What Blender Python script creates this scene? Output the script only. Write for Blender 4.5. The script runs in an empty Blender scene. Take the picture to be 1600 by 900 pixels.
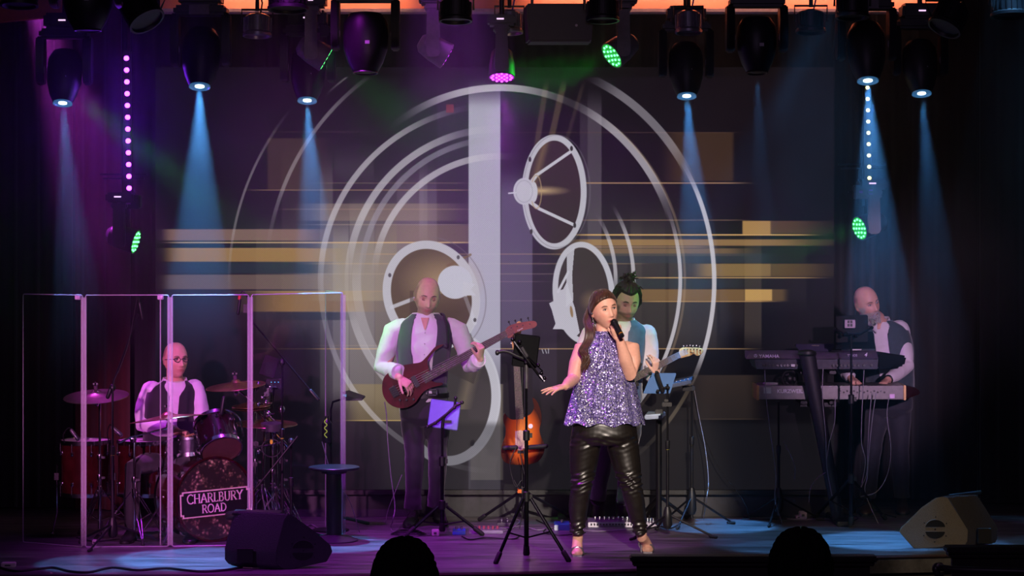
import bpy, bmesh, math, random
import numpy as np
from mathutils import Vector, Matrix, Quaternion
from math import sin, cos, pi, radians as R
random.seed(7); rng = np.random.default_rng(7)
C = bpy.context.scene.collection
SC = bpy.context.scene
# ---------------------------------------------------------------- camera
F = 3744.0; CAMZ = 2.2; HOR = 351.0
cd = bpy.data.cameras.new('camera'); cam = bpy.data.objects.new('camera', cd); C.objects.link(cam)
cam.location = (0, -16, CAMZ); cam.rotation_euler = (pi/2, 0, 0)
cd.sensor_width = 36; cd.lens = F/1600*36; cd.shift_y = -(450-HOR)/1600
cd.clip_end = 100
SC.camera = cam; SC.cycles.transparent_max_bounces = 24
SC.view_settings.view_transform = 'Standard'; SC.view_settings.look = 'None'
SC.view_settings.exposure = 0; SC.view_settings.gamma = 1
SC.view_settings.use_curve_mapping = False

def P(px, py, y):
    """point at depth y (stage metres, 0 = the singer) seen at photo pixel px, py"""
    d = 16+y
    return Vector(((px-800)*d/F, y, CAMZ-(py-HOR)*d/F))
def FL(px, py, z=0.0):
    """point on the floor (height z) seen at pixel"""
    if 243 < px < 1306: py = max(py, 811)      # nothing stands inside the wall under the screen
    d = (CAMZ-z)*F/(py-HOR)
    return Vector(((px-800)*d/F, d-16, z))
def lin(c):
    return tuple(((v/255)/12.92 if v/255 <= .04045 else ((v/255+.055)/1.055)**2.4) for v in c)
# ---------------------------------------------------------------- world: a dark theatre
w = bpy.data.worlds.new('world'); SC.world = w; w.use_nodes = True
w.node_tree.nodes['Background'].inputs[0].default_value = (.55, .35, .8, 1)
w.node_tree.nodes['Background'].inputs[1].default_value = .0035
# ---------------------------------------------------------------- lights
def aim(o, tgt):
    o.rotation_euler = (Vector(tgt)-o.location).to_track_quat('-Z', 'Y').to_euler()
def spot(name, loc, tgt, power, col, deg, blend=.3, rad=.05):
    l = bpy.data.lights.new(name, 'SPOT'); l.energy = power; l.color = lin(col)
    l.spot_size = R(deg); l.spot_blend = blend; l.shadow_soft_size = rad
    o = bpy.data.objects.new(name, l); C.objects.link(o); o.location = loc; aim(o, tgt); return o
def area(name, loc, tgt, power, col, sx, sy=None):
    l = bpy.data.lights.new(name, 'AREA'); l.energy = power; l.color = lin(col)
    l.shape = 'RECTANGLE'; l.size = sx; l.size_y = sy or sx
    o = bpy.data.objects.new(name, l); C.objects.link(o); o.location = loc; aim(o, tgt); return o
# front of house spots (balcony rail, above and behind the camera), then added fills
spot('front_key_singer', (1.2, -15, 6.5), (.62, 0, .98), 10500, (255, 236, 220), 7.4, .4, .12)
spot('front_wash_left', (-4, -14, 4.2), (-.62, 1.4, 1.3), 5600, (250, 198, 240), 8, .6, .2)
spot('front_wash_right', (4.5, -14, 4.2), (2.75, 2.0, 1.35), 6000, (240, 195, 240), 7, .6, .2)
spot('front_wash_drums', (-5, -13, 4.2), (-2.35, .9, .85), 10000, (255, 150, 225), 9, .5, .2)
spot('front_wash_centre', (2, -14, 7), (.9, 1.6, 1.4), 2800, (255, 215, 215), 7, .6, .2)
spot('violet_wedge_fill', (-3.5, -8, 4.0), P(440, 850, -.6), 600, (190, 110, 255), 9, .6, .2)  # added fill without a visible source, brightens the left wedge
spot('warm_wedge_fill', (4.0, -8, 3.6), P(1470, 820, .3), 520, (255, 225, 170), 9, .6, .2)  # added warm fill, no visible source, brightens the right wedge
area('added_front_fill', (0, -13, 5.5), (0, 0, 1.5), 55, (225, 190, 255), 5, 1.5)  # added soft fill from the camera side, stands for no actual lamp
# the rig over the stage
RIG = []   # filled by the fixtures: (beam lights are made with the lamp they belong to)
# ---------------------------------------------------------------- materials
MATS = {}
def nt(name):
    m = bpy.data.materials.new(name); m.use_nodes = True
    return m, m.node_tree, m.node_tree.nodes, m.node_tree.links, m.node_tree.nodes['Principled BSDF']
def M(name, rgb=(120, 120, 120), rough=.5, metal=0, var=.12, scale=30, bump=0, spec=.5, sheen=0, coat=0, emit=None, es=1, alpha=1):
    if name in MATS: return MATS[name]
    m, t, N, L, b = nt(name)
    c = lin(rgb)
    tc = N.new('ShaderNodeTexCoord'); no = N.new('ShaderNodeTexNoise'); no.inputs['Scale'].default_value = scale
    L.new(tc.outputs['Object'], no.inputs['Vector'])
    cr = N.new('ShaderNodeValToRGB'); L.new(no.outputs['Fac'], cr.inputs[0])
    cr.color_ramp.elements[0].position = .3; cr.color_ramp.elements[1].position = .7
    cr.color_ramp.elements[0].color = (*[v*(1-var) for v in c], 1); cr.color_ramp.elements[1].color = (*[min(1, v*(1+var)) for v in c], 1)
    L.new(cr.outputs[0], b.inputs['Base Color'])
    b.inputs['Roughness'].default_value = rough; b.inputs['Metallic'].default_value = metal
    b.inputs['Specular IOR Level'].default_value = spec
    if sheen: b.inputs['Sheen Weight'].default_value = sheen
    if coat: b.inputs['Coat Weight'].default_value = coat
    if emit: b.inputs['Emission Color'].default_value = (*lin(emit), 1); b.inputs['Emission Strength'].default_value = es
    if bump:
        bp = N.new('ShaderNodeBump'); bp.inputs['Strength'].default_value = bump; bp.inputs['Distance'].default_value = .01
        L.new(no.outputs['Fac'], bp.inputs['Height']); L.new(bp.outputs[0], b.inputs['Normal'])
    MATS[name] = m; return m
BLK = M('black_plastic', (22, 22, 24), .45)
BLKM = M('black_metal', (26, 26, 30), .35, .4)
CHR = M('chrome', (200, 200, 205), .16, 1, var=.05)
GRY = M('grey_metal', (95, 92, 98), .4, .5)
RUB = M('black_rubber', (14, 14, 15), .7)
WHT = M('white_plastic', (215, 210, 215), .4)
CAB = M('cable_black', (20, 19, 22), .5)
CABG = M('cable_grey', (120, 115, 125), .5)
# ---------------------------------------------------------------- mesh builder
def frame_of(d, ref=None):
    d = Vector(d).normalized()
    r = Vector(ref) if ref is not None else (Vector((0, 0, 1)) if abs(d.z) < .9 else Vector((0, 1, 0)))
    u = r.cross(d)
    if u.length < 1e-6: u = Vector((1, 0, 0)).cross(d)
    u.normalize(); v = d.cross(u).normalized(); return u, v, d
class MB:
    def __init__(s): s.v = []; s.f = []; s.m = []
    def add(s, vs, fs, mi=0):
        n = len(s.v); s.v += [tuple(p) for p in vs]; s.f += [tuple(i+n for i in f) for f in fs]; s.m += [mi]*len(fs); return s
    def box(s, c, size, rot=None, mi=0):
        hx, hy, hz = [k/2 for k in size]; c = Vector(c)
        q = rot if isinstance(rot, Matrix) else (Matrix.Rotation(rot or 0, 3, 'Z'))
        vs = [c+q @ Vector((a*hx, b*hy, d*hz)) for a in (-1, 1) for b in (-1, 1) for d in (-1, 1)]
        return s.add(vs, [(0, 1, 3, 2), (4, 6, 7, 5), (0, 4, 5, 1), (2, 3, 7, 6), (0, 2, 6, 4), (1, 5, 7, 3)], mi)
    def loft(s, rings, caps=True, mi=0, closed=False):
        n = len(rings[0]); vs = [p for r in rings for p in r]; fs = []
        K = len(rings)
        for k in range(K if closed else K-1):
            a = k*n; b = ((k+1) % K)*n
            fs += [(a+i, a+(i+1) % n, b+(i+1) % n, b+i) for i in range(n)]
        if caps and not closed: fs += [tuple(range(n-1, -1, -1)), tuple(range((K-1)*n, K*n))]
        return s.add(vs, fs, mi)
    def tube(s, pts, r, seg=8, ref=None, mi=0, caps=True, round_=False, flat=1.0):
        pts = [Vector(p) for p in pts]
        if not hasattr(r, '__len__'): r = [r]*len(pts)
        r = list(r)
        if round_:
            d0 = (pts[0]-pts[1]).normalized(); d1 = (pts[-1]-pts[-2]).normalized()
            a, b = r[0], r[-1]
            pre = [(pts[0]+d0*a*k, a*math.sqrt(max(0, 1-k*k))+1e-5) for k in (.98, .8, .5)]
            post = [(pts[-1]+d1*b*k, b*math.sqrt(max(0, 1-k*k))+1e-5) for k in (.5, .8, .98)]
            pts = [p for p, _ in pre]+pts+[p for p, _ in post]; r = [q for _, q in pre]+r+[q for _, q in post]
        rings = []; u = None
        for i, p in enumerate(pts):
            t = (pts[min(i+1, len(pts)-1)]-pts[max(i-1, 0)])
            if t.length < 1e-9: t = Vector((0, 0, 1))
            t.normalize()
            if u is None: u, v, _ = frame_of(t, ref)
            else:
                u = (u-t*u.dot(t)); u.normalize(); v = t.cross(u)
            rings.append([p+u*cos(2*pi*k/seg)*r[i]+v*sin(2*pi*k/seg)*r[i]*flat for k in range(seg)])
        return s.loft(rings, caps, mi)
    def cyl(s, a, b, r0, r1=None, seg=16, mi=0): return s.tube([a, b], [r0, r0 if r1 is None else r1], seg, mi=mi)
    def lathe(s, prof, o=(0, 0, 0), d=(0, 0, 1), seg=24, mi=0, ref=None, caps=True):
        u, v, w_ = frame_of(d, ref); o = Vector(o)
        return s.loft([[o+w_*h+(u*cos(2*pi*k/seg)+v*sin(2*pi*k/seg))*max(r, 1e-5) for k in range(seg)] for r, h in prof], caps, mi)
    def ball(s, c, r, seg=12, rot=None, mi=0):
        r = (r, r, r) if not hasattr(r, '__len__') else r; c = Vector(c); q = rot or Matrix.Identity(3)
        K = max(6, seg//2+1); rings = []
        for j in range(1, K):
            a = pi*j/K
            rings.append([c+q @ Vector((r[0]*sin(a)*cos(2*pi*k/seg), r[1]*sin(a)*sin(2*pi*k/seg), -r[2]*cos(a))) for k in range(seg)])
        return s.loft(rings, True, mi)
    def prism(s, pts, ext, mi=0):
        """closed outline (list of 3D points) pushed by vector ext"""
        e = Vector(ext); return s.loft([[Vector(p) for p in pts], [Vector(p)+e for p in pts]], True, mi)
    def build(s, name, mats, parent=None, smooth=True, bev=0, ang=35):
        me = bpy.data.meshes.new(name)
        off = Vector((0, 0, 0)); q = parent
        while q is not None: off = off+q.location; q = q.parent
        vs = [(x-off.x, y-off.y, z-off.z) for x, y, z in s.v]
        me.from_pydata(vs, [], s.f)
        mats = mats if isinstance(mats, (list, tuple)) else [mats]
        for m in mats: me.materials.append(m)
        if len(mats) > 1: me.polygons.foreach_set('material_index', s.m)
        bm = bmesh.new(); bm.from_mesh(me)
        bmesh.ops.recalc_face_normals(bm, faces=bm.faces)
        if bev:
            es = [e for e in bm.edges if len(e.link_faces) == 2 and e.calc_face_angle(0) > R(ang)]
            bmesh.ops.bevel(bm, geom=es, offset=bev, segments=2, affect='EDGES', clamp_overlap=True)
        if smooth:
            for f in bm.faces: f.smooth = True
            for e in bm.edges:
                e.smooth = not (len(e.link_faces) == 2 and e.calc_face_angle(0) > R(ang if not bev else 50))
        bm.to_mesh(me); bm.free()
        o = bpy.data.objects.new(name, me); C.objects.link(o)
        if parent is not None: o.parent = parent
        return o
def tag(o, label=None, cat=None, group=None, kind=None):
    if label: o['label'] = label
    if cat: o['category'] = cat
    if group: o['group'] = group
    if kind: o['kind'] = kind
    return o
def thing(name, label, cat, loc, group=None):
    o = bpy.data.objects.new(name, None); C.objects.link(o); o.location = loc; o.empty_display_size = .1
    return tag(o, label, cat, group)
def copy_tree(o, loc=None, label=None, group=None, parent=None):
    c = o.copy(); C.objects.link(c)
    if parent is not None: c.parent = parent
    if loc is not None: c.location = loc
    if label: c['label'] = label
    if group: c['group'] = group
    for ch in list(o.children): copy_tree(ch, parent=c)
    return c
def lab(o, s): o['label'] = s; return o
def bez(pts, n=8):
    """smooth Catmull-Rom line through the points"""
    p = [Vector(q) for q in pts]; p = [p[0]*2-p[1]]+p+[p[-1]*2-p[-2]]; out = []
    for i in range(1, len(p)-2):
        for k in range(n):
            t = k/n; a, b, c, d = p[i-1], p[i], p[i+1], p[i+2]
            out.append(.5*((2*b)+(c-a)*t+(2*a-5*b+4*c-d)*t*t+(3*b-a-3*c+d)*t**3))
    out.append(p[-2]); return out
def text_mb(mb, s, o, ux, uz, h, depth=.002, mi=0, bold=0, align='LEFT'):
    """lettering from the built-in font, cut as thin solid letters: baseline start o, along ux, up uz, cap height h"""
    cu = bpy.data.curves.new('t', 'FONT'); cu.body = s; cu.size = 1; cu.extrude = depth/2/h*.72; cu.resolution_u = 3
    cu.align_x = align; cu.offset = bold
    ob = bpy.data.objects.new('t', cu); C.objects.link(ob)
    dg = bpy.context.evaluated_depsgraph_get(); me = bpy.data.meshes.new_from_object(ob.evaluated_get(dg))
    k = h/.72; ux = Vector(ux).normalized(); uz = Vector(uz).normalized(); un = ux.cross(uz)
    mb.add([Vector(o)+ux*v.co.x*k+uz*v.co.y*k+un*v.co.z*k for v in me.vertices], [tuple(p.vertices) for p in me.polygons], mi)
    bpy.data.meshes.remove(me); bpy.data.objects.remove(ob); bpy.data.curves.remove(cu)
def sst(a, b_, x): 
    q = np.clip((x-a)/(b_-a), 0, 1); return q*q*(3-2*q)
# ================================================================ STRUCTURE
def struct(o, label=None):
    o['kind'] = 'structure'
    if label: o['label'] = label
    return o
# --- stage floor: dark glossy boards, scuffed
m, t, N, L, b = nt('stage_floor'); 
tc = N.new('ShaderNodeTexCoord'); mp = N.new('ShaderNodeMapping'); mp.inputs['Scale'].default_value = (.9, 7, 1)
L.new(tc.outputs['Object'], mp.inputs[0])
n1 = N.new('ShaderNodeTexNoise'); n1.inputs['Scale'].default_value = 1.6; n1.inputs['Detail'].default_value = 8; n1.inputs['Roughness'].default_value = .7
L.new(mp.outputs[0], n1.inputs['Vector'])
cr = N.new('ShaderNodeValToRGB'); L.new(n1.outputs['Fac'], cr.inputs[0])
cr.color_ramp.elements[0].position = .38; cr.color_ramp.elements[0].color = (.03, .028, .031, 1)
cr.color_ramp.elements[1].position = .66; cr.color_ramp.elements[1].color = (.17, .16, .17, 1)
L.new(cr.outputs[0], b.inputs['Base Color'])
n2 = N.new('ShaderNodeTexNoise'); n2.inputs['Scale'].default_value = 9; n2.inputs['Detail'].default_value = 6; L.new(mp.outputs[0], n2.inputs['Vector'])
mr = N.new('ShaderNodeMapRange'); mr.inputs['To Min'].default_value = .26; mr.inputs['To Max'].default_value = .5
L.new(n2.outputs['Fac'], mr.inputs[0]); L.new(mr.outputs[0], b.inputs['Roughness'])
bp = N.new('ShaderNodeBump'); bp.inputs['Strength'].default_value = .12; bp.inputs['Distance'].default_value = .004
L.new(n2.outputs['Fac'], bp.inputs['Height']); L.new(bp.outputs[0], b.inputs['Normal'])
FLOORM = m
edge = [FL(x, y) for x, y in ((-260, 899), (0, 898), (500, 897), (800, 893.5), (980, 889), (1200, 876), (1340, 868.5), (1600, 863), (1900, 860))]
mb = MB(); top = edge+[Vector((5.6, 3.3, 0)), Vector((-5.6, 3.3, 0))]
mb.prism(top, (0, 0, -.12)); struct(mb.build('floor', FLOORM, smooth=False))
# stage front: fascia under a metal nosing
mb = MB(); fr = [p+Vector((0, .06, -.12)) for p in edge]; bk = [p+Vector((0, .3, -.12)) for p in edge]
mb.prism(fr+bk[::-1], (0, 0, -.95)); struct(mb.build('wall_stage_front', M('stage_front', (24, 20, 26), .55), smooth=False))
mb = MB(); mb.tube([p+Vector((0, -.012, -.012)) for p in edge], .011, 6)
struct(mb.build('trim_1', M('nosing_metal', (120, 95, 100), .3, .8)), 'thin metal nosing along the front edge of the stage')
mb = MB(); mb.tube([p+Vector((0, -.01, -.16)) for p in edge], .014, 6)
struct(mb.build('trim_2', M('nosing_dark', (60, 40, 55), .3, .5)), 'lower moulding on the stage front')
mb = MB(); mb.box((0, -10, -1.1), (14, 19.5, .06)); struct(mb.build('floor_house', M('house_carpet', (30, 18, 24), .95), smooth=False))
mb = MB(); mb.box((-7, -10.2, 2.2), (.12, 18.6, 6.8)); struct(mb.build('wall_house_left', M('house_wall', (40, 24, 30), .9), smooth=False))
mb = MB(); mb.box((7, -10.2, 2.2), (.12, 18.6, 6.8)); struct(mb.build('wall_house_right', M('house_wall'), smooth=False))
# walls of the stage box
WB = M('black_wall', (20, 17, 22), .8)
mb = MB(); mb.box((0, 3.42, 2.2), (11.4, .12, 6.8)); struct(mb.build('wall_back', WB, smooth=False))
mb = MB(); mb.box((-5.66, 1.2, 2.2), (.12, 4.4, 6.8)); struct(mb.build('wall_left', WB, smooth=False))
mb = MB(); mb.box((5.66, 1.2, 2.2), (.12, 4.4, 6.8)); struct(mb.build('wall_right', WB, smooth=False))
mb = MB(); mb.box((0, 1.2, 5.6), (11.4, 4.6, .1)); struct(mb.build('ceiling', WB, smooth=False))
# grey kick wall under the screen with its black ledge
sx0, sx1 = P(243, 0, 2).x, P(1303, 0, 2).x
mb = MB(); mb.box(((sx0+sx1)/2, 2.1, .085), (sx1-sx0, .1, .168)); struct(mb.build('wall_kick', M('kick_grey', (58, 57, 62), .7), smooth=False), 'low grey wall below the video screen')
mb = MB(); mb.box(((sx0+sx1)/2, 2.06, .19), (sx1-sx0+.02, .16, .035)); struct(mb.build('trim_3', BLK, smooth=False, bev=.004), 'black ledge under the video screen')
# salmon painted soffit over the rig, with a pale lip, lit by a cove lamp from above the frame
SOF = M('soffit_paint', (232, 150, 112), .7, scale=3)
sp = [P(250, 14, 1.6), P(1502, 14, 1.6)]
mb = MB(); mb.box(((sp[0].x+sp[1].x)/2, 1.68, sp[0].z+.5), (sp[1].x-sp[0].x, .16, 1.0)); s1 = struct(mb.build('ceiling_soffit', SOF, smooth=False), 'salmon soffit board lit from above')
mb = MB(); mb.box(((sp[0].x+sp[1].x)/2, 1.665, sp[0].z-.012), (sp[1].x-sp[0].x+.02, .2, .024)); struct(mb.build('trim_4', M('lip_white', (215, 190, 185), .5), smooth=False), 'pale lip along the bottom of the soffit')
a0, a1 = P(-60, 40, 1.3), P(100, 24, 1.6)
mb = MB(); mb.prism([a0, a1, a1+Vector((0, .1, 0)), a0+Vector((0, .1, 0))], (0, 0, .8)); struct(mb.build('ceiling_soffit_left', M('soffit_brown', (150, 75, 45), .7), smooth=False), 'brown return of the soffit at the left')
for x in (-1.5, .9, 2.4):
    area('cove_lamp', (x, 1.53, sp[0].z+.2), (x, 1.6, sp[0].z+.16), 9, (255, 180, 160), 1.5, .06)
# --- curtains
def curtain(name, x0, x1, y, z0, z1, per, amp, mat, label, seed=0, group=None):
    r = random.Random(seed); n = int((x1-x0)/per*10); xs = [x0+(x1-x0)*i/n for i in range(n+1)]
    ph = 0; prof = []
    for x in xs:
        ph += 2*pi/10*r.uniform(.7, 1.3); prof.append(sin(ph)*amp*(.75+.25*sin(x*3)))
    mb = MB(); f = [(x, y+a) for x, a in zip(xs, prof)]; bk_ = [(x, y+a+.02) for x, a in zip(xs, prof)]
    ring = f+bk_[::-1]
    mb.loft([[Vector((a, b_, z)) for a, b_ in ring] for z in (z0, z0+(z1-z0)*.5, z1)], True)
    return tag(mb.build(name, mat, ang=80), label, 'curtain', group)
CURB = M('curtain_black', (19, 17, 21), .9, sheen=.3)
CURR = M('curtain_red', (66, 12, 13), .85, sheen=.3)
curtain('stage_curtain', -5.5, P(110, 0, 2.5).x, 2.55, 0.01, 4.6, .16, .05, CURB, 'black pleated stage curtain at the far left edge of the stage', 1)
curtain('stage_curtain', P(112, 0, 2.3).x, P(200, 0, 2.3).x, 2.42, 0.01, 4.6, .17, .05, CURR, 'dark red pleated curtain behind the leftmost panel of the drum shield', 2)
curtain('stage_curtain', P(202, 0, 2.5).x, P(250, 0, 2.2).x, 2.5, 0.01, 4.6, .13, .04, CURB, 'narrow black curtain touching the left edge of the video screen', 3)
curtain('stage_curtain', P(1300, 0, 3).x, P(1532, 0, 3).x, 3.1, 0.01, 4.6, .17, .05, CURB, 'wide black curtain behind the keyboard player', 4)
curtain('stage_curtain', P(1534, 0, 2.8).x, 5.5, 2.85, 0.01, 4.6, .17, .05, CURB, 'black curtain at the far right edge of the stage', 5)
curtain('stage_curtain', P(238, 0, 2).x, P(1308, 0, 2).x, 2.35, 3.36, 4.6, .2, .04, CURB, 'black masking curtain hanging above the video screen', 6)

# ================================================================ VIDEO SCREEN
W0, W1, H0, H1 = 243, 1303, 105, 765
SSC = 1.5; iw, ih = int((W1-W0)*SSC), int((H1-H0)*SSC)
X, Y = np.meshgrid(W0+(np.arange(iw)+.5)/SSC, H0+(np.arange(ih)+.5)/SSC)
img = np.zeros((ih, iw, 3))
def mixc(mask, col): 
    global img
    img = img*(1-mask[..., None])+np.array(col, float)*mask[..., None]
def addc(mask, col):
    global img
    img = img+np.array(col, float)*mask[..., None]
def boxm(x0, x1, y0, y1, e=1.0, el=None, er=None):
    el = e if el is None else el; er = e if er is None else er
    return sst(x0-el, x0+el, X)*(1-sst(x1-er, x1+er, X))*sst(y0-e, y0+e, Y)*(1-sst(y1-e, y1+e, Y))
def ell(cx, cy, rx, ry, rot=0):
    c, s_ = cos(rot), sin(rot); dx, dy = X-cx, Y-cy
    u, v = (dx*c+dy*s_)/rx, (-dx*s_+dy*c)/ry
    q = np.sqrt(u*u+v*v)+1e-9; g = np.sqrt((u/rx)**2+(v/ry)**2)/q
    return (q-1)/np.maximum(g, 1e-6), np.degrees(np.arctan2(v, u))   # px distance, angle (down positive)
def arc(cx, cy, rx, ry, w_, col, a, a0=None, a1=None, fade=12, rot=0, soft=1.2):
    d, an = ell(cx, cy, rx, ry, rot)
    mk = np.clip((w_/2-np.abs(d))/soft+.5, 0, 1)
    if a0 is not None:
        an = (an-a0) % 360; sp_ = (a1-a0) % 360 or 360
        mk = mk*sst(0, fade, an)*(1-sst(sp_-fade, sp_, an))*(an < sp_)
    mixc(mk*a, col)
# ground
mixc(np.ones_like(X), (15, 11, 17))
addc(np.exp(-((X-640)/230)**2-((Y-440)/170)**2), (38, 36, 42))
addc(np.exp(-((X-780)/420)**2-((Y-300)/200)**2), (14, 9, 18))
addc(-np.exp(-((X-1250)/150)**2-((Y-640)/200)**2), (10, 8, 10))
addc(np.exp(-((X-560)/75)**2-((Y-500)/150)**2), (66, 62, 56)); addc(np.exp(-((X-660)/60)**2-((Y-360)/70)**2), (50, 44, 40)); addc(np.exp(-((X-1010)/110)**2-((Y-400)/80)**2), (26, 24, 22)); addc(boxm(600, 735, 640, 765, 3, 30, 2), (22, 22, 22))
# vertical light panels
for x0, x1, y0, y1, c, a in (
    (500, 520, 230, 655, (150, 140, 145), .35), (522, 584, 215, 300, (110, 100, 110), .3), (520, 545, 320, 650, (175, 168, 165), .55), (546, 585, 300, 655, (150, 142, 140), .55), (586, 620, 320, 660, (140, 128, 118), .55),
    (400, 500, 328, 560, (95, 85, 90), .35), (440, 480, 210, 560, (110, 95, 95), .18), (620, 662, 250, 420, (120, 100, 125), .35), (655, 668, 240, 400, (150, 135, 160), .45), (668, 682, 245, 400, (110, 90, 130), .4),
    (683, 731, 110, 700, (58, 40, 72), .55), (783, 832, 250, 560, (112, 100, 132), .72), (832, 870, 380, 640, (52, 42, 60), .6), (906, 918, 140, 420, (110, 95, 115), .35), (918, 940, 130, 640, (150, 138, 150), .4),
    (942, 980, 330, 620, (75, 68, 75), .4), (985, 1003, 320, 560, (120, 108, 100), .35), (1003, 1040, 320, 560, (86, 78, 78), .35), (1045, 1080, 345, 560, (110, 98, 90), .35), (1080, 1120, 345, 560, (90, 82, 80), .35), (1125, 1162, 345, 540, (70, 62, 66), .4), (1163, 1190, 345, 560, (130, 112, 95), .4), (1190, 1260, 345, 500, (70, 60, 62), .3)):
    mixc(boxm(x0, x1, y0, y1, 1.2)*sst(y0, y0+60, Y)*(1-sst(y1-50, y1, Y))*a, c)
# horizontal streaks
for x0, x1, y0, y1, c, a, el, er in (
    (418, 500, 216, 296, (84, 62, 48), .6, 3, 30), (1045, 1146, 207, 283, (92, 64, 44), .6, 20, 4), (250, 500, 358, 376, (160, 122, 110), .75, 22, 40), (260, 520, 388, 409, (176, 132, 78), .85, 30, 40),
    (250, 500, 410, 427, (38, 48, 66), .7, 20, 30), (250, 520, 429, 452, (150, 122, 108), .6, 30, 40), (400, 560, 455, 487, (188, 142, 82), .75, 60, 60), (400, 540, 488, 500, (44, 50, 62), .6, 20, 20),
    (480, 700, 318, 345, (176, 150, 128), .45, 30, 60), (600, 735, 352, 380, (170, 140, 110), .4, 40, 10), (500, 640, 380, 470, (188, 172, 140), .42, 30, 60),
    (900, 1290, 374, 384, (196, 150, 92), .7, 30, 100), (880, 1160, 388, 400, (168, 130, 92), .6, 30, 30), (1160, 1205, 345, 366, (204, 156, 92), .85, 1.5, 3), (1205, 1290, 345, 365, (120, 84, 66), .7, 2, 50),
    (935, 1200, 396, 411, (54, 62, 78), .6, 20, 20), (1090, 1205, 412, 432, (178, 140, 84), .7, 20, 2), (1205, 1300, 412, 432, (112, 86, 50), .8, 2, 40), (960, 1164, 452, 470, (166, 124, 74), .65, 60, 2), (1164, 1207, 452, 470, (212, 166, 96), .9, 1, 2), (1207, 1228, 452, 470, (110, 84, 52), .8, 1, 8),
    (960, 1160, 436, 450, (48, 56, 66), .6, 20, 20), (545, 660, 600, 656, (158, 138, 98), .6, 20, 20), (560, 730, 540, 600, (120, 112, 112), .4, 30, 30), (1080, 1182, 586, 655, (98, 78, 62), .45, 30, 20), (735, 786, 600, 750, (170, 158, 132), .5, 2, 2), (1000, 1130, 470, 545, (70, 62, 60), .5, 20, 20)):
    g = boxm(x0, x1, y0, y1, 1.0, el, er)
    mixc(g*a, c)
for yy, x0, x1, c, a, w_ in (
    (297, 395, 735, (210, 160, 112), .55, 1.6), (286, 500, 730, (190, 150, 120), .35, 1.5), (207, 800, 1150, (120, 84, 70), .5, 1.2), (206, 415, 570, (120, 90, 70), .4, 1.2), (286, 900, 1160, (208, 160, 120), .8, 2), (327, 440, 740, (200, 160, 130), .35, 1.5), (344, 900, 1160, (196, 150, 110), .55, 1.5), (351, 480, 735, (220, 190, 160), .4, 1.4),
    (379, 262, 735, (236, 194, 140), .8, 2), (367, 900, 1275, (244, 190, 118), .9, 2.2), (386, 900, 1110, (220, 170, 120), .6, 2), (397, 570, 930, (216, 170, 124), .45, 1.5), (412, 480, 1000, (220, 180, 130), .4, 1.5), (428, 470, 900, (200, 175, 150), .35, 1.5), (434, 1000, 1285, (240, 190, 120), .75, 1.8), (471, 1000, 1210, (236, 180, 110), .75, 1.6), (545, 400, 1170, (226, 178, 120), .7, 1.6), (540, 500, 720, (200, 170, 140), .3, 1.3), (657, 545, 662, (220, 185, 110), .8, 1.8), (655, 1090, 1182, (150, 120, 90), .5, 1.5), (388, 262, 470, (220, 170, 110), .5, 1.4), (455, 380, 640, (200, 160, 120), .4, 1.3), (440, 660, 850, (190, 150, 160), .35, 1.2), (470, 690, 900, (190, 150, 160), .3, 1.2)):
    mixc(boxm(x0, x1, yy-w_/2, yy+w_/2, .7, 30, 30)*a, c)
# diagonal beams above the upper speaker
for xa, xb, w_, a in ((838, 856, 9, .35), (858, 884, 10, .4), (882, 916, 6, .2)):
    cx_ = xa+(xb-xa)*(230-Y)/115
    mixc(np.clip((w_/2-np.abs(X-cx_))/3+.5, 0, 1)*sst(118, 150, Y)*(1-sst(215, 330, Y))*a, (150, 124, 92))
# the bright white bar
mixc(boxm(732, 782, 120, 768, 1.2)*sst(118, 175, Y)*(.93-.6*sst(520, 680, Y)), (190, 186, 206))
mixc(boxm(705, 731, 400, 545, 1.2, 20, 2)*.4, (170, 160, 170))
# rings
WR = (214, 208, 216)
arc(782, 437, 281, 300, 11, WR, .8, 230, 300, 30); arc(782, 437, 281, 300, 12, WR, .72, 290, 345, 20); arc(782, 437, 281, 300, 6, WR, .85, 335, 60, 20)
arc(782, 437, 288, 304, 4, (190, 160, 130), .35, 300, 50, 20)
arc(782, 437, 281, 273, 9, WR, .68, 165, 268, 40); arc(782, 437, 281, 300, 8, WR, .5, 90, 185, 30)
arc(782, 437, 238, 236, 11, WR, .7, 170, 275, 40); arc(782, 437, 218, 220, 9, (170, 164, 180), .55, 175, 275, 30); arc(782, 437, 197, 193, 10, WR, .72, 180, 280, 30)
arc(782, 437, 238, 236, 11, WR, .5, 95, 185, 30); arc(782, 437, 208, 214, 6, WR, .8, 325, 30, 20); arc(782, 437, 180, 186, 6, WR, .75, 325, 15, 20); arc(782, 437, 225, 230, 14, WR, .35, 110, 200, 30)
arc(800, 440, 316, 345, 13, WR, .5, 290, 335, 14); arc(800, 440, 316, 345, 7, WR, .9, 325, 30, 14); arc(800, 440, 316, 345, 6, (170, 150, 120), .7, 20, 60, 20)
arc(800, 440, 385, 393, 6, (190, 180, 190), .5, 185, 240, 20); arc(800, 440, 442, 432, 4, (180, 168, 175), .5, 175, 222, 20); arc(800, 440, 420, 405, 3, (180, 168, 175), .4, 225, 240, 6)
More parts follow.
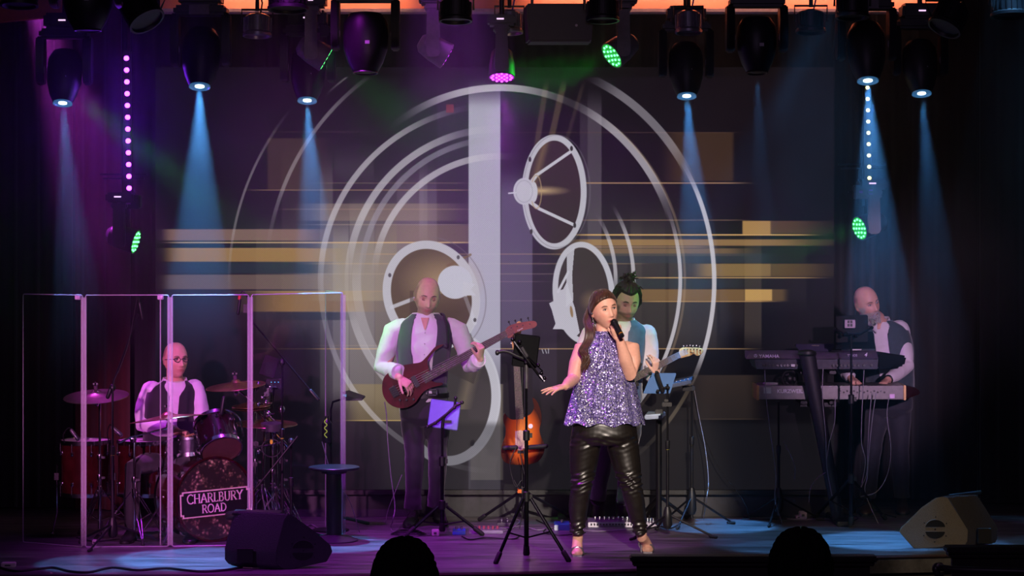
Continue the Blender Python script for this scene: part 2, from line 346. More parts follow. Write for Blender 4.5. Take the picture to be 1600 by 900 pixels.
# speakers
WS = (205, 202, 214)
def fill(cx, cy, rx, ry, rot, col, a=1.0): d, _ = ell(cx, cy, rx, ry, rot); mixc(np.clip(.5-d, 0, 1)*a, col)
def line(x0, y0, x1, y1, w_, col, a=1.0):
    dx, dy = x1-x0, y1-y0; L2 = dx*dx+dy*dy; tt = np.clip(((X-x0)*dx+(Y-y0)*dy)/L2, 0, 1)
    d = np.hypot(X-x0-tt*dx, Y-y0-tt*dy); mixc(np.clip(w_/2-d+.5, 0, 1)*a, col)
def poly(pts, col, a=1.0):
    inside = np.zeros_like(X, bool); n = len(pts)
    for i in range(n):
        (xa, ya), (xb, yb) = pts[i], pts[(i+1) % n]
        if ya == yb: continue
        c = ((ya > Y) != (yb > Y)) & (X < (xb-xa)*(Y-ya)/(yb-ya)+xa); inside ^= c
    mixc(inside*a, col)
# lower big speaker
fill(703, 622, 76, 102, .05, (66, 60, 62)); arc(703, 622, 72, 98, 15, WS, .92, rot=.05)
mixc(np.clip(1-np.abs((X-742)-(560-Y)*.25)/16, 0, 1)*(Y > 540)*(Y < 640)*.35, (190, 165, 130))
fill(738, 692, 3.4, 5.2, .3, (40, 36, 40)); poly([(655, 560), (700, 520), (735, 520), (752, 560), (740, 600)], (62, 54, 54), .6)
# left speaker
fill(674, 462, 74, 86, -.35, (96, 78, 64))
mixc(np.clip(1-np.hypot((X-690)/70, (Y-440)/50), 0, 1)*.75, (196, 162, 120))
line(612, 480, 690, 450, 6, WS, .85); line(720, 445, 742, 505, 6, WS, .9); line(700, 415, 735, 398, 4, (120, 90, 60), .7)
d, _ = ell(674, 462, 62, 76, -.35); mixc(((d < 0) & (Y > 455+(X-650)*.1) & (X > 640))*.55, (74, 56, 50))
arc(674, 462, 68, 81, 13, WS, .92, rot=-.35); fill(711, 441, 27, 26, 0, (202, 200, 214))
poly([(724, 440), (742, 444), (736, 452), (744, 462), (722, 462)], WS)
arc(680, 462, 78, 92, 1.6, (120, 110, 120), .6, 280, 80, 20, rot=-.3)
for q in ((716, 402), (609, 430), (742, 500)): fill(q[0], q[1], 2.4, 3.2, 0, (90, 84, 92))
# upper right speaker
fill(866, 300, 46, 85, 0, (62, 44, 56)); mixc(np.clip(1-np.hypot((X-846)/48, (Y-298)/9), 0, 1)*.9, (226, 190, 140))
d, _ = ell(866, 300, 46, 85); mixc((d < 0)*np.clip(1-np.abs((X-850)-(230-Y)*.28)/10, 0, 1)*(Y < 290)*.5, (170, 135, 90))
line(893, 236, 838, 274, 5, WS); line(898, 352, 842, 326, 5, WS); line(838, 274, 832, 282, 6, WS); line(840, 324, 826, 314, 6, WS)
arc(866, 300, 46, 85, 9.5, WS, .95); arc(870, 299, 52, 88, 1.5, (130, 122, 136), .5)
arc(838, 300, 8, 26, 1.6, (190, 160, 120), .8); fill(819, 299, 17, 21, 0, (200, 196, 210)); fill(834, 300, 6, 16, 0, WS); arc(819, 299, 13, 17, 1.2, (150, 146, 166), .6)
line(795, 302, 806, 301, 2.5, WS)
for q in ((893, 232), (898, 352), (828, 249), (830, 362)): fill(q[0], q[1], 2.2, 4, 0, (60, 52, 60))
# right lower speaker
arc(912, 458, 44, 76, 9, WS, .95, rot=-.08); fill(912, 458, 39, 71, -.08, (64, 52, 58)); mixc(np.clip(1-np.hypot((X-925)/22, (Y-470)/20), 0, 1)*.5, (190, 150, 110))
poly([(868, 456), (880, 452), (886, 440), (890, 456), (898, 480), (906, 520), (898, 528), (885, 515), (864, 514), (868, 506), (862, 484), (858, 474), (870, 468)], (196, 192, 205))
line(888, 425, 872, 456, 4, WS); poly([(886, 400), (898, 384), (894, 430), (896, 470), (884, 480)], WS, .9)
fill(893, 487, 2.2, 9, -.15, (150, 120, 90))
mixc(boxm(697, 709, 163, 176, .6)*.75, (150, 52, 66))
line(847, 546, 849, 552, 1.2, (190, 190, 200)); line(852, 546, 854, 552, 1.2, (190, 190, 200)); line(857, 545, 857, 552, 1.2, (190, 190, 200))
# fades: above 121 and at the sides, and the pixel rows of the tiles
mixc((1-sst(119, 122, Y)), (15, 11, 16)); mixc((1-sst(243, 268, X))*.7, (14, 11, 20)); mixc(sst(1215, 1303, X)*.35, (17, 13, 19))
mixc(sst(655, 668, Y)*.45*sst(540, 620, X), (38, 36, 40)); mixc((sst(560, 700, Y)*sst(880, 1000, X))*.5, (20, 18, 22)); mixc(sst(480, 560, Y)*(1-sst(470, 520, X))*.8, (15, 12, 18))
grid = .93+.07*np.sin(X*2*pi/3.3)*np.sin(Y*2*pi/3.3)
img *= grid[..., None]; img = np.clip(img, 0, 255)
im = bpy.data.images.new('screen_picture', iw, ih)
px4 = np.ones((ih, iw, 4), np.float32); px4[..., :3] = (img[::-1]/255)
im.pixels.foreach_set(px4.ravel()); im.update(); im.pack()
m, t, N, L, b = nt('video_screen'); ti = N.new('ShaderNodeTexImage'); ti.image = im; ti.extension = 'EXTEND'
b.inputs['Base Color'].default_value = (.005, .005, .006, 1); b.inputs['Roughness'].default_value = .7; b.inputs['Specular IOR Level'].default_value = .12
L.new(ti.outputs[0], b.inputs['Emission Color']); b.inputs['Emission Strength'].default_value = SCREEN_GAIN = 1.0
p0, p1 = P(W0, H1, 2), P(W1, H0, 2)
t_ = thing('video_screen', 'large video wall behind the band showing speakers and white rings', 'screen', ((p0.x+p1.x)/2, 2.05, p0.z))
mb = MB(); mb.box(((p0.x+p1.x)/2, 2.055, (p0.z+p1.z)/2), (p1.x-p0.x, .09, p1.z-p0.z)); mb.build('screen_case', BLK, t_, smooth=False)
mb = MB(); mb.add([(p0.x, 2, p0.z), (p1.x, 2, p0.z), (p1.x, 2, p1.z), (p0.x, 2, p1.z), (p0.x, 2.008, p0.z), (p1.x, 2.008, p0.z), (p1.x, 2.008, p1.z), (p0.x, 2.008, p1.z)], [(0, 1, 2, 3), (7, 6, 5, 4), (0, 4, 5, 1), (1, 5, 6, 2), (2, 6, 7, 3), (3, 7, 4, 0)])
o = mb.build('screen_surface', m, t_, smooth=False)
uv = o.data.uv_layers.new(name='UVMap'); ux = p1.x-p0.x; uz = p1.z-p0.z
for lp in o.data.loops:
    v = o.data.vertices[lp.vertex_index].co+t_.location; uv.data[lp.index].uv = ((v.x-p0.x)/ux, (v.z-p0.z)/uz)
# ================================================================ THE RIG
FIX = M('fixture_black', (30, 28, 34), .45, var=.2)
FIXG = M('fixture_grey', (118, 108, 112), .5)
STK = M('sticker_pale', (190, 180, 190), .5)
ALU = M('finned_aluminium', (150, 145, 155), .35, .6)
def emat(name, c, s, img=None):
    return M(name, (30, 30, 30), .4, emit=c, es=s)
LB = emat('lens_blue_white', (190, 225, 255), 3); LM = emat('led_magenta', (235, 60, 255), 7); LG = emat('led_green', (90, 255, 130), 5)
LMD = emat('led_purple_dot', (190, 60, 255), 12); LY = emat('led_warm_dot', (235, 232, 160), 2.2)
LGH = M('green_lit_reflector', (40, 120, 60), .3, emit=(30, 200, 70), es=.5); LMH = M('magenta_lit_reflector', (120, 40, 140), .3, emit=(190, 30, 220), es=.5)
RIM = M('lens_rim_glow', (150, 180, 200), .25, .6, emit=(70, 140, 200), es=.35)  # blue emission stands in for lens light falling on the rim
NL = M('status_light', (20, 20, 20), emit=(230, 190, 235), es=1.5)
# the flown bars that carry the lamps
for (nm, y, z, x0, x1, lb_) in (('lighting_bar', .72, 4.02, -4.4, 4.4, 'black lighting bar nearest the audience, carrying the large dark lamps'),
                      ('lighting_bar', 1.25, 4.02, -4.4, 4.4, 'black lighting bar nearer the video screen, carrying the beam lamps')):
    mb = MB(); mb.tube([(x0, y, z), (x1, y, z)], .025, 10)
    for k in range(12):
        xx = x0+(x1-x0)*(k+.5)/12; mb.tube([(xx, y, z), (xx, y, 5.56)], .006, 5)
    tag(mb.build(nm, BLKM), lb_, 'lighting bar')
def rotz(v, a): return Matrix.Rotation(a, 3, 'Z') @ Vector(v)
def moving_head(px, py, y, w_, label, ring=True, tilt=18, body=FIX, yoke=FIX, h=None, group=None, plate=False, zbar=4.02, lens=LB, yaw=0, yaxis='y'):
    """moving head lamp: (px, py) is the lens centre in the photo, w_ the body width in metres"""
    c = P(px, py, y); h = h or w_*1.55
    t = thing('moving_head_lamp', label, 'stage lamp', (c.x, y, c.z+h), group)
    d = Vector((0, -sin(R(tilt)), -cos(R(tilt)))); d = Matrix.Rotation(R(yaw), 3, 'Z') @ d
    top = c-d*h; r = w_/2
    mb = MB(); prof = [(r*.3, 0), (r*.72, .02*h), (r*.95, .16*h), (r, .38*h), (r*.96, .62*h), (r*.78, .84*h), (r*.6, .97*h), (r*.56, h)]
    mb.lathe(prof, top, d, 28, caps=True); hd = mb.build('head', body, t)
    mb = MB(); mb.lathe([(r*.30, -.004), (r*.52, -.004), (r*.56, .012), (r*.50, .013), (r*.46, .004), (r*.30, .004), (r*.30, -.004)], c, d, 28, caps=False); lab(mb.build('lens_ring', RIM if ring else yoke, t), 'lens rim given a faint blue glow' if ring else 'dark rim')
    mb = MB(); mb.lathe([(r*.25, .002), (r*.25, .008)], c, d, 24); mb.build('lens', lens if ring else BLK, t)
    pv = top-d*(-h*.36)
    side = Vector((1, 0, 0)); side = Matrix.Rotation(R(yaw), 3, 'Z') @ side
    bz = c.z+h*1.22
    for s_ in (-1, 1):
        a = Vector((c.x, pv.y, 0))+side*s_*r*1.18
        mb = MB(); pts = []
        for q, wd in ((bz, .30), (bz-h*.12, .40), (pv.z+.0, .44), (pv.z-h*.2, .38), (pv.z-h*.28, .2)):
            k = r*wd*1.6; pts.append([Vector((a.x-.028+s_*.02, a.y-k, q)), Vector((a.x+.028+s_*.02, a.y-k*.8, q)), Vector((a.x+.028+s_*.02, a.y+k*.8, q)), Vector((a.x-.028+s_*.02, a.y+k, q))])
        mb.loft(pts); mb.build('yoke_arm', yoke, t, bev=.01)
        mb = MB(); mb.ball((a.x-s_*.005, a.y-r*.3, pv.z), (.008, .01, .03), 8); mb.build('tilt_knob', STK, t)
    mb = MB(); mb.box((c.x, pv.y, bz+.02), (r*2.75, r*1.5, .07)); mb.build('yoke_top', yoke, t, bev=.02)
    mb = MB(); mb.box((c.x, pv.y, bz+.11), (r*2.2, r*1.7, .11)); mb.build('base', yoke, t, bev=.02)
    mb = MB(); mb.cyl((c.x, pv.y, bz+.16), (c.x, pv.y, zbar), .018); mb.box((c.x, pv.y, zbar), (.05, .07, .07)); mb.build('clamp', BLKM, t)
    mb = MB(); mb.box((c.x+.02, top.y-r*.98+d.y*h*.45, top.z+d.z*h*.52), (.03, .012, .022)); mb.build('sticker', STK, t)
    mb = MB(); mb.box((c.x, pv.y-r*.86, bz+.11), (.05, .012, .01)); mb.build('status_light', NL, t)
    if plate:
        mb = MB(); mb.box((c.x, pv.y-r*.8, bz+.02), (.14, .03, .07)); lab(mb.build('name_plate', FIXG, t), 'pale grey plate')
    return t, c, d
def beam(c, tgt, power, col=(85, 168, 255), deg=17, blend=.35, rad=.02):
    dd = (Vector(tgt)-c).normalized()
    return spot('beam_light', c+dd*.02, tgt, power, col, deg, blend, rad)
BW = 1350
_, c, _ = moving_head(312, 134, .75, .27, 'moving head lamp with a strong blue beam hanging over the drummer', plate=True); beam(c, FL(310, 872), BW*1.5, deg=20)
_, c, _ = moving_head(480, 156, 1.05, .25, 'moving head lamp with a blue beam between the drummer and the bass player'); beam(c, FL(520, 850), BW*1.1, deg=17)
_, c, _ = moving_head(1073, 149, 1.05, .25, 'moving head lamp with a blue beam above the guitar headstock'); beam(c, FL(1120, 822), BW, deg=17)
_, c, _ = moving_head(1356, 125, .75, .27, 'moving head lamp with a blue beam directly above the keyboard player', plate=True, yoke=FIX, body=FIX); beam(c, FL(1390, 845), BW*1.2, deg=20)
_, c, _ = moving_head(1440, 145, 1.05, .25, 'moving head lamp with a faint blue beam, the rightmost of the lit ones'); beam(c, FL(1500, 850), BW*.35, deg=14)
_, c, _ = moving_head(98, 160, 1.05, .25, 'moving head lamp with a dim blue beam at the far left'); beam(c, FL(150, 880), BW*.4, deg=14)
moving_head(571, 112, .2, .31, 'big dark moving head lamp pointing down left of centre', ring=False, tilt=6, h=.40, zbar=4.02)
_, c, _ = moving_head(1183, 112, .2, .27, 'dark moving head lamp with a purple lit side right of centre', ring=False, tilt=8, h=.37); beam(c, FL(1210, 855), BW*.15, deg=12)
moving_head(137, 46, .2, .34, 'big dark moving head lamp in the top left corner', ring=False, tilt=2, h=.4)
def wash(px, py, y, dirv, label, colm, lens, yc=None, body=FIXG, dots=19, r=.085, hang=.46, group=None, upright=None, ymat=None):
    """LED wash head on a yoke; (px, py) is the centre of its lit face"""
    c = P(px, py, y); d = Vector(dirv).normalized()
    t = thing('wash_lamp', label, 'stage lamp', (c.x, y, c.z+hang), group)
    mb = MB(); mb.lathe([(r*.45, -.22), (r*.8, -.19), (r*.98, -.10), (r, -.05), (r*1.04, 0), (r*.98, .004), (r*.93, -.02)], c, d, 24, caps=True); mb.build('head', body, t)
    mb = MB(); mb.lathe([(r*.95, -.006), (r*.95, -.002)], c, d, 24); mb.build('reflector', colm, t)
    u, v, _ = frame_of(d)
    mb = MB()
    for k in range(dots):
        q, n, rr = (0, 1, 0) if k == 0 else ((k-1, 6, .40) if k < 7 else (k-7, 12, .76))
        a = 2*pi*q/n; mb.lathe([(r*.085, 0), (r*.085, .006)], c+(u*cos(a)+v*sin(a))*r*rr, d, 8)
    mb.build('led_cells', lens, t)
    pc = c-d*.11
    for s_ in (-1, 1):
        mb = MB(); e = Vector((0, 1, 0))*(r*1.25*s_)+pc
        k = .055
        mb.loft([[Vector((e.x+a*k*w1, e.y+b_*.018, zz)) for a, b_ in ((-1, -1), (1, -1), (1, 1), (-1, 1))] for zz, w1 in ((c.z+hang-.13, .75), (pc.z+.1, .8), (pc.z-.05, .9), (pc.z-.07, .5))])
        mb.build('yoke_arm', ymat or body, t, bev=.008)
    mb = MB(); mb.box((pc.x, pc.y, c.z+hang-.12), (.12, r*2.9, .04)); mb.build('yoke_top', ymat or body, t, bev=.01)
    mb = MB(); mb.box((pc.x, pc.y, c.z+hang-.06), (.2, .22, .075)); mb.build('base', FIX, t, bev=.015)
    mb = MB(); mb.box((pc.x-.01, pc.y-.112, c.z+hang-.055), (.05, .008, .01)); mb.build('status_light', NL, t)
    if upright is not None:
        mb = MB(); mb.cyl((pc.x, pc.y, c.z+hang-.02), (pc.x, pc.y, upright), .018); mb.build('clamp', BLKM, t)
    return t, c, d
WD = M('magenta_lens_dim', (90, 30, 110), .3)
_, c, d = wash(509, 92, .95, (.86, .12, -.5), 'grey wash lamp tilted right with green haze in front, left of the big dark lamp', LGH, LG, upright=4.02, r=.095); spot('wash_light', c+d*.02, c+d*3+Vector((0, 0, -.4)), 60, (40, 255, 70), 38, .8, .06)
_, c, d = wash(698, 88, .95, (.86, .12, -.5), 'grey wash lamp tilted right with purple haze in front, left of the magenta lamp', LMH, LM, upright=4.02, r=.095); spot('wash_light', c+d*.02, c+d*3+Vector((0, 0, -.4)), 95, (190, 30, 255), 42, .8, .06)
_, c, d = wash(956, 87, .95, (-.70, -.40, -.53), 'grey wash lamp with a bright green face pointing left above the screen', LGH, LG, upright=4.02, body=FIXG, r=.10); spot('wash_light', c+d*.02, c+Vector((-2.6, -.5, -1.0)), 80, (40, 255, 70), 46, .8, .06)
_, c, d = wash(784, 121, .8, (0, -.32, -.95), 'wash lamp with a glowing magenta face in the middle of the rig', LMH, LM, upright=4.02, body=FIX, ymat=FIX, r=.092); spot('wash_light', c+d*.02, FL(780, 850), 170, (200, 35, 255), 50, .8, .06)
_, c, d = wash(212, 378, 1.3, (.95, -.13, -.27), 'wash lamp with a green face edge on, hanging below the purple strip', LGH, LG, body=M('fixture_purple_grey', (60, 45, 70), .5), r=.088, hang=.38, upright=None); spot('wash_light', c+d*.02, c+Vector((3, 0, -.5)), 42, (40, 255, 70), 40, .8, .06)
_, c, d = wash(1343, 357, 1.3, (-.85, -.42, -.27), 'wash lamp with a green face pointing left, hanging low above the keyboard player', LGH, LG, body=FIX, r=.088, hang=.38); spot('wash_light', c+d*.02, c+Vector((-3, 0, -.7)), 60, (40, 255, 70), 44, .8, .06)
# vertical LED battens with their hanging trusses
def batten(px, pts, y, lens, label, group, r):
    c0, c1 = P(px, pts[0], y), P(px, pts[-1], y)
    t = thing('led_strip', label, 'led strip', (c0.x, y, c1.z-.06), group)
    mb = MB(); mb.box((c0.x, y+.03, (c0.z+c1.z)/2), (.06, .05, c0.z-c1.z+.12)); mb.build('housing', FIX, t, bev=.008)
    for k in pts:
        q = P(px+(k-pts[0])*.021, k, y); mb = MB(); mb.ball((q.x, y, q.z), (r, .012, r), 14); mb.build('led', lens, t)
    mb = MB(); mb.tube([(c0.x-.03, y+.09, c1.z-.2), (c0.x-.03, y+.09, 5.5)], .022, 8); mb.build('drop_pole', BLKM, t)
    for dz, wd in ((.10, .34), (.07, .30), (-.10, .2)):
        mb = MB(); mb.box((c0.x-.03, y+.06, c1.z+dz), (wd, .02, .014)); mb.build('crossbar', BLKM, t)
    mb = MB(); mb.box((c0.x, y+.04, c1.z-.1), (.2, .12, .1)); mb.build('bracket', FIX, t, bev=.01)
    mb = MB(); mb.box((c0.x+.02, y-.023, c1.z-.1), (.028, .004, .034)); mb.box((c0.x-.05, y-.023, c1.z-.1), (.024, .004, .018)); mb.build('sticker', M('sticker_purple', (150, 80, 150), .5), t)
    return t
batten(197.5, [91+18.45*k for k in range(12)], 1.25, LMD, 'vertical strip of twelve glowing purple lights at the left', 'vertical strips of round lights', .018)
batten(1355.5, [137+17.65*k for k in range(9)], 1.25, LY, 'vertical strip of pale yellow lights above the keyboard player', 'vertical strips of round lights', .0145)
c = P(198, 190, 1.2); area('strip_glow', c+Vector((0, -.03, 0)), c+Vector((0, -1, 0)), 9, (120, 40, 255), .05, .9)
# par cans (finned) and dark pars
def par(px, py, y, r, label, mat, d=(0, -.12, -1), L_=.16, group=None, blue=False):
    c = P(px, py, y); d = Vector(d).normalized()
    t = thing('par_lamp', label, 'stage lamp', (c.x, y, c.z+.3), group)
    mb = MB(); mb.lathe([(r*.6, -L_), (r*.9, -L_*.9), (r*.95, -L_*.2), (r*1.08, -L_*.12), (r*1.08, 0), (r*.95, 0), (r*.9, -.02)], c, d, 28); mb.build('can', mat, t)
    u, v, _ = frame_of(d); mb = MB()
    for k in range(22):
        a = 2*pi*k/22; e = u*cos(a)+v*sin(a); s_ = u*-sin(a)+v*cos(a); q = c+e*r*.97-d*L_*.52
        mb.loft([[q+s_*.003*i+e*.008*j+d*L_*.3*kk for i, j in ((-1, -1), (1, -1), (1, 1), (-1, 1))] for kk in (-1, 1)])
    tag(mb.build('cooling_fins', mat, t), kind='stuff')
    mb = MB(); mb.tube([c+Vector((-r*1.15, 0, 0))-d*L_*.5, c+Vector((-r*1.15, 0, .19)), c+Vector((r*1.15, 0, .19)), c+Vector((r*1.15, 0, 0))-d*L_*.5], .008, 6); mb.build('bracket', BLKM, t)
    mb = MB(); mb.cyl(c+Vector((0, 0, .18)), (c.x, c.y, 4.05), .014); mb.build('clamp', BLKM, t)
    mb = MB(); mb.tube([c-d*L_+Vector((.02, 0, 0)), c-d*L_+Vector((.035, -.02, .08)), c+Vector((.02, -.02, .3))], .006, 5)
    mb.build('power_cable', M('cable_blue', (25, 35, 190), .4) if blue else CAB, t)
    return t
par(402, 57, .95, .095, 'grey finned par lamp hanging left of the two grey wash lamps', ALU)
par(796, 52, .95, .09, 'grey finned par lamp above the magenta lamp', ALU, blue=True)
par(1076, 52, .95, .09, 'grey finned par lamp right of the green faced lamp', ALU, blue=True)
par(1267, 51, .95, .10, 'dim finned par lamp with a blue cable above the right end of the screen', M('finned_dark', (70, 60, 75), .4, .5), blue=True)
par(450, 16, .2, .13, 'black par lamp at the top edge over the bar left of the big dark lamp', FIX)
par(712, 34, .2, .105, 'black par lamp with a blue cable above the purple haze', FIX, blue=True)
par(1332, 28, .2, .105, 'black finned par lamp in front of the lamp over the keyboard player', FIX)
par(942, 33, .2, .105, 'black par lamp above the green faced lamp', FIX)
par(230, 34, .2, .12, 'black lamp tilted to the right with purple lit edges, near the top left', FIX, d=(.5, -.35, -.8), L_=.22)
par(1475, 45, .2, .11, 'black lamp tilted to the left near the top right', FIX, d=(-.45, -.3, -.85), L_=.2)
par(1580, 26, .2, .13, 'black par lamp in the top right corner', FIX)
par(30, 10, .2, .12, 'black par lamp in the top left corner', FIX)
# flown loudspeaker
c = P(873, 65, .3); t = thing('hanging_loudspeaker', 'dark boxy loudspeaker hanging from the rig right of the magenta lamp', 'loudspeaker', (c.x, .3, c.z))
mb = MB(); w_ = .235; mb.loft([[Vector((c.x-w_*k+.02, .3, z)), Vector((c.x+w_*k, .3, z)), Vector((c.x+w_*k, .62, z)), Vector((c.x-w_*k, .62, z))] for k, z in ((.95, c.z), (1.02, c.z+.26))]); mb.build('cabinet', M('speaker_purple_black', (34, 26, 40), .5), t, bev=.012)
mb = MB(); mb.cyl((c.x+.12, .302, c.z+.11), (c.x+.12, .29, c.z+.11), .009); mb.build('badge', STK, t)
mb = MB(); mb.tube([(c.x-.18, .45, c.z+.26), (c.x-.18, .45, 4.03)], .01, 6); mb.tube([(c.x+.18, .45, c.z+.26), (c.x+.18, .45, 4.03)], .01, 6); mb.build('hanging_strap', BLKM, t)
# washes from above and the side (rig lamps out of the frame, plus added spots)
spot('purple_floor_wash', (-1.6, -.6, 4.6), FL(560, 862), 950, (205, 50, 245), 62, .9, .1)
spot('purple_floor_wash', (-.5, .6, 4.6), FL(770, 855), 520, (195, 85, 245), 38, .9, .1)
spot('added_blue_pool', (-2.2, -.4, 4.8), FL(225, 879), 260, (95, 175, 255), 13.5, .25, .05)  # added unseen spots for floor pools that belong to the visible beams
spot('added_blue_pool', (2.0, -.3, 4.9), FL(1290, 848), 750, (95, 175, 255), 20, .3, .05)
spot('added_blue_pool', (3.4, -.2, 4.9), FL(1580, 830), 300, (110, 190, 255), 20, .3, .05)
spot('back_blue', (4.6, 3.0, 4.2), P(1410, 545, 2.1), 1100, (130, 205, 255), 14, .5, .06)
spot('back_blue', (2.6, 1.9, 4.2), P(1020, 520, 1.6), 520, (90, 170, 255), 9, .5, .06)
spot('back_magenta', (-.6, 1.9, 4.0), P(690, 500, 1.4), 55, (235, 60, 255), 20, .6, .06)
spot('side_magenta', (-1.2, 1.4, 3.2), P(898, 545, 1.6), 160, (255, 60, 255), 7, .6, .06)
spot('side_green', (-3.2, .9, 3.2), P(612, 540, 1.4), 520, (90, 255, 90), 11, .6, .06)
spot('side_green', (1.55, 1.97, 2.25), P(996, 468, 1.6), 7, (60, 255, 60), 14, .6, .06)
spot('back_magenta', (-3.6, 1.8, 4.0), P(290, 690, .9), 700, (235, 70, 255), 26, .6, .06)  # added backlight, no visible lamp, puts sparkle on the drum chrome
# ================================================================ HAZE
m = bpy.data.materials.new('stage_haze'); m.use_nodes = True; N = m.node_tree.nodes; L = m.node_tree.links; N.remove(N['Principled BSDF'])
vs = N.new('ShaderNodeVolumeScatter'); vs.inputs['Anisotropy'].default_value = .2; vs.inputs['Color'].default_value = (1, 1, 1, 1)
tc = N.new('ShaderNodeTexCoord'); sx = N.new('ShaderNodeSeparateXYZ'); L.new(tc.outputs['Object'], sx.inputs[0])
mr = N.new('ShaderNodeMapRange'); mr.interpolation_type = 'SMOOTHSTEP'; L.new(sx.outputs[2], mr.inputs[0])
for k, v in (('From Min', .9), ('From Max', 2.7), ('To Min', .003), ('To Max', .05)): mr.inputs[k].default_value = v
no = N.new('ShaderNodeTexNoise'); no.inputs['Scale'].default_value = 1.7; no.inputs['Detail'].default_value = 3; L.new(tc.outputs['Object'], no.inputs['Vector'])
m2 = N.new('ShaderNodeMapRange'); L.new(no.outputs['Fac'], m2.inputs[0])
for k, v in (('From Min', .3), ('From Max', .7), ('To Min', .55), ('To Max', 1.45)): m2.inputs[k].default_value = v
mm = N.new('ShaderNodeMath'); mm.operation = 'MULTIPLY'; L.new(mr.outputs[0], mm.inputs[0]); L.new(m2.outputs[0], mm.inputs[1]); L.new(mm.outputs[0], vs.inputs['Density'])
L.new(vs.outputs[0], N['Material Output'].inputs['Volume'])
m.cycles.volume_step_rate = 3
mb = MB(); mb.box((0, .95, 2.75), (11.0, 1.75, 5.4)); hz = mb.build('stage_haze', m, smooth=False)
tag(hz, 'thin smoke haze hanging over the stage and catching the lamp beams', 'haze', kind='stuff')

spot('rig_fill', (.5, -6, 2.6), (-.6, .9, 3.45), 70, (255, 215, 190), 26, .8, .2)  # added unseen spot that brightens the grey lamp bodies
# ================================================================ PEOPLE: tools
def vcol(name, rough=.5, spec=.4, bump=.15, sss=0, sheen=0):
    if name in MATS: return MATS[name]
    m, t, N, L, b = nt(name); a = N.new('ShaderNodeAttribute'); a.attribute_name = 'Col'
    no = N.new('ShaderNodeTexNoise'); no.inputs['Scale'].default_value = 60; no.inputs['Detail'].default_value = 4
    tc = N.new('ShaderNodeTexCoord'); L.new(tc.outputs['Object'], no.inputs['Vector'])
    mr = N.new('ShaderNodeMapRange'); mr.inputs['To Min'].default_value = .88; mr.inputs['To Max'].default_value = 1.12; L.new(no.outputs['Fac'], mr.inputs[0])
    vm = N.new('ShaderNodeVectorMath'); vm.operation = 'SCALE'; L.new(a.outputs['Color'], vm.inputs[0]); L.new(mr.outputs[0], vm.inputs['Scale'])
    L.new(vm.outputs[0], b.inputs['Base Color']); b.inputs['Roughness'].default_value = rough; b.inputs['Specular IOR Level'].default_value = spec
    if sheen: b.inputs['Sheen Weight'].default_value = sheen
    bp = N.new('ShaderNodeBump'); bp.inputs['Strength'].default_value = bump; bp.inputs['Distance'].default_value = .003
    L.new(no.outputs['Fac'], bp.inputs['Height']); L.new(bp.outputs[0], b.inputs['Normal'])
    MATS[name] = m; return m
SKIN = vcol('skin', .48, .4, .1)
def wrinkle(co, f, seed=0):
    r = np.random.default_rng(seed); o = np.zeros(len(co))
    for k in range(7):
        d = r.normal(size=3); d[2] *= 1.6; d /= np.linalg.norm(d); ph = r.uniform(0, 6.28)
        w_ = co @ d*f*r.uniform(.6, 1.6)+ph+1.6*np.sin(co @ r.normal(size=3)*f*.45+ph)
        o += 1-np.abs(np.sin(w_))*2 if k % 2 else np.sin(w_)
    return o/7
def solid(name, mb, voxel, mat, parent=None, wr=0, wf=40, it=2, colfn=None, seed=0, wmask=None):
    """fuse overlapping closed pieces into one continuous skin"""
    me = bpy.data.meshes.new('tmp'); me.from_pydata(mb.v, [], mb.f)
    bm = bmesh.new(); bm.from_mesh(me); bmesh.ops.recalc_face_normals(bm, faces=bm.faces); bm.to_mesh(me); bm.free()
    ob = bpy.data.objects.new('tmp', me); C.objects.link(ob)
    r = ob.modifiers.new('r', 'REMESH'); r.mode = 'VOXEL'; r.voxel_size = voxel
    s = ob.modifiers.new('s', 'SMOOTH'); s.factor = .5; s.iterations = it
    dg = bpy.context.evaluated_depsgraph_get(); m2 = bpy.data.meshes.new_from_object(ob.evaluated_get(dg))
    bpy.data.objects.remove(ob); bpy.data.meshes.remove(me)
    n = len(m2.vertices); co = np.empty(n*3); m2.vertices.foreach_get('co', co); co = co.reshape(-1, 3)
    if wr:
        no = np.empty(n*3); m2.vertices.foreach_get('normal', no); no = no.reshape(-1, 3)
        a = wrinkle(co, wf, seed)*wr
        if wmask is not None: a = a*wmask(co)
        co = co+no*a[:, None]
    if colfn is not None:
        ca = m2.color_attributes.new('Col', 'FLOAT_COLOR', 'POINT'); c4 = np.ones((n, 4)); c4[:, :3] = colfn(co); ca.data.foreach_set('color', c4.ravel())
    off = np.zeros(3); q = parent
    while q is not None: off += np.array(q.location); q = q.parent
    m2.vertices.foreach_set('co', (co-off).ravel())
    m2.materials.clear(); m2.materials.append(mat)
    m2.polygons.foreach_set('use_smooth', np.ones(len(m2.polygons), bool)); m2.update(); m2.name = name
    o = bpy.data.objects.new(name, m2); C.objects.link(o)
    if parent is not None: o.parent = parent
    return o
def g3(x, y, sx, sy, cx=0, cy=0): return np.exp(-((x-cx)/sx)**2-((y-cy)/sy)**2)
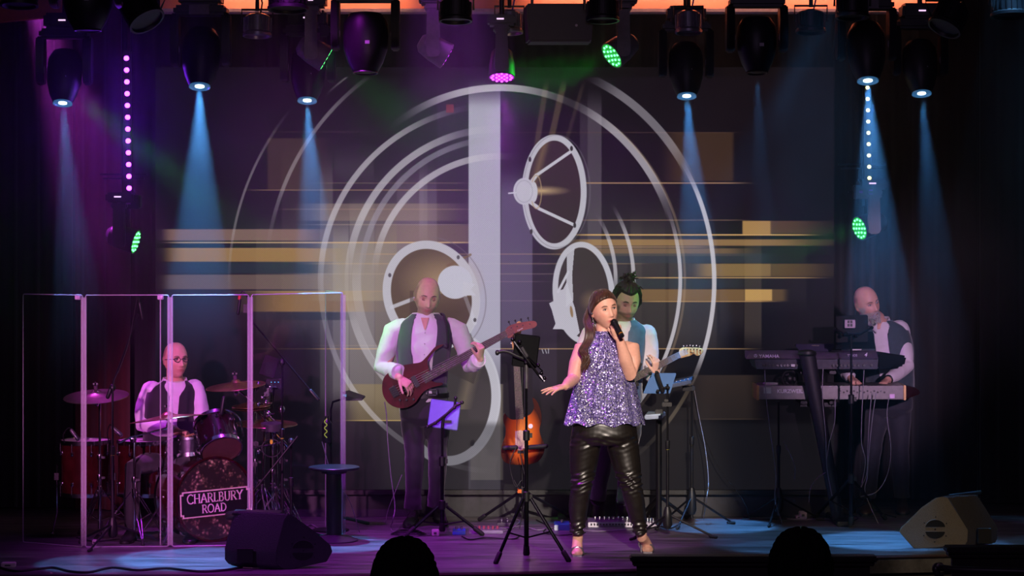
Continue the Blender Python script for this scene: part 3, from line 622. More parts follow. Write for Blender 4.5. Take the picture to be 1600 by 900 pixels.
def head_pts(jaw=1.0, nose=1.0, n=72, k=60):
    a = np.linspace(0, 2*pi, n, endpoint=False); b_ = np.linspace(0.03, pi-.03, k)
    A, B = np.meshgrid(a, b_); sb = np.sin(B)**.8; x = .082*sb*np.cos(A); y = .097*sb*np.sin(A); z = -.121*np.cos(B)
    lo = np.clip(-z/.12, 0, 1); lo = lo*lo*(3-2*lo)
    x *= (1-.27*lo*(2-jaw));  
    fr = y > 0
    y = np.where(fr, y*(1+.16*lo), y*(1-.50*lo)); z = z-.006*lo*fr
    hi = np.clip(z/.115, 0, 1); y = np.where(fr, y*(1+.02*hi), y*(1+.10*hi)); x = x*(1+.03*hi)
    f = np.clip(y/.05, 0, 1)
    ax = np.abs(x)
    d = .006*g3(ax, z, .022, .010, .026, .026)-.0125*g3(ax, z, .017, .013, .032, .004)+.004*g3(ax, z, .02, .02, .046, -.034)
    nz = np.clip((.016-z)/.058, 0, 1); d += nose*(.005+.021*nz**1.3)*np.exp(-(x/(.0085+.006*nz))**2)*(z < .02)*(1-sst(-.040, -.052, z) if False else 1)*np.where(z < -.042, np.exp(-((z+.042)/.007)**2), 1)
    d += .0065*g3(ax, z, .024, .0065, 0, -.066)+.006*g3(ax, z, .021, .0065, 0, -.079)-.004*g3(ax, z, .024, .0032, 0, -.0725)+.008*g3(ax, z, .022, .016, 0, -.108)-.003*g3(ax, z, .03, .006, 0, -.091)
    y = y+d*f
    return np.stack([x, y, z], -1)
class Head:
    def __init__(s, c, yaw=0, pitch=0, roll=0, sc=1.0, jaw=1.0, nose=1.0):
        """yaw 0 faces the audience (-y); positive yaw turns to the right of the photo; pitch positive looks down; roll tips the crown to the right of the photo"""
        s.c = Vector(c); s.sc = sc
        # local x = right of the photo when facing the audience, y = forward
        base = Matrix(((1, 0, 0), (0, -1, 0), (0, 0, 1)))
        s.m = Matrix.Rotation(R(yaw), 3, 'Z') @ Matrix.Rotation(R(roll), 3, 'Y') @ Matrix.Rotation(R(pitch), 3, 'X') @ base
        s.M = np.array(s.m); s.pts = head_pts(jaw, nose)
    def W(s, p): return s.c+s.m @ (Vector(p)*s.sc)
    def arr(s, P_): return P_*s.sc @ s.M.T+np.array(s.c)
    def local(s, co): return (co-np.array(s.c)) @ s.M/s.sc
    def add(s, mb):
        g = s.arr(s.pts); mb.loft([[tuple(q) for q in row] for row in g])
        for sx in (-1, 1):
            rot = s.m @ Matrix.Rotation(R(18*sx), 3, 'Z')
            mb.ball(s.W((sx*.079, -.006, -.008)), (.008*s.sc, .019*s.sc, .032*s.sc), 12, rot)
            mb.ball(s.W((sx*.082, -.014, .008)), (.007*s.sc, .014*s.sc, .02*s.sc), 10, rot)
    def hair(s, name, mask, mat, parent, thick=.016, strand=.003, cut=.006, sf=46, extra=None):
        p = head_pts(1, 0, 120, 90); r = np.linalg.norm(p, axis=-1, keepdims=True); mk = mask(p[..., 0], p[..., 1], p[..., 2])
        a = np.arctan2(p[..., 1], p[..., 0]); st = np.sin(a*sf+3*np.sin(p[..., 2]*60))*strand+np.sin(a*sf*.37+p[..., 2]*90)*strand
        q = p*(1+((mk*(thick+st)-(1-mk)*cut)[..., None])/r)
        g = s.arr(q); mb = MB(); mb.loft([[tuple(v) for v in row] for row in g])
        if extra: extra(mb)
        return mb.build(name, mat, parent, ang=180)
    def face(s, parent, brow=(60, 40, 30), iris=(40, 30, 28), closed=False, brow_r=.0032, lash=.0016, white=True, browz=.024, lid=(190, 135, 118)):
        E = M('eye_white', (205, 195, 195), .2); I = M('iris_%d' % iris[0], iris, .15); Bm = M('brow_%d_%d' % (brow[0], brow[2]), brow, .7)
        SKL = M('eyelid_%d' % lid[0], lid, .5)
        for sx in (-1, 1):
            mb = MB(); mb.ball(s.W((sx*.031, .0725 if closed else .0815, .003)), .0125*s.sc if closed else (.0135*s.sc, .0068*s.sc, .0062*s.sc), 16, s.m)
            e = mb.build('eye', SKL if closed else E, parent)
            if not closed:
                mb = MB(); mb.ball(s.W((sx*.031+.001, .0858, .003)), (.0055*s.sc, .0035*s.sc, .0056*s.sc), 12, s.m); mb.build('iris', I, e)
            z0 = -.002 if closed else .0085
            mb = MB(); mb.tube([s.W((sx*(.031+q*.014), .0893-(.0015 if closed else 0)-abs(q)**2*.007, z0+(-.004 if closed else .0)*(1-q*q)+(0 if closed else .0)*1-abs(q)**2*(.0 if closed else .006))) for q in (-1, -.5, 0, .5, 1)], [lash*.6*s.sc, lash*s.sc, lash*s.sc, lash*s.sc, lash*.6*s.sc], 6); mb.build('eyelash', M('lash', (25, 18, 18), .7), parent)
            mb = MB(); mb.tube([s.W((sx*x_, y_, z_)) for x_, y_, z_ in ((.014, .0955, browz-.003), (.024, .096, browz+.001), (.036, .0925, browz+.003), (.050, .083, browz-.003))], [brow_r*.8, brow_r, brow_r*.9, brow_r*.4], 8, ref=s.m @ Vector((0, 1, 0)), flat=1); mb.build('eyebrow', Bm, parent)
def skincol(h, base=(205, 150, 130), lip=(182, 112, 104), beard=None, bz=.5, scalp=None, hairline=None):
    b_ = np.array(lin(base)); lp = np.array(lin(lip))
    def f(co):
        c = np.tile(b_, (len(co), 1)); p = h.local(co); x, y, z = p.T; ax = np.abs(x)
        inh = (z > -.135) & (np.linalg.norm(p, axis=1) < .2)
        def mixm(mk, col): 
            mk = (mk*inh)[:, None]; c[:] = c*(1-mk)+np.array(col)*mk
        mixm(.35*g3(ax, z, .018, .018, .045, -.03)*(y > 0), np.array(lin(base))*np.array((1.05, .7, .68)))
        mixm(.3*(ax > .07), np.array(lin(base))*np.array((1, .7, .68)))
        if scalp: mixm((hairline(x, y, z)).astype(float)*.8, lin(scalp))
        if beard:
            mk = sst(-.045, -.062, -(-z)) if False else np.clip((-.046-z)/.014, 0, 1)*np.clip((y+.035)/.02, 0, 1)
            side = np.clip((-.0-z)/.02, 0, 1)*np.clip((ax-.058)/.008, 0, 1)*np.clip((y+.0)/.015, 0, 1)
            mk = np.maximum(mk, side)*(z > -.135)
            mk = mk*(1-.8*g3(ax, z, .022, .006, 0, -.073)); mixm(bz*mk, lin(beard))
        mixm(np.clip(1.6*g3(ax, z, .021, .0085, 0, -.073), 0, 1)*(y > .05)*.85, lp)
        mixm(.35*g3(ax, z, .02, .012, .031, .006)*(y > .05), b_*.45)
        return c
    return f
def hand(mb, wr, d, pn, side=1, curl=(20, 25, 28, 32), thumb=(35, 20), spread=5, sc=1.0, bend=.9, fl=None, lift=(0, 0, 0, 0)):
    """wr wrist, d along the hand, pn palm normal (out of the palm); side=+1/-1 which side the thumb leaves"""
    d = Vector(d).normalized(); pn = Vector(pn); pn = (pn-d*pn.dot(d)).normalized(); lt = d.cross(pn)*side; wr = Vector(wr)
    def rg(c, a, b_): return [c+lt*a*cos(2*pi*k/14)+pn*b_*sin(2*pi*k/14) for k in range(14)]
    mb.loft([rg(wr-d*.02, .027*sc, .020*sc), rg(wr+d*.01*sc, .027*sc, .018*sc), rg(wr+d*.045*sc+lt*.002, .038*sc, .0165*sc), rg(wr+d*.078*sc, .041*sc, .015*sc), rg(wr+d*.092*sc, .037*sc, .011*sc)])
    Ls = (.98, 1.08, 1.0, .80)
    for i in range(4):
        o = (1.5-i)*.0205*sc; cu = curl[i]
        ba = wr+d*(.084-.004*abs(i-1))*sc+lt*o; a = R((1.5-i)*spread); dd = (d*cos(a)+lt*sin(a)).normalized()
        if lift[i]: dd = (Matrix.Rotation(R(lift[i]), 3, lt) @ dd)
        ax_ = dd.cross(pn).normalized(); pts = [ba-dd*.012*sc, ba]; q = dd.copy(); p = ba.copy()
        for j, l in enumerate((.043, .027, .021)):
            q = Matrix.Rotation(R(cu*(1, bend, bend*.8)[j]), 3, ax_) @ q; p = p+q*l*Ls[i]*sc; pts.append(p.copy())
        mb.tube(pts, [.009*sc, .0094*sc, .0085*sc, .0078*sc, .0065*sc], 8, round_=True)
    b_ = wr+d*.022*sc+lt*.026*sc; q = (d*cos(R(thumb[0]))+lt*sin(R(thumb[0]))+pn*sin(R(thumb[1]))).normalized()
    p1_ = b_+q*.040*sc; q2 = (q+d*.35+pn*.15).normalized(); p2_ = p1_+q2*.031*sc; p3_ = p2_+(q2+d*.2).normalized()*.022*sc
    mb.tube([b_-q*.01, b_, p1_, p2_, p3_], [.014*sc, .015*sc, .0115*sc, .0098*sc, .0078*sc], 8, round_=True)
def sect(c, hw, hd, yaw=0, p=2.4, n=40, roll=0):
    c = Vector(c); out = []
    for k in range(n):
        a = 2*pi*k/n; ca, sa = cos(a), sin(a)
        x = abs(ca)**(2/p)*(1 if ca > 0 else -1)*hw; y = abs(sa)**(2/p)*(1 if sa > 0 else -1)*hd
        out.append(c+Matrix.Rotation(R(yaw), 3, 'Z') @ (Matrix.Rotation(R(roll), 3, 'Y') @ Vector((x, y, 0))))
    return out
class Torso:
    """ring stack: list of (centre, half width, half depth[, roll])"""
    def __init__(s, secs, yaw=0): s.s = [tuple(q)+(0,)*(4-len(q)) for q in secs]; s.yaw = yaw
    def interp(s, t, grow=0):
        n = len(s.s)-1; u = min(max(t, 0), 1)*n; i = min(int(u), n-1); f = u-i
        def cr_(k0):
            a = [s.s[max(i-1, 0)], s.s[i], s.s[i+1], s.s[min(i+2, n)]]; v = [q[k0] for q in a]
            return .5*((2*v[1])+(v[2]-v[0])*f+(2*v[0]-5*v[1]+4*v[2]-v[3])*f*f+(3*v[1]-v[0]-3*v[2]+v[3])*f**3)
        return cr_(0), cr_(1)+grow, cr_(2)+grow, cr_(3)
    def rings(s, K=24, grow=0, t0=0, t1=1, n=40, p=2.4):
        return [sect(c, hw, hd, s.yaw, p, n, ro) for c, hw, hd, ro in (s.interp(t0+(t1-t0)*k/(K-1), grow) for k in range(K))]
    def shell(s, name, keep, mat, parent, grow=.014, K=60, n=96, t0=0, t1=1, thick=.006, wr=0, wf=30, hang=None, seed=3):
        """garment cut from the torso surface: keep(phi, t) with phi = degrees from the front, + to the right of the photo"""
        rg = s.rings(K, grow, t0, t1, n); vs = [list(p) for r in rg for p in r]; co = np.array(vs)
        fs = []
        for k in range(K-1):
            for i in range(n):
                a = 360*(i+.5)/n; phi = (a-270+180) % 360-180; t = t0+(t1-t0)*(k+.5)/(K-1)
                if keep(phi, t): fs.append((k*n+i, k*n+(i+1) % n, (k+1)*n+(i+1) % n, (k+1)*n+i))
        if wr:
            cc = np.array([list(s.interp(t0+(t1-t0)*k/(K-1))[0]) for k in range(K)]).repeat(n, 0); d = co-cc; d /= np.linalg.norm(d, axis=1)[:, None]
            co = co+d*(wrinkle(co, wf, seed)*wr)[:, None]
        if hang: co = hang(co)
        off = np.zeros(3); q = parent
        while q is not None: off += np.array(q.location); q = q.parent
        me = bpy.data.meshes.new(name); me.from_pydata([tuple(v) for v in co-off], [], fs); me.materials.append(mat)
        bm = bmesh.new(); bm.from_mesh(me); bmesh.ops.delete(bm, geom=[v for v in bm.verts if not v.link_faces], context='VERTS')
        bv = [v for v in bm.verts if v.is_boundary]
        for _ in range(14): bmesh.ops.smooth_vert(bm, verts=bv, factor=.5, use_axis_x=True, use_axis_y=True, use_axis_z=True)
        bmesh.ops.recalc_face_normals(bm, faces=bm.faces)
        for f in bm.faces: f.smooth = True
        bm.to_mesh(me); bm.free()
        o = bpy.data.objects.new(name, me); C.objects.link(o); o.parent = parent
        sd = o.modifiers.new('s', 'SOLIDIFY'); sd.thickness = thick; sd.use_even_offset = False; sd.offset = -1; return o
def collar(h_c, r, parent, mat, yaw=0, open_=50, hgt=.045, tilt=.012, name='collar', drop=.05):
    """shirt collar: band with two points falling open at the front"""
    n = 30; vs = []; fs = []
    for k in range(n+1):
        a = R(-90+yaw+open_/2+(360-open_)*k/n); e = min(k, n-k)/n; pt = max(0, 1-e*9)
        d = Vector((cos(a), sin(a)*.92, 0))
        for (rr, zz) in ((r, 0), (r+.001, hgt*(1-.2*pt)), (r+.008, hgt*(1-.2*pt)+.002), (r+.026+.012*pt, -.006-drop*pt)):
            vs.append(Vector(h_c)+d*rr+Vector((0, 0, zz-.02*max(0, -sin(a-R(yaw))))))
    for k in range(n):
        for j in range(3): a = k*4+j; fs.append((a, a+4, a+5, a+1))
    mb = MB(); mb.add(vs, fs); off = Vector((0, 0, 0)); q = parent
    while q is not None: off = off+q.location; q = q.parent
    me = bpy.data.meshes.new(name); me.from_pydata([tuple(Vector(v)-off) for v in mb.v], [], mb.f); me.materials.append(mat)
    bm = bmesh.new(); bm.from_mesh(me); bmesh.ops.recalc_face_normals(bm, faces=bm.faces); bmesh.ops.solidify(bm, geom=bm.faces[:], thickness=.004)
    for f in bm.faces: f.smooth = True
    bm.to_mesh(me); bm.free(); o = bpy.data.objects.new(name, me); C.objects.link(o); o.parent = parent; return o
def shoe(heel, toe, mat, parent, name='shoe', w_=.045, hgt=.085, up=.0):
    heel = Vector(heel); toe = Vector(toe); d = (toe-heel); L_ = d.length; d.normalize(); s_ = Vector((0, 0, 1)).cross(d).normalized()
    rg = []
    for t_, ww, hh in ((-.04, .5, .75), (.0, .78, 1.0), (.15, .85, 1.05), (.33, .82, .95), (.5, .9, .72), (.7, 1.08, .56), (.88, .95, .46), (.98, .6, .34), (1.03, .25, .2)):
        c = heel+d*L_*t_; r = []
        for k in range(16):
            a = 2*pi*k/16; z = sin(a); r.append(c+s_*cos(a)*w_*ww+Vector((0, 0, max(0.004, hgt*hh*(.5+.5*z) if z > 0 else hgt*hh*.5*(1+z*1.0)))))
        rg.append(r)
    mb = MB(); mb.loft(rg); o = mb.build(name, mat, parent, ang=60)
    mb = MB(); mb.loft([[c for c in [heel+d*L_*t_+s_*w_*ww*k+Vector((0, 0, z)) for k, z in ((-1, .001), (1, .001), (1, .016), (-1, .016))]] for t_, ww in ((-.05, .6), (.1, .95), (.35, .85), (.7, 1.15), (.95, .85), (1.04, .35))]); mb.build('sole', RUB, o, bev=.003)
    return o
def laces(heel, toe, parent, mat, n=5, hgt=.085, w_=.028):
    heel = Vector(heel); toe = Vector(toe); d = toe-heel; s_ = Vector((0, 0, 1)).cross(d).normalized(); mb = MB()
    for k in range(n):
        t_ = .3+.3*k/n; c = heel+d*t_; z = hgt*(1.0-.45*k/n)+.004
        mb.tube([c-s_*w_+Vector((0, 0, z-.012)), c+Vector((0, 0, z+.004)), c+s_*w_+Vector((0, 0, z-.012))], .0022, 5)
    mb.build('laces', mat, parent)
SHW = M('shirt_white', (222, 214, 222), .8, var=.03, sheen=.2)
VESTG = M('vest_grey', (66, 64, 74), .8, sheen=.4, scale=200)
VESTB = M('vest_black', (27, 25, 30), .8, sheen=.3)
TRB = M('trousers_black', (25, 25, 30), .75, scale=60, sheen=.3)
def A(*pts): return [P(*q) for q in pts]
def legs(hipL, kneeL, ankL, hipR, kneeR, ankR, waist, hw, hd, r=(.092, .062, .05, .055), seed=0, wr=.006, name='trousers', mat=None, parent=None, wf=26, knee_wr=True, voxel=.009, hem=1.0):
    mb = MB(); w_ = Vector(waist)
    c = (Vector(hipL)+Vector(hipR))/2
    mb.loft([sect(w_, hw, hd), sect(w_*.5+c*.5, hw*1.06, hd*1.08), sect(c+Vector((0, 0, -.01)), hw*1.08, hd*1.1), sect(c+Vector((0, 0, -.07)), hw*.8, hd*.8)])
    for h, k, a in ((hipL, kneeL, ankL), (hipR, kneeR, ankR)):
        h, k, a = Vector(h), Vector(k), Vector(a); pts = [h+Vector((0, 0, .04)), h*.7+k*.3, h*.35+k*.65, k, k*.75+a*.25, k*.4+a*.6, a]
        mb.tube(pts, [r[0]*1.0, r[0]*.97, r[0]*.8, r[1]*1.02, r[1]*.98, r[2]*1.02, r[3]*hem], 24)
    def wm(co):
        z = co[:, 2]; kz = Vector(kneeL).z; az = Vector(ankL).z; top = c.z
        return .35+1.0*np.exp(-((z-kz)/.09)**2)+1.3*np.exp(-((z-az-.03)/.07)**2)+.7*np.exp(-((z-top+.06)/.06)**2)
    return solid(name, mb, voxel, mat, parent, wr, wf, 3, seed=seed, wmask=wm)
# ================================================================ BASS PLAYER
y0 = 1.45
T = P(668, 820, y0); ps = thing('person', 'balding man in white shirt and open grey waistcoat playing the dark red bass', 'person', (T.x, y0, 0), None)
hd_ = Head(P(667.5, 463, y0-.03), yaw=10, pitch=13, roll=4, sc=1.12, jaw=1.25, nose=1.1)
tor = Torso([(P(662, 632, y0), .168, .115), (P(661, 605, y0), .160, .108), (P(661, 575, y0), .168, .115), (P(662, 545, y0), .185, .125), (P(664, 518, y0), .192, .122), (P(665, 503, y0), .172, .10), (P(665, 494, y0), .115, .082), (P(665, 486, y0), .068, .066)])
shL, elL, wrL = A((620, 512, y0), (600, 575, y0-.02), (622, 581, y0-.19))
shR, elR, wrR = A((710, 511, y0), (735, 571, y0-.06), (748, 563, y0-.21))
mb = MB(); mb.loft(tor.rings(20, -.025, 0, .9)); hd_.add(mb)
nk = P(665, 490, y0+.0); mb.tube([nk+Vector((0, .01, -.05)), nk+Vector((0, 0, .02)), hd_.W((0, -.02, -.06))], [.066, .060, .056], 20)
hL = P(624, 590, y0-.215); hR = P(750, 561, y0-.22)
mb.tube([shL+Vector((.03,0,-.03)), elL, elL*.5+hL*.5, hL], [.035, .038, .036, .027], 14, round_=True); mb.tube([shR+Vector((-.03,0,-.03)), elR, elR*.5+hR*.5, hR], [.035, .038, .036, .027], 14, round_=True)
hand(mb, hL, (.75, -.12, -.55), (-.35, .75, -.6), side=-1, curl=(38, 36, 34, 32), thumb=(45, 10), spread=3, bend=.8)
hand(mb, hR, (.12, -.35, .9), (-.75, .55, -.1), side=1, curl=(42, 46, 50, 54), thumb=(40, 25), spread=5, bend=1.0)
f_hl = lambda x, y, z: ((z > .03-.5*np.clip(y+.02, -.1, .06)) & (y < .05) & (z < .085-.9*np.clip(-y, -.2, .04)*0)) | ((z > -.05) & (y < -.045))
solid('body', mb, .0048, SKIN, ps, it=2, colfn=skincol(hd_, (226, 178, 156), beard=(95, 62, 48), bz=.4, scalp=(150, 112, 98), hairline=lambda x, y, z: sst(.040, .052, np.abs(x)+np.clip(-y, 0, .1))*(1-sst(.03, .045, y))*sst(-.02, -.005, z+np.clip(-y, 0, .05))*(1-.75*sst(.06, .09, z)*(y > -.05))))
hd_.face(ps, brow=(80, 55, 42), closed=True, lid=(186, 128, 110))
mb = MB(); mb.ball(hd_.W((-.086, .004, -.014)), .007); lab(mb.build('earpiece', WHT, ps), 'small pale in-ear monitor')
# shirt: torso and rolled sleeves in one skin
mb = MB(); mb.loft(tor.rings(24, .006, 0.02, .93))
mb.tube([shL+Vector((.03, 0, -.01)), shL+Vector((-.02, 0, -.03)), shL*.5+elL*.5+Vector((-.018, 0, 0)), elL+Vector((-.012, .02, -.0)), elL*.45+wrL*.55+Vector((-.01, 0, .0)), wrL+Vector((-.015, .02, .012))], [.082, .084, .074, .072, .060, .052], 22, round_=True)
mb.tube([shR+Vector((-.03, 0, -.01)), shR+Vector((.02, 0, -.03)), shR*.5+elR*.5+Vector((.012, 0, 0)), elR+Vector((.005, .02, -.01)), elR*.5+wrR*.5+Vector((.0, 0, -.01)), wrR+Vector((-.005, .02, -.015))], [.082, .084, .068, .064, .058, .050], 22, round_=True)
sh = solid('shirt', mb, .0065, SHW, ps, .008, 24, 3, seed=4)
for a, b_, r_, nm in ((elL, wrL, .058, ''), (elR, wrR, .055, '')):
    d = (b_-a).normalized(); q = b_+Vector((-.008, .01, 0)); mb = MB(); mb.tube([q-d*.03, q-d*.028, q+d*.02, q+d*.022, q+d*.018], [r_*.92, r_, r_*1.02, r_*.96, r_*.8], 22); mb.build('cuff', SHW, sh)
collar(P(665, 500, y0-.005), .078, sh, SHW, 6, 70, .05, drop=.05)
for k, py in enumerate((520, 537, 554, 572)):
    mb = MB(); mb.ball(P(664-k*.6, py, y0-.129-.004*(k > 0)), .0045, 8); mb.build('button', M('button', (180, 170, 180), .3), sh)
mb = MB(); nv = P(664, 503, y0-.105); mb.prism([nv+Vector((-.03, 0, .03)), nv+Vector((.03, 0, .03)), nv+Vector((.004, -.024, -.055)), nv+Vector((-.004, -.024, -.055))], (0, .02, 0)); lab(mb.build('bare_chest', M('skin_plain', (206, 152, 132), .5), ps), 'skin in the open neck')
vest = tor.shell('waistcoat', lambda phi, t: abs(phi) > (20-6*(t < .4)+10*max(0, t-.75)*4) and not (t > .62 and 62 < abs(phi) < 122) and t < .93, VESTG, ps, grow=.018, t0=.05, wr=.004, hang=lambda co: co-np.stack([np.zeros(len(co)), np.zeros(len(co)), .09*np.clip(1.06-co[:, 2], 0, .1)/.1*np.exp(-((co[:, 0]-P(700, 620, y0).x)/.06)**2)], -1))
tr = legs(P(645, 650, y0), P(648, 716, y0-.03), P(645, 796, y0-.01), P(684, 650, y0), P(684, 716, y0-.01), P(681, 792, y0+.04), P(662, 618, y0), .172, .118, (.093, .07, .056, .068), 11, mat=TRB, parent=ps)
mb = MB(); bc = P(662, 617, y0); mb.loft([sect(bc+Vector((0, 0, z)), .183+g, .128+g) for z, g in ((-.018, 0), (-.017, .004), (.017, .004), (.018, 0))]); lab(mb.build('belt', M('belt_leather', (22, 17, 17), .4), ps), 'black leather belt')
mb = MB(); q = P(675, 613, y0-.14); 
for dx, dz, sx_, sz_ in ((-.035, 0, .008, .045), (.035, 0, .008, .045), (0, .02, .075, .007), (0, -.02, .075, .007)): mb.box(q+Vector((dx, 0, dz)), (sx_, .008, sz_))
lab(mb.build('belt_buckle', CHR, ps), 'silver rectangular buckle')
BOOT = M('black_leather', (20, 19, 22), .3)
for hx, hy, tx, ty, yy in ((647, 817, 637, 826, 0), (684, 812, 690, 818, 0)):
    a = FL(hx, hy-4); b_ = FL(tx, ty); o = shoe(a, b_, BOOT, ps); laces(a, b_, o, M('lace_dark', (60, 55, 60), .6))

# ---------------------------------------------------------------- stringed instruments
def guitar(name, label, cat, outline, y, thick, mat, neck, neck_w, frets, head, tuners, woodn, strings, group=None, bev=.012):
    o2 = [P(px, py, y) for px, py in outline]; cx = sum((p.x for p in o2))/len(o2); cz = min(p.z for p in o2)
    t = thing(name, label, cat, (cx, y, cz))
    sm = bez([*o2, o2[0]], 4)[:-1]
    mb = MB(); mb.prism(sm, (0, thick, 0)); mb.build('body', mat, t, bev=bev, ang=50)
    a, b_ = P(*neck[0], y), P(*neck[1], y); d = (b_-a).normalized(); L_ = (b_-a).length; u = Vector((-d.z, 0, d.x)) if True else None
    w0, w1 = neck_w
    mb = MB(); rg = []
    for t_, w_ in ((0, w0), (1, w1)): 
        c = a+d*L_*t_; rg.append([c+u*w_/2*cos(k)+Vector((0, .006+.018*sin(k), 0)) for k in np.linspace(0, pi, 9)])
    mb.loft(rg); mb.build('neck', woodn, t)
    mb = MB(); mb.loft([[a+u*w0/2+Vector((0, -.004, 0)), a-u*w0/2+Vector((0, -.004, 0)), a-u*w0/2+Vector((0, .007, 0)), a+u*w0/2+Vector((0, .007, 0))], [b_+u*w1/2+Vector((0, -.004, 0)), b_-u*w1/2+Vector((0, -.004, 0)), b_-u*w1/2+Vector((0, .007, 0)), b_+u*w1/2+Vector((0, .007, 0))]])
    fb = mb.build('fretboard', M('fretboard_dark', (48, 30, 26), .4), t, smooth=False)
    for k in range(frets):
        q = 1-(1-2**(-(k)/12))*1.0/(1-2**(-frets/12)) if False else (2**(-k/12)-2**(-frets/12))/(1-2**(-frets/12)); c = a+d*L_*q; w_ = w0+(w1-w0)*q
        mb = MB(); mb.box(c+Vector((0, -.005, 0)), (.0024, .003, w_*.98), Matrix.Rotation(math.atan2(-d.z, d.x), 3, 'Y')); mb.build('fret', CHR, fb, smooth=False)
    h2 = bez([*[P(px, py, y) for px, py in head], P(*head[0], y)], 3)[:-1]
    mb = MB(); mb.prism(h2, (0, .016, 0)); hs = mb.build('headstock', woodn if not isinstance(woodn, tuple) else woodn[0], t, bev=.003, ang=50)
    for px, py, dx, dy in tuners:
        c = P(px, py, y); e = P(px+dx, py+dy, y); mb = MB(); mb.cyl(c+Vector((0, -.012, 0)), c+Vector((0, .01, 0)), .0045, seg=8); mb.cyl(c+Vector((0, .008, 0)), e+Vector((0, .008, 0)), .0025, seg=6); mb.ball(e+Vector((0, .008, 0)), (.007, .004, .009), 8); mb.build('tuning_peg', CHR if mat != BASSM else BLKM, t)
    mb = MB()
    (bx, by), n = strings; br = P(bx, by, y)
    for k in range(n):
        f = (k-(n-1)/2)/(n-1); s_ = br+u*w0*1.05*f+Vector((0, -.012, 0)); e = b_+u*w1*.85*f+Vector((0, -.008, 0)); mb.tube([s_, e, e+d*.06+u*.0], .0011, 4)
    tag(mb.build('strings', M('string_metal', (190, 180, 175), .3, .8), t))
    return t, u, d
BASSM = M('bass_red_wood', (80, 20, 26), .22, var=.35, scale=9, coat=.6)
BO = [(694, 538), (687, 539), (680, 542), (672, 551), (665, 559), (657, 566), (646, 568), (634, 570), (622, 573), (612, 579), (604, 585), (599, 592), (597, 603), (598, 615), (602, 624), (608, 631), (617, 636), (629, 638), (640, 635), (649, 629), (657, 618), (665, 610), (677, 605), (686, 603), (692, 601), (690, 598), (682, 598), (675, 595), (672, 588), (671, 580), (669, 572), (668, 566), (671, 558), (680, 548), (689, 542)]
BH = [(789, 523), (790, 515), (796, 509), (808, 505), (826, 502), (836, 502), (839, 507), (835, 512), (822, 515), (806, 520), (799, 527), (794, 528)]
yb = y0-.175
bass, u, d = guitar('bass_guitar', 'dark red electric bass guitar held by the man in the grey waistcoat', 'bass guitar', BO, yb, .036, BASSM, ((661, 593), (791, 521)), (.066, .046), 24, BH, [(799, 512, -4, -9), (808, 510, -3, -9), (817, 508, -3, -9), (828, 506, -3, -9), (803, 521, 2, 8)], M('neck_red_wood', (125, 40, 38), .35, var=.2), ((618, 611), 5))
rt = Matrix.Rotation(math.atan2(-d.z, d.x), 3, 'Y')
for px, py, w_, h_ in ((649, 596, .036, .085), (634, 604, .036, .085)):
    mb = MB(); mb.box(P(px, py, yb-.006), (w_, .014, h_), rt); mb.build('pickup', BLK, bass, bev=.004)
mb = MB(); mb.box(P(616, 612, yb-.006), (.05, .014, .078), rt)
for k in range(5): mb.box(P(616, 612, yb-.016)+u*(k-2)*.015, (.045, .008, .008), rt)
mb.build('bridge', BLKM, bass, bev=.002)
for px, py in ((641, 616), (625, 625), (635, 625), (646, 624)):
    mb = MB(); mb.cyl(P(px, py, yb), P(px, py, yb-.018), .009, .008, 14); mb.build('knob', BLKM, bass)
mb = MB(); text_mb(mb, 'Carvin', P(809, 518, yb-.002), d, u if u.z > 0 else -u, .012, .002); mb.build('headstock_lettering', M('letter_white', (220, 215, 220), .4), bass, smooth=False)
mb = MB(); mb.tube(bez(A((694, 539, yb), (699, 541, yb-.0), (700, 525, y0-.15), (698, 508, y0-.135), (695, 497, y0-.09), (692, 490, y0-.01), (690, 496, y0+.09))), .016, 8, ref=(0, 1, 0), flat=.3); mb.build('strap', M('strap_black', (28, 22, 30), .6), bass)
# ================================================================ SINGER
ps = thing('person', 'woman singing into a microphone, in a lavender sequin top and black leather trousers', 'person', (P(950, 860, 0).x, 0, 0))
SKL = (228, 172, 150)
hs = Head(P(943.5, 484, 0), yaw=23, pitch=-3, roll=-9, sc=1.06, jaw=1.0, nose=.85)
cx = lambda px, py, y=0: P(px, py, y)
tor = Torso([(cx(945, 660), .165, .13), (cx(945, 630), .150, .115), (cx(945, 600), .140, .11), (cx(946, 572), .155, .125), (cx(947, 550), .165, .12), (cx(947, 536), .140, .078), (cx(944, 527), .080, .058), (cx(942, 519), .056, .056)])
shL, elL, wrL = A((910, 545, .02), (896, 592, -.06), (883, 604, -.26))
shR, elR, wrR = A((986, 544, .02), (984, 584, -.10), (968, 530, -.15))
mb = MB(); mb.loft(tor.rings(20, -.004, .3)); hs.add(mb)
nk = P(943, 522, .01); mb.tube([nk+Vector((0, .01, -.04)), nk+Vector((0, 0, .02)), hs.W((0, -.022, -.06))], [.058, .052, .05], 20)
mb.tube([shL+Vector((.03, 0, .0)), shL, shL*.5+elL*.5+Vector((-.006, 0, 0)), elL, elL*.5+wrL*.5, wrL], [.05, .058, .054, .043, .040, .027], 20, round_=True)
mb.tube([shR+Vector((-.03, 0, .0)), shR, shR*.5+elR*.5+Vector((.01, 0, 0)), elR, elR*.6+wrR*.4, wrR*.85+elR*.15, wrR], [.05, .060, .060, .050, .046, .032, .028], 20, round_=True)
hand(mb, wrL, (-.75, -.45, -.12), (-.1, .15, -1), side=-1, curl=(6, 8, 10, 12), thumb=(38, 12), spread=9, bend=.8, sc=.94)
hand(mb, wrR, (-.34, -.22, .92), (.10, .95, .25), side=1, curl=(62, 66, 66, 64), thumb=(35, 62), spread=2, bend=1.0, sc=.92)
solid('body', mb, .0046, SKIN, ps, it=2, colfn=skincol(hs, SKL, lip=(196, 84, 92)))
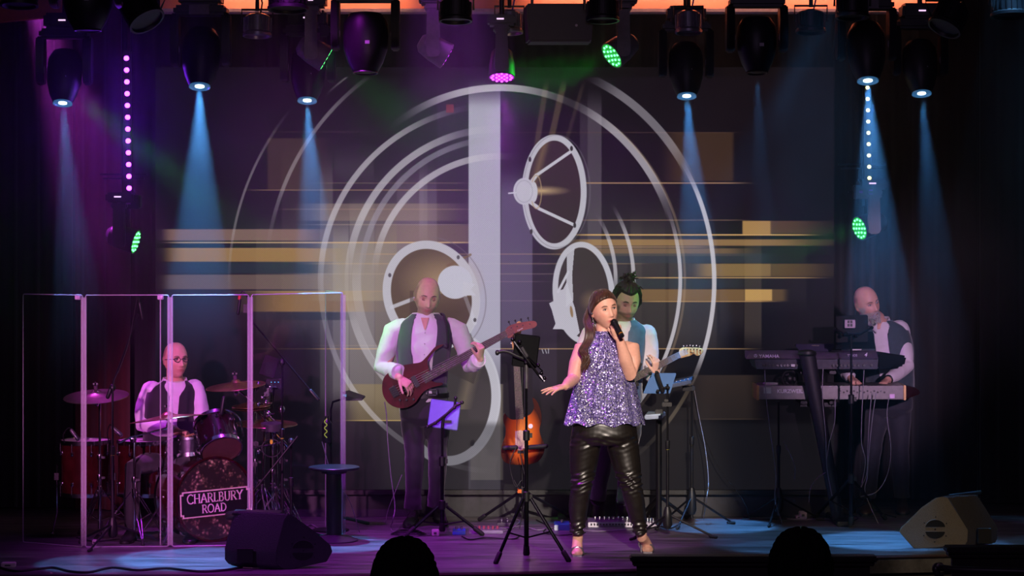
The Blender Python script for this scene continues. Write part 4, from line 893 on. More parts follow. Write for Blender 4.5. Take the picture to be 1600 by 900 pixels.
hs.face(ps, brow=(70, 45, 32), iris=(45, 30, 24), brow_r=.0026, lash=.0022)
mb = MB(); mb.ball(hs.W((0, .100, -.0745)), (.018, .006, .0085), 14, hs.m); lab(mb.build('mouth', M('mouth_dark', (92, 30, 32), .4), ps), 'open singing mouth')
mb = MB(); mb.ball(hs.W((0, .103, -.0705)), (.013, .004, .0032), 12, hs.m); mb.build('teeth', M('teeth', (230, 220, 215), .3), ps)
HAIRB = M('hair_brown', (66, 38, 26), .42, var=.5, scale=50, sheen=.2)
def mask_s(x, y, z):  # slicked back to a high ponytail
    return sst(-.005, .005, np.where(z > -.03, 1.1*z+.006, -.03)-y)*sst(-.10, -.085, z)
hs.hair('hair', mask_s, HAIRB, ps, .010, .0012, .004, 90)
mb = MB(); r_ = random.Random(5)
tie = hs.W((-.012, -.10, .062))
for k in range(26):
    a = r_.uniform(-1, 1); b_ = r_.uniform(-1, 1)
    pts = [tie+Vector((a*.012, b_*.012, 0)), P(926+a*3, 474, .10+b_*.02), P(918+a*5, 498, .06+b_*.03), P(923+a*6+b_*2, 516, .0-.02+b_*.025), P(921+a*6+b_*2, 532, -.05+b_*.02), P(912+a*5+b_*3, 548, -.09+b_*.02), P(916+a*5, 562+b_*6, -.12+b_*.01), P(911+a*3, 575+b_*8, -.125)]
    mb.tube(bez(pts, 4), [.009]*4+[.010]*17+[.008]*4+[.005, .004, .003, .002], 6)
ob = mb.build('ponytail', HAIRB, ps); lab(ob, 'long wavy ponytail over her shoulder')
mb = MB(); mb.lathe([(.016, -.01), (.022, 0), (.016, .01)], tie, (P(926, 474, .1)-tie), 12); mb.build('hair_tie', BLK, ps)
mb = MB(); e = hs.W((-.084, -.005, -.04))
for k in range(7): mb.ball(e+Vector((.001*k, 0, -.009*k)), (.0045, .003, .0045), 8)
lab(mb.build('earring', CHR, ps), 'long silver drop earring')
mb = MB(); mb.ball(hs.W((-.088, .004, -.01)), .008, 10); lab(mb.build('earpiece', GRY, ps), 'grey in-ear monitor')
# sequin halter top
m, t, N, L, b = nt('lavender_sequins')
tc = N.new('ShaderNodeTexCoord'); vo = N.new('ShaderNodeTexVoronoi'); vo.inputs['Scale'].default_value = 170; L.new(tc.outputs['Object'], vo.inputs['Vector'])
sp_ = N.new('ShaderNodeSeparateColor'); L.new(vo.outputs['Color'], sp_.inputs[0])
cr = N.new('ShaderNodeValToRGB'); L.new(sp_.outputs[0], cr.inputs[0]); cr.color_ramp.interpolation = 'CONSTANT'
el = cr.color_ramp.elements; el[0].color = (*lin((92, 78, 140)), 1); el[1].position = .25; el[1].color = (*lin((150, 138, 205)), 1)
for p_, c_ in ((.5, (178, 165, 225)), (.72, (125, 110, 180)), (.86, (235, 228, 250)), (.95, (255, 252, 255))):
    e = el.new(p_); e.color = (*lin(c_), 1)
L.new(cr.outputs[0], b.inputs['Base Color'])  # dark to white cells put part of the sequin glitter into the colour
g = N.new('ShaderNodeNewGeometry'); vm = N.new('ShaderNodeVectorMath'); vm.operation = 'SUBTRACT'; L.new(vo.outputs['Color'], vm.inputs[0]); vm.inputs[1].default_value = (.5, .5, .5)
vs_ = N.new('ShaderNodeVectorMath'); vs_.operation = 'SCALE'; vs_.inputs['Scale'].default_value = 1.1; L.new(vm.outputs[0], vs_.inputs[0])
va = N.new('ShaderNodeVectorMath'); va.operation = 'ADD'; L.new(g.outputs['Normal'], va.inputs[0]); L.new(vs_.outputs[0], va.inputs[1])
vn = N.new('ShaderNodeVectorMath'); vn.operation = 'NORMALIZE'; L.new(va.outputs[0], vn.inputs[0]); L.new(vn.outputs[0], b.inputs['Normal'])
b.inputs['Metallic'].default_value = .45; b.inputs['Roughness'].default_value = .28; SEQ = m
mb = MB(); secs = [(cx(943, 662), .262, .155, 0), (cx(943, 650), .252, .150, 0), (cx(944, 620), .222, .142, 0), (cx(945, 590), .190, .135, 0), (cx(946, 568), .172, .135, 0), (cx(946, 550), .164, .132, 0), (cx(945, 538), .136, .112, 0), (cx(944, 530), .098, .090, 0), (cx(943, 523), .068, .070, 0), (cx(943, 517), .062, .064, 0)]
top_t = Torso(secs); n = 120; K = 44; rg = []
for k in range(K):
    c, hw, hd, ro = top_t.interp(k/(K-1)); row = []
    fl = max(0, 1-k/(K-1)*1.25)**1.5
    for i in range(n):
        a = 2*pi*i/n; rip = 1+fl*(.035*sin(a*13+.7)+.03*sin(a*7+2)+.02*sin(a*23))+.006*sin(a*30)
        dz = -.012*fl*sin(a*9+1); q = Vector((cos(a)*hw*rip, sin(a)*hd*rip, dz)); row.append(c+q)
    rg.append(row)
mb.loft(rg, caps=False); o = mb.build('sequin_top', SEQ, ps, ang=180)
sd = o.modifiers.new('s', 'SOLIDIFY'); sd.thickness = .004
# seams
mb = MB()
for px in (930, 944, 948, 960, 975):
    pts = []
    for k in range(3, K-4):
        c, hw, hd, ro = top_t.interp(k/(K-1)); f = (px-945)*.0043*(hw/.19); f = max(-.95, min(.95, f/hw)); pts.append(c+Vector((f*hw, -hd*math.sqrt(1-f*f)*1.03-.003, 0)))
    mb.tube(pts, .0016, 4)
mb.build('seams', M('seam_dark', (60, 52, 95), .6), o)
# leather trousers
LEA = M('black_shiny_leather', (30, 25, 22), .36, var=.2, scale=20, spec=.8)
def leatherleg(mb, pts, rr): mb.tube(bez(pts, 5), [float(v) for v in np.interp(np.linspace(0, len(pts)-1, (len(pts)-1)*5+1), range(len(pts)), rr)], 26)
mb = MB(); wst = cx(945, 655)
mb.loft([sect(cx(945, 645), .155, .115), sect(cx(945, 662), .195, .14), sect(cx(945, 680), .215, .145), sect(cx(946, 694), .17, .12)])
leatherleg(mb, [cx(919, 668), cx(914, 700), cx(911, 735), cx(909, 757, -.02), cx(904, 790), cx(903, 815), cx(902, 834)], [.105, .104, .088, .070, .066, .052, .043])
leatherleg(mb, [cx(970, 668), cx(974, 700), cx(981, 735, -.02), cx(986, 757, -.04), cx(993, 790, -.02), cx(998, 815), cx(1001, 834)], [.105, .106, .090, .072, .066, .052, .043])
def wm(co):
    z = co[:, 2]; kz = cx(0, 752).z; az = cx(0, 828).z
    return .04+1.5*np.exp(-((z-kz)/.055)**2)+1.6*np.exp(-((z-az)/.05)**2)+.4*np.exp(-((z-cx(0, 690).z)/.05)**2)
def horiz(co):  # leather crumples in near-level folds
    return co
ob = solid('leather_trousers', mb, .006, LEA, ps, .0, 30, 4)
me = ob.data; n_ = len(me.vertices); co = np.empty(n_*3); no = np.empty(n_*3); me.vertices.foreach_get('co', co); me.vertices.foreach_get('normal', no); co = co.reshape(-1, 3); no = no.reshape(-1, 3)
wl = co+np.array(ps.location); fo = np.sin(wl[:, 2]*190+4*np.sin(wl[:, 0]*20)+2*np.sin(wl[:, 1]*24))*.0045+np.sin(wl[:, 2]*110+6*np.sin(wl[:, 0]*15+1))*.004
me.vertices.foreach_set('co', (co+no*(fo*wm(wl)*.8)[:, None]).ravel()); me.update()
# feet in high sandals
SAN = M('sandal_silver', (150, 140, 150), .3, .7)
for (ax_, ay, tx, ty) in ((903, 838, 902, 866), (1003, 836, 1012, 861)):
    an = cx(ax_, ay, .0); toe = FL(tx, ty, .012); ball_ = toe+Vector((0, .055, .012)); heel = Vector((an.x, .075, .085))
    mb = MB(); mb.tube([an+Vector((0, .03, .02)), an+Vector((0, .03, -.015)), Vector((an.x, .03, .11)), ball_*.5+heel*.5+Vector((0, -.02, .03)), ball_+Vector((0, 0, .012)), toe+Vector((0, .01, .006))], [.036, .035, .036, .034, .038, .03], 16, round_=True)
    mb.ball(heel+Vector((0, -.01, .012)), (.026, .03, .03), 12)
    for k in range(5): mb.tube([ball_+Vector(((k-2)*.0145, .0, .008)), toe+Vector(((k-2)*.0145, -.012+abs(k-1.5)*.006, .004))], [.0095, .0085], 8, round_=True)
    f_ = solid('foot', mb, .0045, SKIN, ps, it=2, colfn=lambda co: np.tile(np.array(lin(SKL)), (len(co), 1)))
    s2 = MB(); s2.loft([[Vector((c.x-w_, c.y, c.z)), Vector((c.x+w_, c.y, c.z)), Vector((c.x+w_, c.y, c.z-.008)), Vector((c.x-w_, c.y, c.z-.008))] for c, w_ in ((heel+Vector((0, .015, -.018)), .024), (heel*.5+ball_*.5+Vector((0, 0, -.026)), .026), (ball_+Vector((0, 0, -.016)), .042), (toe+Vector((0, -.02, -.003)), .03))])
    s2.cyl(heel+Vector((0, .01, -.02)), Vector((heel.x, heel.y+.012, .002)), .010, .006, 10)
    s2.tube([toe+Vector((-.044, .03, .0)), toe+Vector((-.03, .024, .035)), toe+Vector((0, .02, .045)), toe+Vector((.03, .024, .035)), toe+Vector((.044, .03, .0))], .0075, 8, flat=1)
    s2.tube([heel+Vector((-.03, .0, .03)), heel+Vector((0, .035, .04)), heel+Vector((.03, .0, .03)), heel+Vector((.02, -.045, .045)), heel+Vector((-.02, -.045, .045)), heel+Vector((-.03, 0, .03))], .003, 6)
    s2.build('sandal', SAN, f_)
# microphone
ma, mb_ = P(959.5, 503.5, -.165), P(971, 523, -.25); dm = (mb_-ma).normalized()
t = thing('microphone', 'black handheld microphone with a gold ring held to the singing woman\'s mouth', 'microphone', tuple(mb_))
mb = MB(); mb.ball(ma, .0235, 18); mb.lathe([(.02, 0), (.0235, .004), (.0235, .009), (.02, .012)], ma+dm*.003, dm, 18); mb.build('grille', M('mic_mesh', (34, 33, 36), .35, .6, scale=300, bump=.5), t)
mb = MB(); mb.lathe([(.021, .01), (.018, .05), (.015, .135), (.0145, .14)], ma, dm, 18); mb.build('handle', BLK, t)
mb = MB(); mb.lathe([(.0158, .112), (.0158, .122)], ma, dm, 18); lab(mb.build('ring', M('gold_ring', (220, 150, 40), .3, .6), t), 'orange gold ring')
# ================================================================ GUITARIST behind the singer
y0 = 1.55
ps = thing('person', 'man with a topknot and blue lit waistcoat playing guitar behind the singer', 'person', (P(975, 812, y0).x, y0, 0))
hg = Head(P(979, 472, y0), yaw=14, pitch=14, roll=2, sc=1.08, jaw=1.05, nose=1.1)
tor = Torso([(P(965, 632, y0), .165, .115), (P(966, 605, y0), .158, .108), (P(967, 575, y0), .165, .113), (P(968, 545, y0), .185, .122), (P(969, 522, y0), .190, .118), (P(971, 510, y0), .165, .10), (P(973, 503, y0), .11, .08), (P(974, 496, y0), .066, .064)])
shL, elL, wrL = A((925, 523, y0), (905, 575, y0), (925, 600, y0-.2)); shR, elR, wrR = A((1010, 524, y0), (1016, 585, y0-.02), (1024, 590, y0-.14))
mb = MB(); mb.loft(tor.rings(20, -.02, 0, .98)); hg.add(mb); nk = P(975, 500, y0); mb.tube([nk+Vector((0, .01, -.05)), nk+Vector((0, 0, .02)), hg.W((0, -.02, -.06))], [.064, .058, .054], 20)
hR = P(1026, 584, y0-.17)
mb.tube([shR+Vector((-.03, 0, -.03)), elR, wrR, hR], [.035, .038, .034, .027], 14, round_=True); hand(mb, hR, (.0, -.25, .95), (-.55, .8, 0), side=1, curl=(34, 40, 46, 52), thumb=(35, 35), spread=5)
mb.tube([shL+Vector((.03, 0, -.03)), elL, wrL], [.035, .038, .028], 14, round_=True); hand(mb, wrL, (.9, -.1, -.3), (0, .9, -.3), side=-1, curl=(30, 30, 30, 30))
solid('body', mb, .005, SKIN, ps, it=2, colfn=skincol(hg, (226, 178, 160), beard=(58, 38, 32), bz=.72))
hg.face(ps, brow=(45, 30, 26), closed=True, brow_r=.0042, lid=(186, 128, 112))
HD = M('hair_dark', (34, 24, 22), .5, var=.5, scale=50)
def topk(mb):
    c = hg.W((.012, -.04, .155)); mb.ball(c, (.042, .04, .036), 18)
    r_ = random.Random(3)
    for k in range(60):
        a = r_.uniform(0, 6.28); b_ = r_.uniform(-.4, 1); d = Vector((cos(a), sin(a), b_)).normalized()
        mb.tube([c+d*.02, c+d*.045+Vector((0, 0, .004)), c+d*r_.uniform(.05, .066)+Vector((r_.uniform(-.02, .02), 0, r_.uniform(-.02, .02)))], [.009, .007, .002], 5)
    for k in range(14):
        a = r_.uniform(-1.2, 1.2); q = hg.W((.07*sin(a), .05*cos(a), .10)); mb.tube([q, q+Vector((.03*sin(a), -.02, .02)), q+Vector((.045*sin(a)+.01, -.03, .0))], [.006, .004, .001], 5)
hg.hair('hair', lambda x, y, z: sst(-.005, .005, np.maximum(z-.068-.25*np.abs(x), np.where(z > -.02, .35*z+.012, -.01)-y))*sst(-.09, -.07, z), HD, ps, .022, .003, .005, 40, extra=topk)
mb = MB(); mb.loft(tor.rings(24, .006, 0.02, .88))
mb.tube([shL, elL*.5+shL*.5+Vector((-.01, 0, 0)), elL, elL*.3+wrL*.7], [.083, .072, .066, .055], 22, round_=True)
mb.tube([shR, elR*.5+shR*.5+Vector((.01, 0, 0)), elR+Vector((0, .0, -.01)), elR*.5+wrR*.5+Vector((0, 0, -.005)), wrR+Vector((0, .01, -.012))], [.083, .068, .060, .056, .050], 22, round_=True)
sh = solid('shirt', mb, .0065, SHW, ps, .008, 24, 3, seed=14)
collar(P(974, 508, y0-.005), .076, sh, SHW, 6, 60, .05)
tor.shell('waistcoat', lambda phi, t: abs(phi) > 8+40*max(0, t-.6) and not (t > .62 and 62 < abs(phi) < 122) and t < .93, M('vest_blue', (60, 84, 118), .6, sheen=.5), ps, grow=.018, t0=.03, wr=.003)
legs(P(946, 660, y0), P(941, 722, y0-.02), P(934, 782, y0), P(984, 660, y0), P(980, 722, y0-.03), P(974, 788, y0-.12), P(965, 632, y0), .17, .12, (.092, .068, .056, .055), 21, mat=TRB, parent=ps)
for hx, hy, tx, ty, xx in ((934, 806, 929, 812, 0), (973, 808, 985, 818, 1)):
    a = FL(hx, hy); b_ = FL(tx, ty); o = shoe(a, b_, BOOT, ps, 'boot', w_=.05, hgt=.12); an = P((934, 974)[xx], 784, y0-(.0, .12)[xx])
    mb = MB(); mb.tube([a+Vector((0, -.02, .05)), a*.4+an*.6, an+Vector((0, 0, .02))], [.056, .052, .056], 16); mb.build('boot_shaft', BOOT, o)
    mb = MB()
    for k in range(6): c = a*(1-k/6)+an*(k/6)+Vector((0, -.062, .06)); mb.tube([c+Vector((-.025, .006, .01)), c, c+Vector((.025, .006, -.01))], .003, 5); mb.tube([c+Vector((-.025, .006, -.01)), c, c+Vector((.025, .006, .01))], .003, 5)
    mb.build('laces', M('lace_pink', (190, 90, 160), .5), o)
yb = y0-.19
MAPW = M('maple', (235, 180, 105), .3, var=.12, scale=12, coat=.4)
GO = [(905, 596), (915, 584), (935, 580), (950, 590), (965, 580), (985, 570), (1003, 566), (1000, 576), (990, 582), (985, 590), (1000, 600), (990, 606), (975, 612), (965, 625), (945, 640), (920, 640), (903, 625)]
t, u, d = guitar('electric_guitar', 'electric guitar with pale maple headstock played behind the singer', 'guitar', GO, yb, .04, M('guitar_black', (30, 28, 30), .25, coat=.5), ((985, 594), (1062, 554)), (.056, .042), 20, [(1061, 549), (1063, 545), (1070, 543), (1090, 543.5), (1097, 545), (1099, 549), (1095, 554), (1089, 556), (1084, 553), (1078, 556), (1070, 558), (1063, 559)], [(1069, 546, -.5, -5), (1074, 545.6, -.5, -5), (1079, 545.4, -.5, -5), (1084, 545.3, -.5, -5), (1089, 545.5, -.5, -5), (1094, 547, -.5, -5)], MAPW, ((955, 608), 6))
mb = MB(); mb.box(P(1081, 551, yb-.003), (.03, .003, .008), Matrix.Rotation(.12, 3, 'Y')); mb.build('headstock_mark', M('dark_gold', (120, 80, 40), .4), t)

# ================================================================ KEYBOARD PLAYER
y0 = 2.3
ps = thing('person', 'bald man with a grey beard and dark waistcoat leaning over the keyboards', 'person', (P(1395, 801, y0).x, y0, 0))
hk = Head(P(1354, 474, y0-.26), yaw=26, pitch=4, roll=-16, sc=1.06, jaw=1.15)
tor = Torso([(P(1390, 618, y0+.02), .170, .125), (P(1390, 598, y0), .170, .125), (P(1387, 570, y0-.02), .180, .132), (P(1384, 545, y0-.02), .192, .134), (P(1381, 523, y0-.03), .185, .120), (P(1379, 510, y0-.04), .158, .10), (P(1376, 503, y0-.05), .11, .08), (P(1372, 497, y0-.06), .068, .066)], yaw=-12)
shR, elR, wrR = A((1405, 517, y0-.04), (1416, 572, y0-.18), (1387, 594, y0-.42)); shL, elL, wrL = A((1340, 520, y0-.08), (1318, 575, y0-.22), (1330, 592, y0-.45))
mb = MB(); mb.loft(tor.rings(20, -.02, 0, .98)); hk.add(mb); nk = P(1370, 502, y0-.09); mb.tube([nk+Vector((.0, .01, -.05)), nk+Vector((0, 0, .02)), hk.W((0, -.03, -.06))], [.066, .062, .058], 20)
mb.tube([shR+Vector((-.03, 0, -.03)), elR, wrR], [.035, .038, .029], 14, round_=True); mb.tube([shL+Vector((.03, 0, -.03)), elL, wrL], [.035, .038, .029], 14, round_=True)
hand(mb, wrR, (-.55, -.75, -.25), (0, -.2, -1), side=-1, curl=(28, 30, 30, 30), spread=8, thumb=(40, 20)); hand(mb, wrL, (.2, -.9, -.25), (0, -.2, -1), side=1, curl=(28, 30, 30, 30), spread=8, thumb=(40, 20))
solid('body', mb, .005, SKIN, ps, it=2, colfn=skincol(hk, (216, 165, 144), beard=(170, 160, 155), bz=.85, scalp=(120, 95, 86), hairline=lambda x, y, z: .6*(1-sst(.0, .02, y))*sst(-.02, -.005, z)*(1-sst(.05, .07, z))))
hk.face(ps, brow=(110, 90, 80), iris=(50, 45, 50))
mb = MB(); rb = random.Random(9)
for k in range(150):
    a = rb.uniform(-1.15, 1.15); z = rb.uniform(-.128, -.075); y_ = (.100-.02*abs(a)**1.5+(-.012 if z > -.085 and abs(a) < .35 else 0)); 
    q = Vector((.060*sin(a)*(1+(z+.1)*3), y_*cos(a)*.9+.012, z)); mb.tube([hk.W(q), hk.W(q*1.04+Vector((0, .002, -.012)))], [.0042, .0008], 4)
for k in range(30):
    a = rb.uniform(-1, 1); q = Vector((.026*a, .105-.006*abs(a), -.058-.012*abs(a))); mb.tube([hk.W(q), hk.W(q+Vector((.01*a, .002, -.008)))], [.004, .001], 4)
lab(mb.build('beard', M('beard_grey', (165, 158, 155), .8, var=.4, scale=120), ps), 'short grey beard and moustache')
mb = MB(); mb.loft(tor.rings(24, .006, 0.02, .88))
for a, b_, c_ in ((shR, elR, wrR), (shL, elL, wrL)): mb.tube([a, a*.5+b_*.5+Vector((.006, 0, 0)), b_, b_*.5+c_*.5+Vector((0, 0, -.004)), c_*.85+b_*.15], [.084, .070, .062, .054, .042], 22, round_=True)
sh = solid('shirt', mb, .0068, SHW, ps, .008, 24, 3, seed=24)
collar(P(1372, 505, y0-.075), .078, sh, SHW, 18, 60, .05)
tor.shell('waistcoat', lambda phi, t: abs(phi+4) > 6+60*max(0, t-.55) and not (t > .66 and 66 < abs(phi) < 120) and t < .93, M('vest_teal', (52, 66, 74), .8, sheen=.4), ps, grow=.018, t0=.0, wr=.003)
legs(P(1372, 636, y0), P(1362, 705, y0), P(1356, 778, y0), P(1404, 636, y0), P(1406, 708, y0-.02), P(1409, 778, y0), P(1390, 618, y0), .17, .125, (.096, .072, .062, .062), 31, mat=M('jeans_dark', (40, 40, 50), .8, sheen=.2), parent=ps)
for hx, hy, tx, ty in ((1356, 798, 1352, 806), (1409, 796, 1411, 805)):
    a = FL(hx, hy); b_ = FL(tx, ty); shoe(a, b_, M('brown_leather', (60, 42, 40), .4), ps, w_=.05, hgt=.11)
mb = MB(); wd = (wrR-elR).normalized(); mb.lathe([(.031, -.015), (.035, -.012), (.035, .012), (.031, .015)], wrR*.93+elR*.07, wd, 18); lab(mb.build('wristwatch', BLK, ps), 'black wristwatch')

# ================================================================ DRUMMER
y0 = 1.15
ps = thing('person', 'man with glasses, white shirt and black waistcoat seated behind the drums', 'person', (P(268, 760, y0).x, y0, 0))
hdm = Head(P(274, 562, y0-.05), yaw=34, pitch=-2, roll=0, sc=1.02, jaw=1.15, nose=1.1)
tor = Torso([(P(264, 708, y0), .175, .13), (P(265, 685, y0), .172, .13), (P(266, 655, y0), .175, .132), (P(268, 630, y0), .182, .130), (P(270, 612, y0), .172, .115), (P(271, 603, y0), .145, .10), (P(272, 597, y0-.01), .10, .08), (P(273, 590, y0-.015), .066, .064)], yaw=14)
shL, elL, wrL = A((237, 612, y0), (225, 662, y0-.04), (276, 674, y0-.26)); shR, elR, wrR = A((303, 611, y0+.02), (316, 655, y0-.04), (330, 668, y0-.22))
mb = MB(); mb.loft(tor.rings(20, -.02, 0, .98)); hdm.add(mb); nk = P(273, 597, y0-.01); mb.tube([nk+Vector((0, .01, -.05)), nk+Vector((0, 0, .02)), hdm.W((0, -.02, -.06))], [.066, .060, .056], 20)
mb.tube([shL+Vector((.03, 0, -.03)), elL, wrL], [.035, .038, .029], 14, round_=True); mb.tube([shR+Vector((-.03, 0, -.03)), elR, wrR], [.035, .038, .029], 14, round_=True)
hand(mb, wrL, (.95, -.25, -.12), (0, -.35, -.9), side=1, curl=(62, 64, 66, 66), thumb=(40, 40), spread=2); hand(mb, wrR, (.4, -.8, .1), (-.2, -.2, -.9), side=-1, curl=(60, 62, 64, 64), thumb=(40, 40), spread=2)
solid('body', mb, .005, SKIN, ps, it=2, colfn=skincol(hdm, (220, 168, 148), scalp=(120, 92, 90), hairline=lambda x, y, z: .7*(1-sst(-.01, .02, y))*sst(-.04, -.02, z)*(1-sst(.07, .09, z))))
hdm.face(ps, brow=(120, 95, 85), iris=(60, 60, 70))
mb = MB()
for sx in (-1, 1):
    c = Vector((sx*.033, .104, .001)); mb.tube([hdm.W(c+Vector((.024*cos(a)*(1-.1*abs(sin(a))), -.004*cos(a)**2*1, .0165*sin(a)))) for a in np.linspace(0, 2*pi, 19)], .0026, 6, caps=False)
    mb.tube([hdm.W((sx*.057, .098, .006)), hdm.W((sx*.078, .05, .005)), hdm.W((sx*.083, -.01, .002))], .0024, 6)
mb.tube([hdm.W((-.010, .105, .004)), hdm.W((0, .109, .007)), hdm.W((.010, .105, .004))], .0024, 6)
lab(mb.build('glasses', M('glasses_dark', (36, 26, 30), .3), ps), 'dark framed glasses')
mb = MB(); mb.loft(tor.rings(24, .006, 0.0, .88))
mb.tube([shL, shL*.5+elL*.5+Vector((-.014, 0, 0)), elL, elL*.5+wrL*.5+Vector((0, 0, -.004)), wrL*.9+elL*.1], [.083, .078, .07, .062, .045], 22, round_=True); mb.tube([shR, shR*.5+elR*.5+Vector((.006, 0, 0)), elR, elR*.4+wrR*.6], [.083, .066, .060, .05], 22, round_=True)
sh = solid('shirt', mb, .0065, SHW, ps, .009, 26, 3, seed=34)
collar(P(273, 602, y0-.02), .077, sh, SHW, 22, 60, .055)
tor.shell('waistcoat', lambda phi, t: abs(phi) > 3+75*max(0, t-.5) and not (t > .6 and 60 < abs(phi) < 122) and t < .93, VESTB, ps, grow=.018, t0=.0, wr=.003)
mb = MB(); hp = P(264, 712, y0)
mb.loft([sect(hp+Vector((0, 0, .03)), .175, .14), sect(hp+Vector((0, -.02, -.05)), .19, .17), sect(hp+Vector((0, -.02, -.09)), .15, .14)])
for kx, fx in ((-.19, -.2), (.20, .22)):
    k = Vector((hp.x+kx, y0-.42, .50)); a = Vector((hp.x+fx, y0-.45, .12)); mb.tube([hp+Vector((kx*.5, -.02, -.03)), hp*.5+k*.5+Vector((0, 0, 0)), k, k*.5+a*.5, a], [.09, .085, .066, .058, .05], 20, round_=True)
solid('trousers', mb, .009, TRB, ps, .006, 26, 3, seed=41)
for fx in (-.2, .22): shoe(Vector((hp.x+fx, y0-.42, 0)), Vector((hp.x+fx*1.05, y0-.66, 0)), BOOT, ps)
a_, b_ = P(290, 682, y0-.34), P(336, 668, y0-.5)
t = thing('drumstick', 'wooden drumstick held in the drummer\'s near hand over the snare', 'drumstick', a_); mb = MB(); mb.tube([a_, b_*.9+a_*.1, b_], [.0075, .0055, .003], 8, round_=True); mb.build('stick', M('hickory', (205, 165, 115), .5), t)
t = thing('drum_stool', 'round black drum stool under the seated drummer', 'stool', (hp.x, y0, 0))
mb = MB(); sz = hp.z-.085; mb.lathe([(.15, sz-.07), (.17, sz-.05), (.17, sz-.015), (.14, sz-.003)], (hp.x, y0, 0), seg=28); mb.build('seat', M('vinyl_black', (18, 18, 20), .4), t)
mb = MB(); mb.cyl((hp.x, y0, .1), (hp.x, y0, sz-.06), .015); mb.build('post', CHR, t)
for k in range(3):
    a = 2*pi*k/3+.5; mb = MB(); mb.tube([(hp.x, y0, .3), (hp.x+.22*cos(a), y0+.22*sin(a), .012)], .009, 8); mb.build('leg', CHR, t)

# ================================================================ AUDIENCE (silhouettes in the dark)
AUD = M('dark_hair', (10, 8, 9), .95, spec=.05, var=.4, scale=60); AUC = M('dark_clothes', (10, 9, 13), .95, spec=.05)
def audience(px, py, d_, label, w_=1.0, hairw=1.0, seed=0):
    yy = d_-16; top_ = P(px, py, yy); c = top_-Vector((0, 0, .135*w_)); ps = thing('person', label, 'person', (c.x, yy, -1.07))
    h = Head(c, yaw=180, sc=w_*1.02); bz_ = -1.07
    tor = Torso([(Vector((c.x, yy+.05, -.62)), .19, .15), (Vector((c.x, yy, -.3)), .17, .12), (Vector((c.x, yy, c.z-.42)), .20, .13), (Vector((c.x, yy, c.z-.27)), .19, .11), (Vector((c.x, yy, c.z-.20)), .10, .08), (Vector((c.x, yy, c.z-.15)), .06, .06)])
    mb = MB(); h.add(mb); mb.loft(tor.rings(16, -.02)); mb.tube([c+Vector((0, 0, -.2)), c+Vector((0, 0, -.05))], .055, 16)
    for s_ in (-1, 1):
        sh_ = Vector((c.x+s_*.19, yy, c.z-.26)); el = Vector((c.x+s_*.24, yy+.05, c.z-.52)); wr_ = Vector((c.x+s_*.16, yy+.32, c.z-.56)); mb.tube([sh_, el, wr_], [.045, .04, .03], 12, round_=True); hand(mb, wr_, (0, 1, 0), (0, 0, -1), side=-s_)
        hp_ = Vector((c.x+s_*.1, yy+.02, -.62)); kn = Vector((c.x+s_*.12, yy+.48, -.58)); mb.tube([hp_, kn, Vector((kn.x, kn.y+.02, -1.03))], [.08, .06, .045], 12, round_=True)
    solid('body', mb, .009, SKIN, ps, it=2, colfn=lambda co: np.tile(np.array(lin((150, 105, 90))), (len(co), 1)))
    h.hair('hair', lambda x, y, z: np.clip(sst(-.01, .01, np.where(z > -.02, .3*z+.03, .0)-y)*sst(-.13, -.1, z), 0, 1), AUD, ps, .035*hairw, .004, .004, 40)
    mb = MB(); mb.loft(tor.rings(20, .008, .0, .9))
    for s_ in (-1, 1): mb.tube([(c.x+s_*.18, yy, c.z-.27), (c.x+s_*.24, yy+.05, c.z-.52), (c.x+s_*.18, yy+.24, c.z-.55)], [.075, .06, .05], 16, round_=True)
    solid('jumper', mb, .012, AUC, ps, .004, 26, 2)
    mb = MB()
    for s_ in (-1, 1): mb.tube([(c.x+s_*.1, yy, -.63), (c.x+s_*.12, yy+.48, -.57), (c.x+s_*.12, yy+.5, -1.0)], [.10, .08, .06], 16, round_=True)
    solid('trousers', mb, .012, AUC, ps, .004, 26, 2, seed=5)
    for s_ in (-1, 1): o = shoe(Vector((c.x+s_*.12, yy+.46, -1.065)), Vector((c.x+s_*.12, yy+.70, -1.065)), RUB, ps)
    t = thing('theatre_seat', 'dark theatre seat of the person silhouetted'+label.split('silhouetted')[1], 'seat', (c.x, yy, -1.07))
    mb = MB(); mb.box((c.x, yy+.16, -.74), (.5, .5, .1)); mb.build('seat', AUC, t, bev=.03)
    mb = MB(); mb.box((c.x, yy-.24, -.5), (.48, .08, .75)); mb.build('backrest', AUC, t, bev=.03)
    mb = MB(); mb.box((c.x, yy+.1, -.93), (.3, .3, .27)); mb.build('base', BLKM, t)
audience(632, 850, 8.4, 'person with dark hair in the audience, silhouetted below the bass player', 1.0, .9)
audience(1251, 833, 8.4, 'person with dark hair in the audience, silhouetted below the keyboards', 1.0, .75)
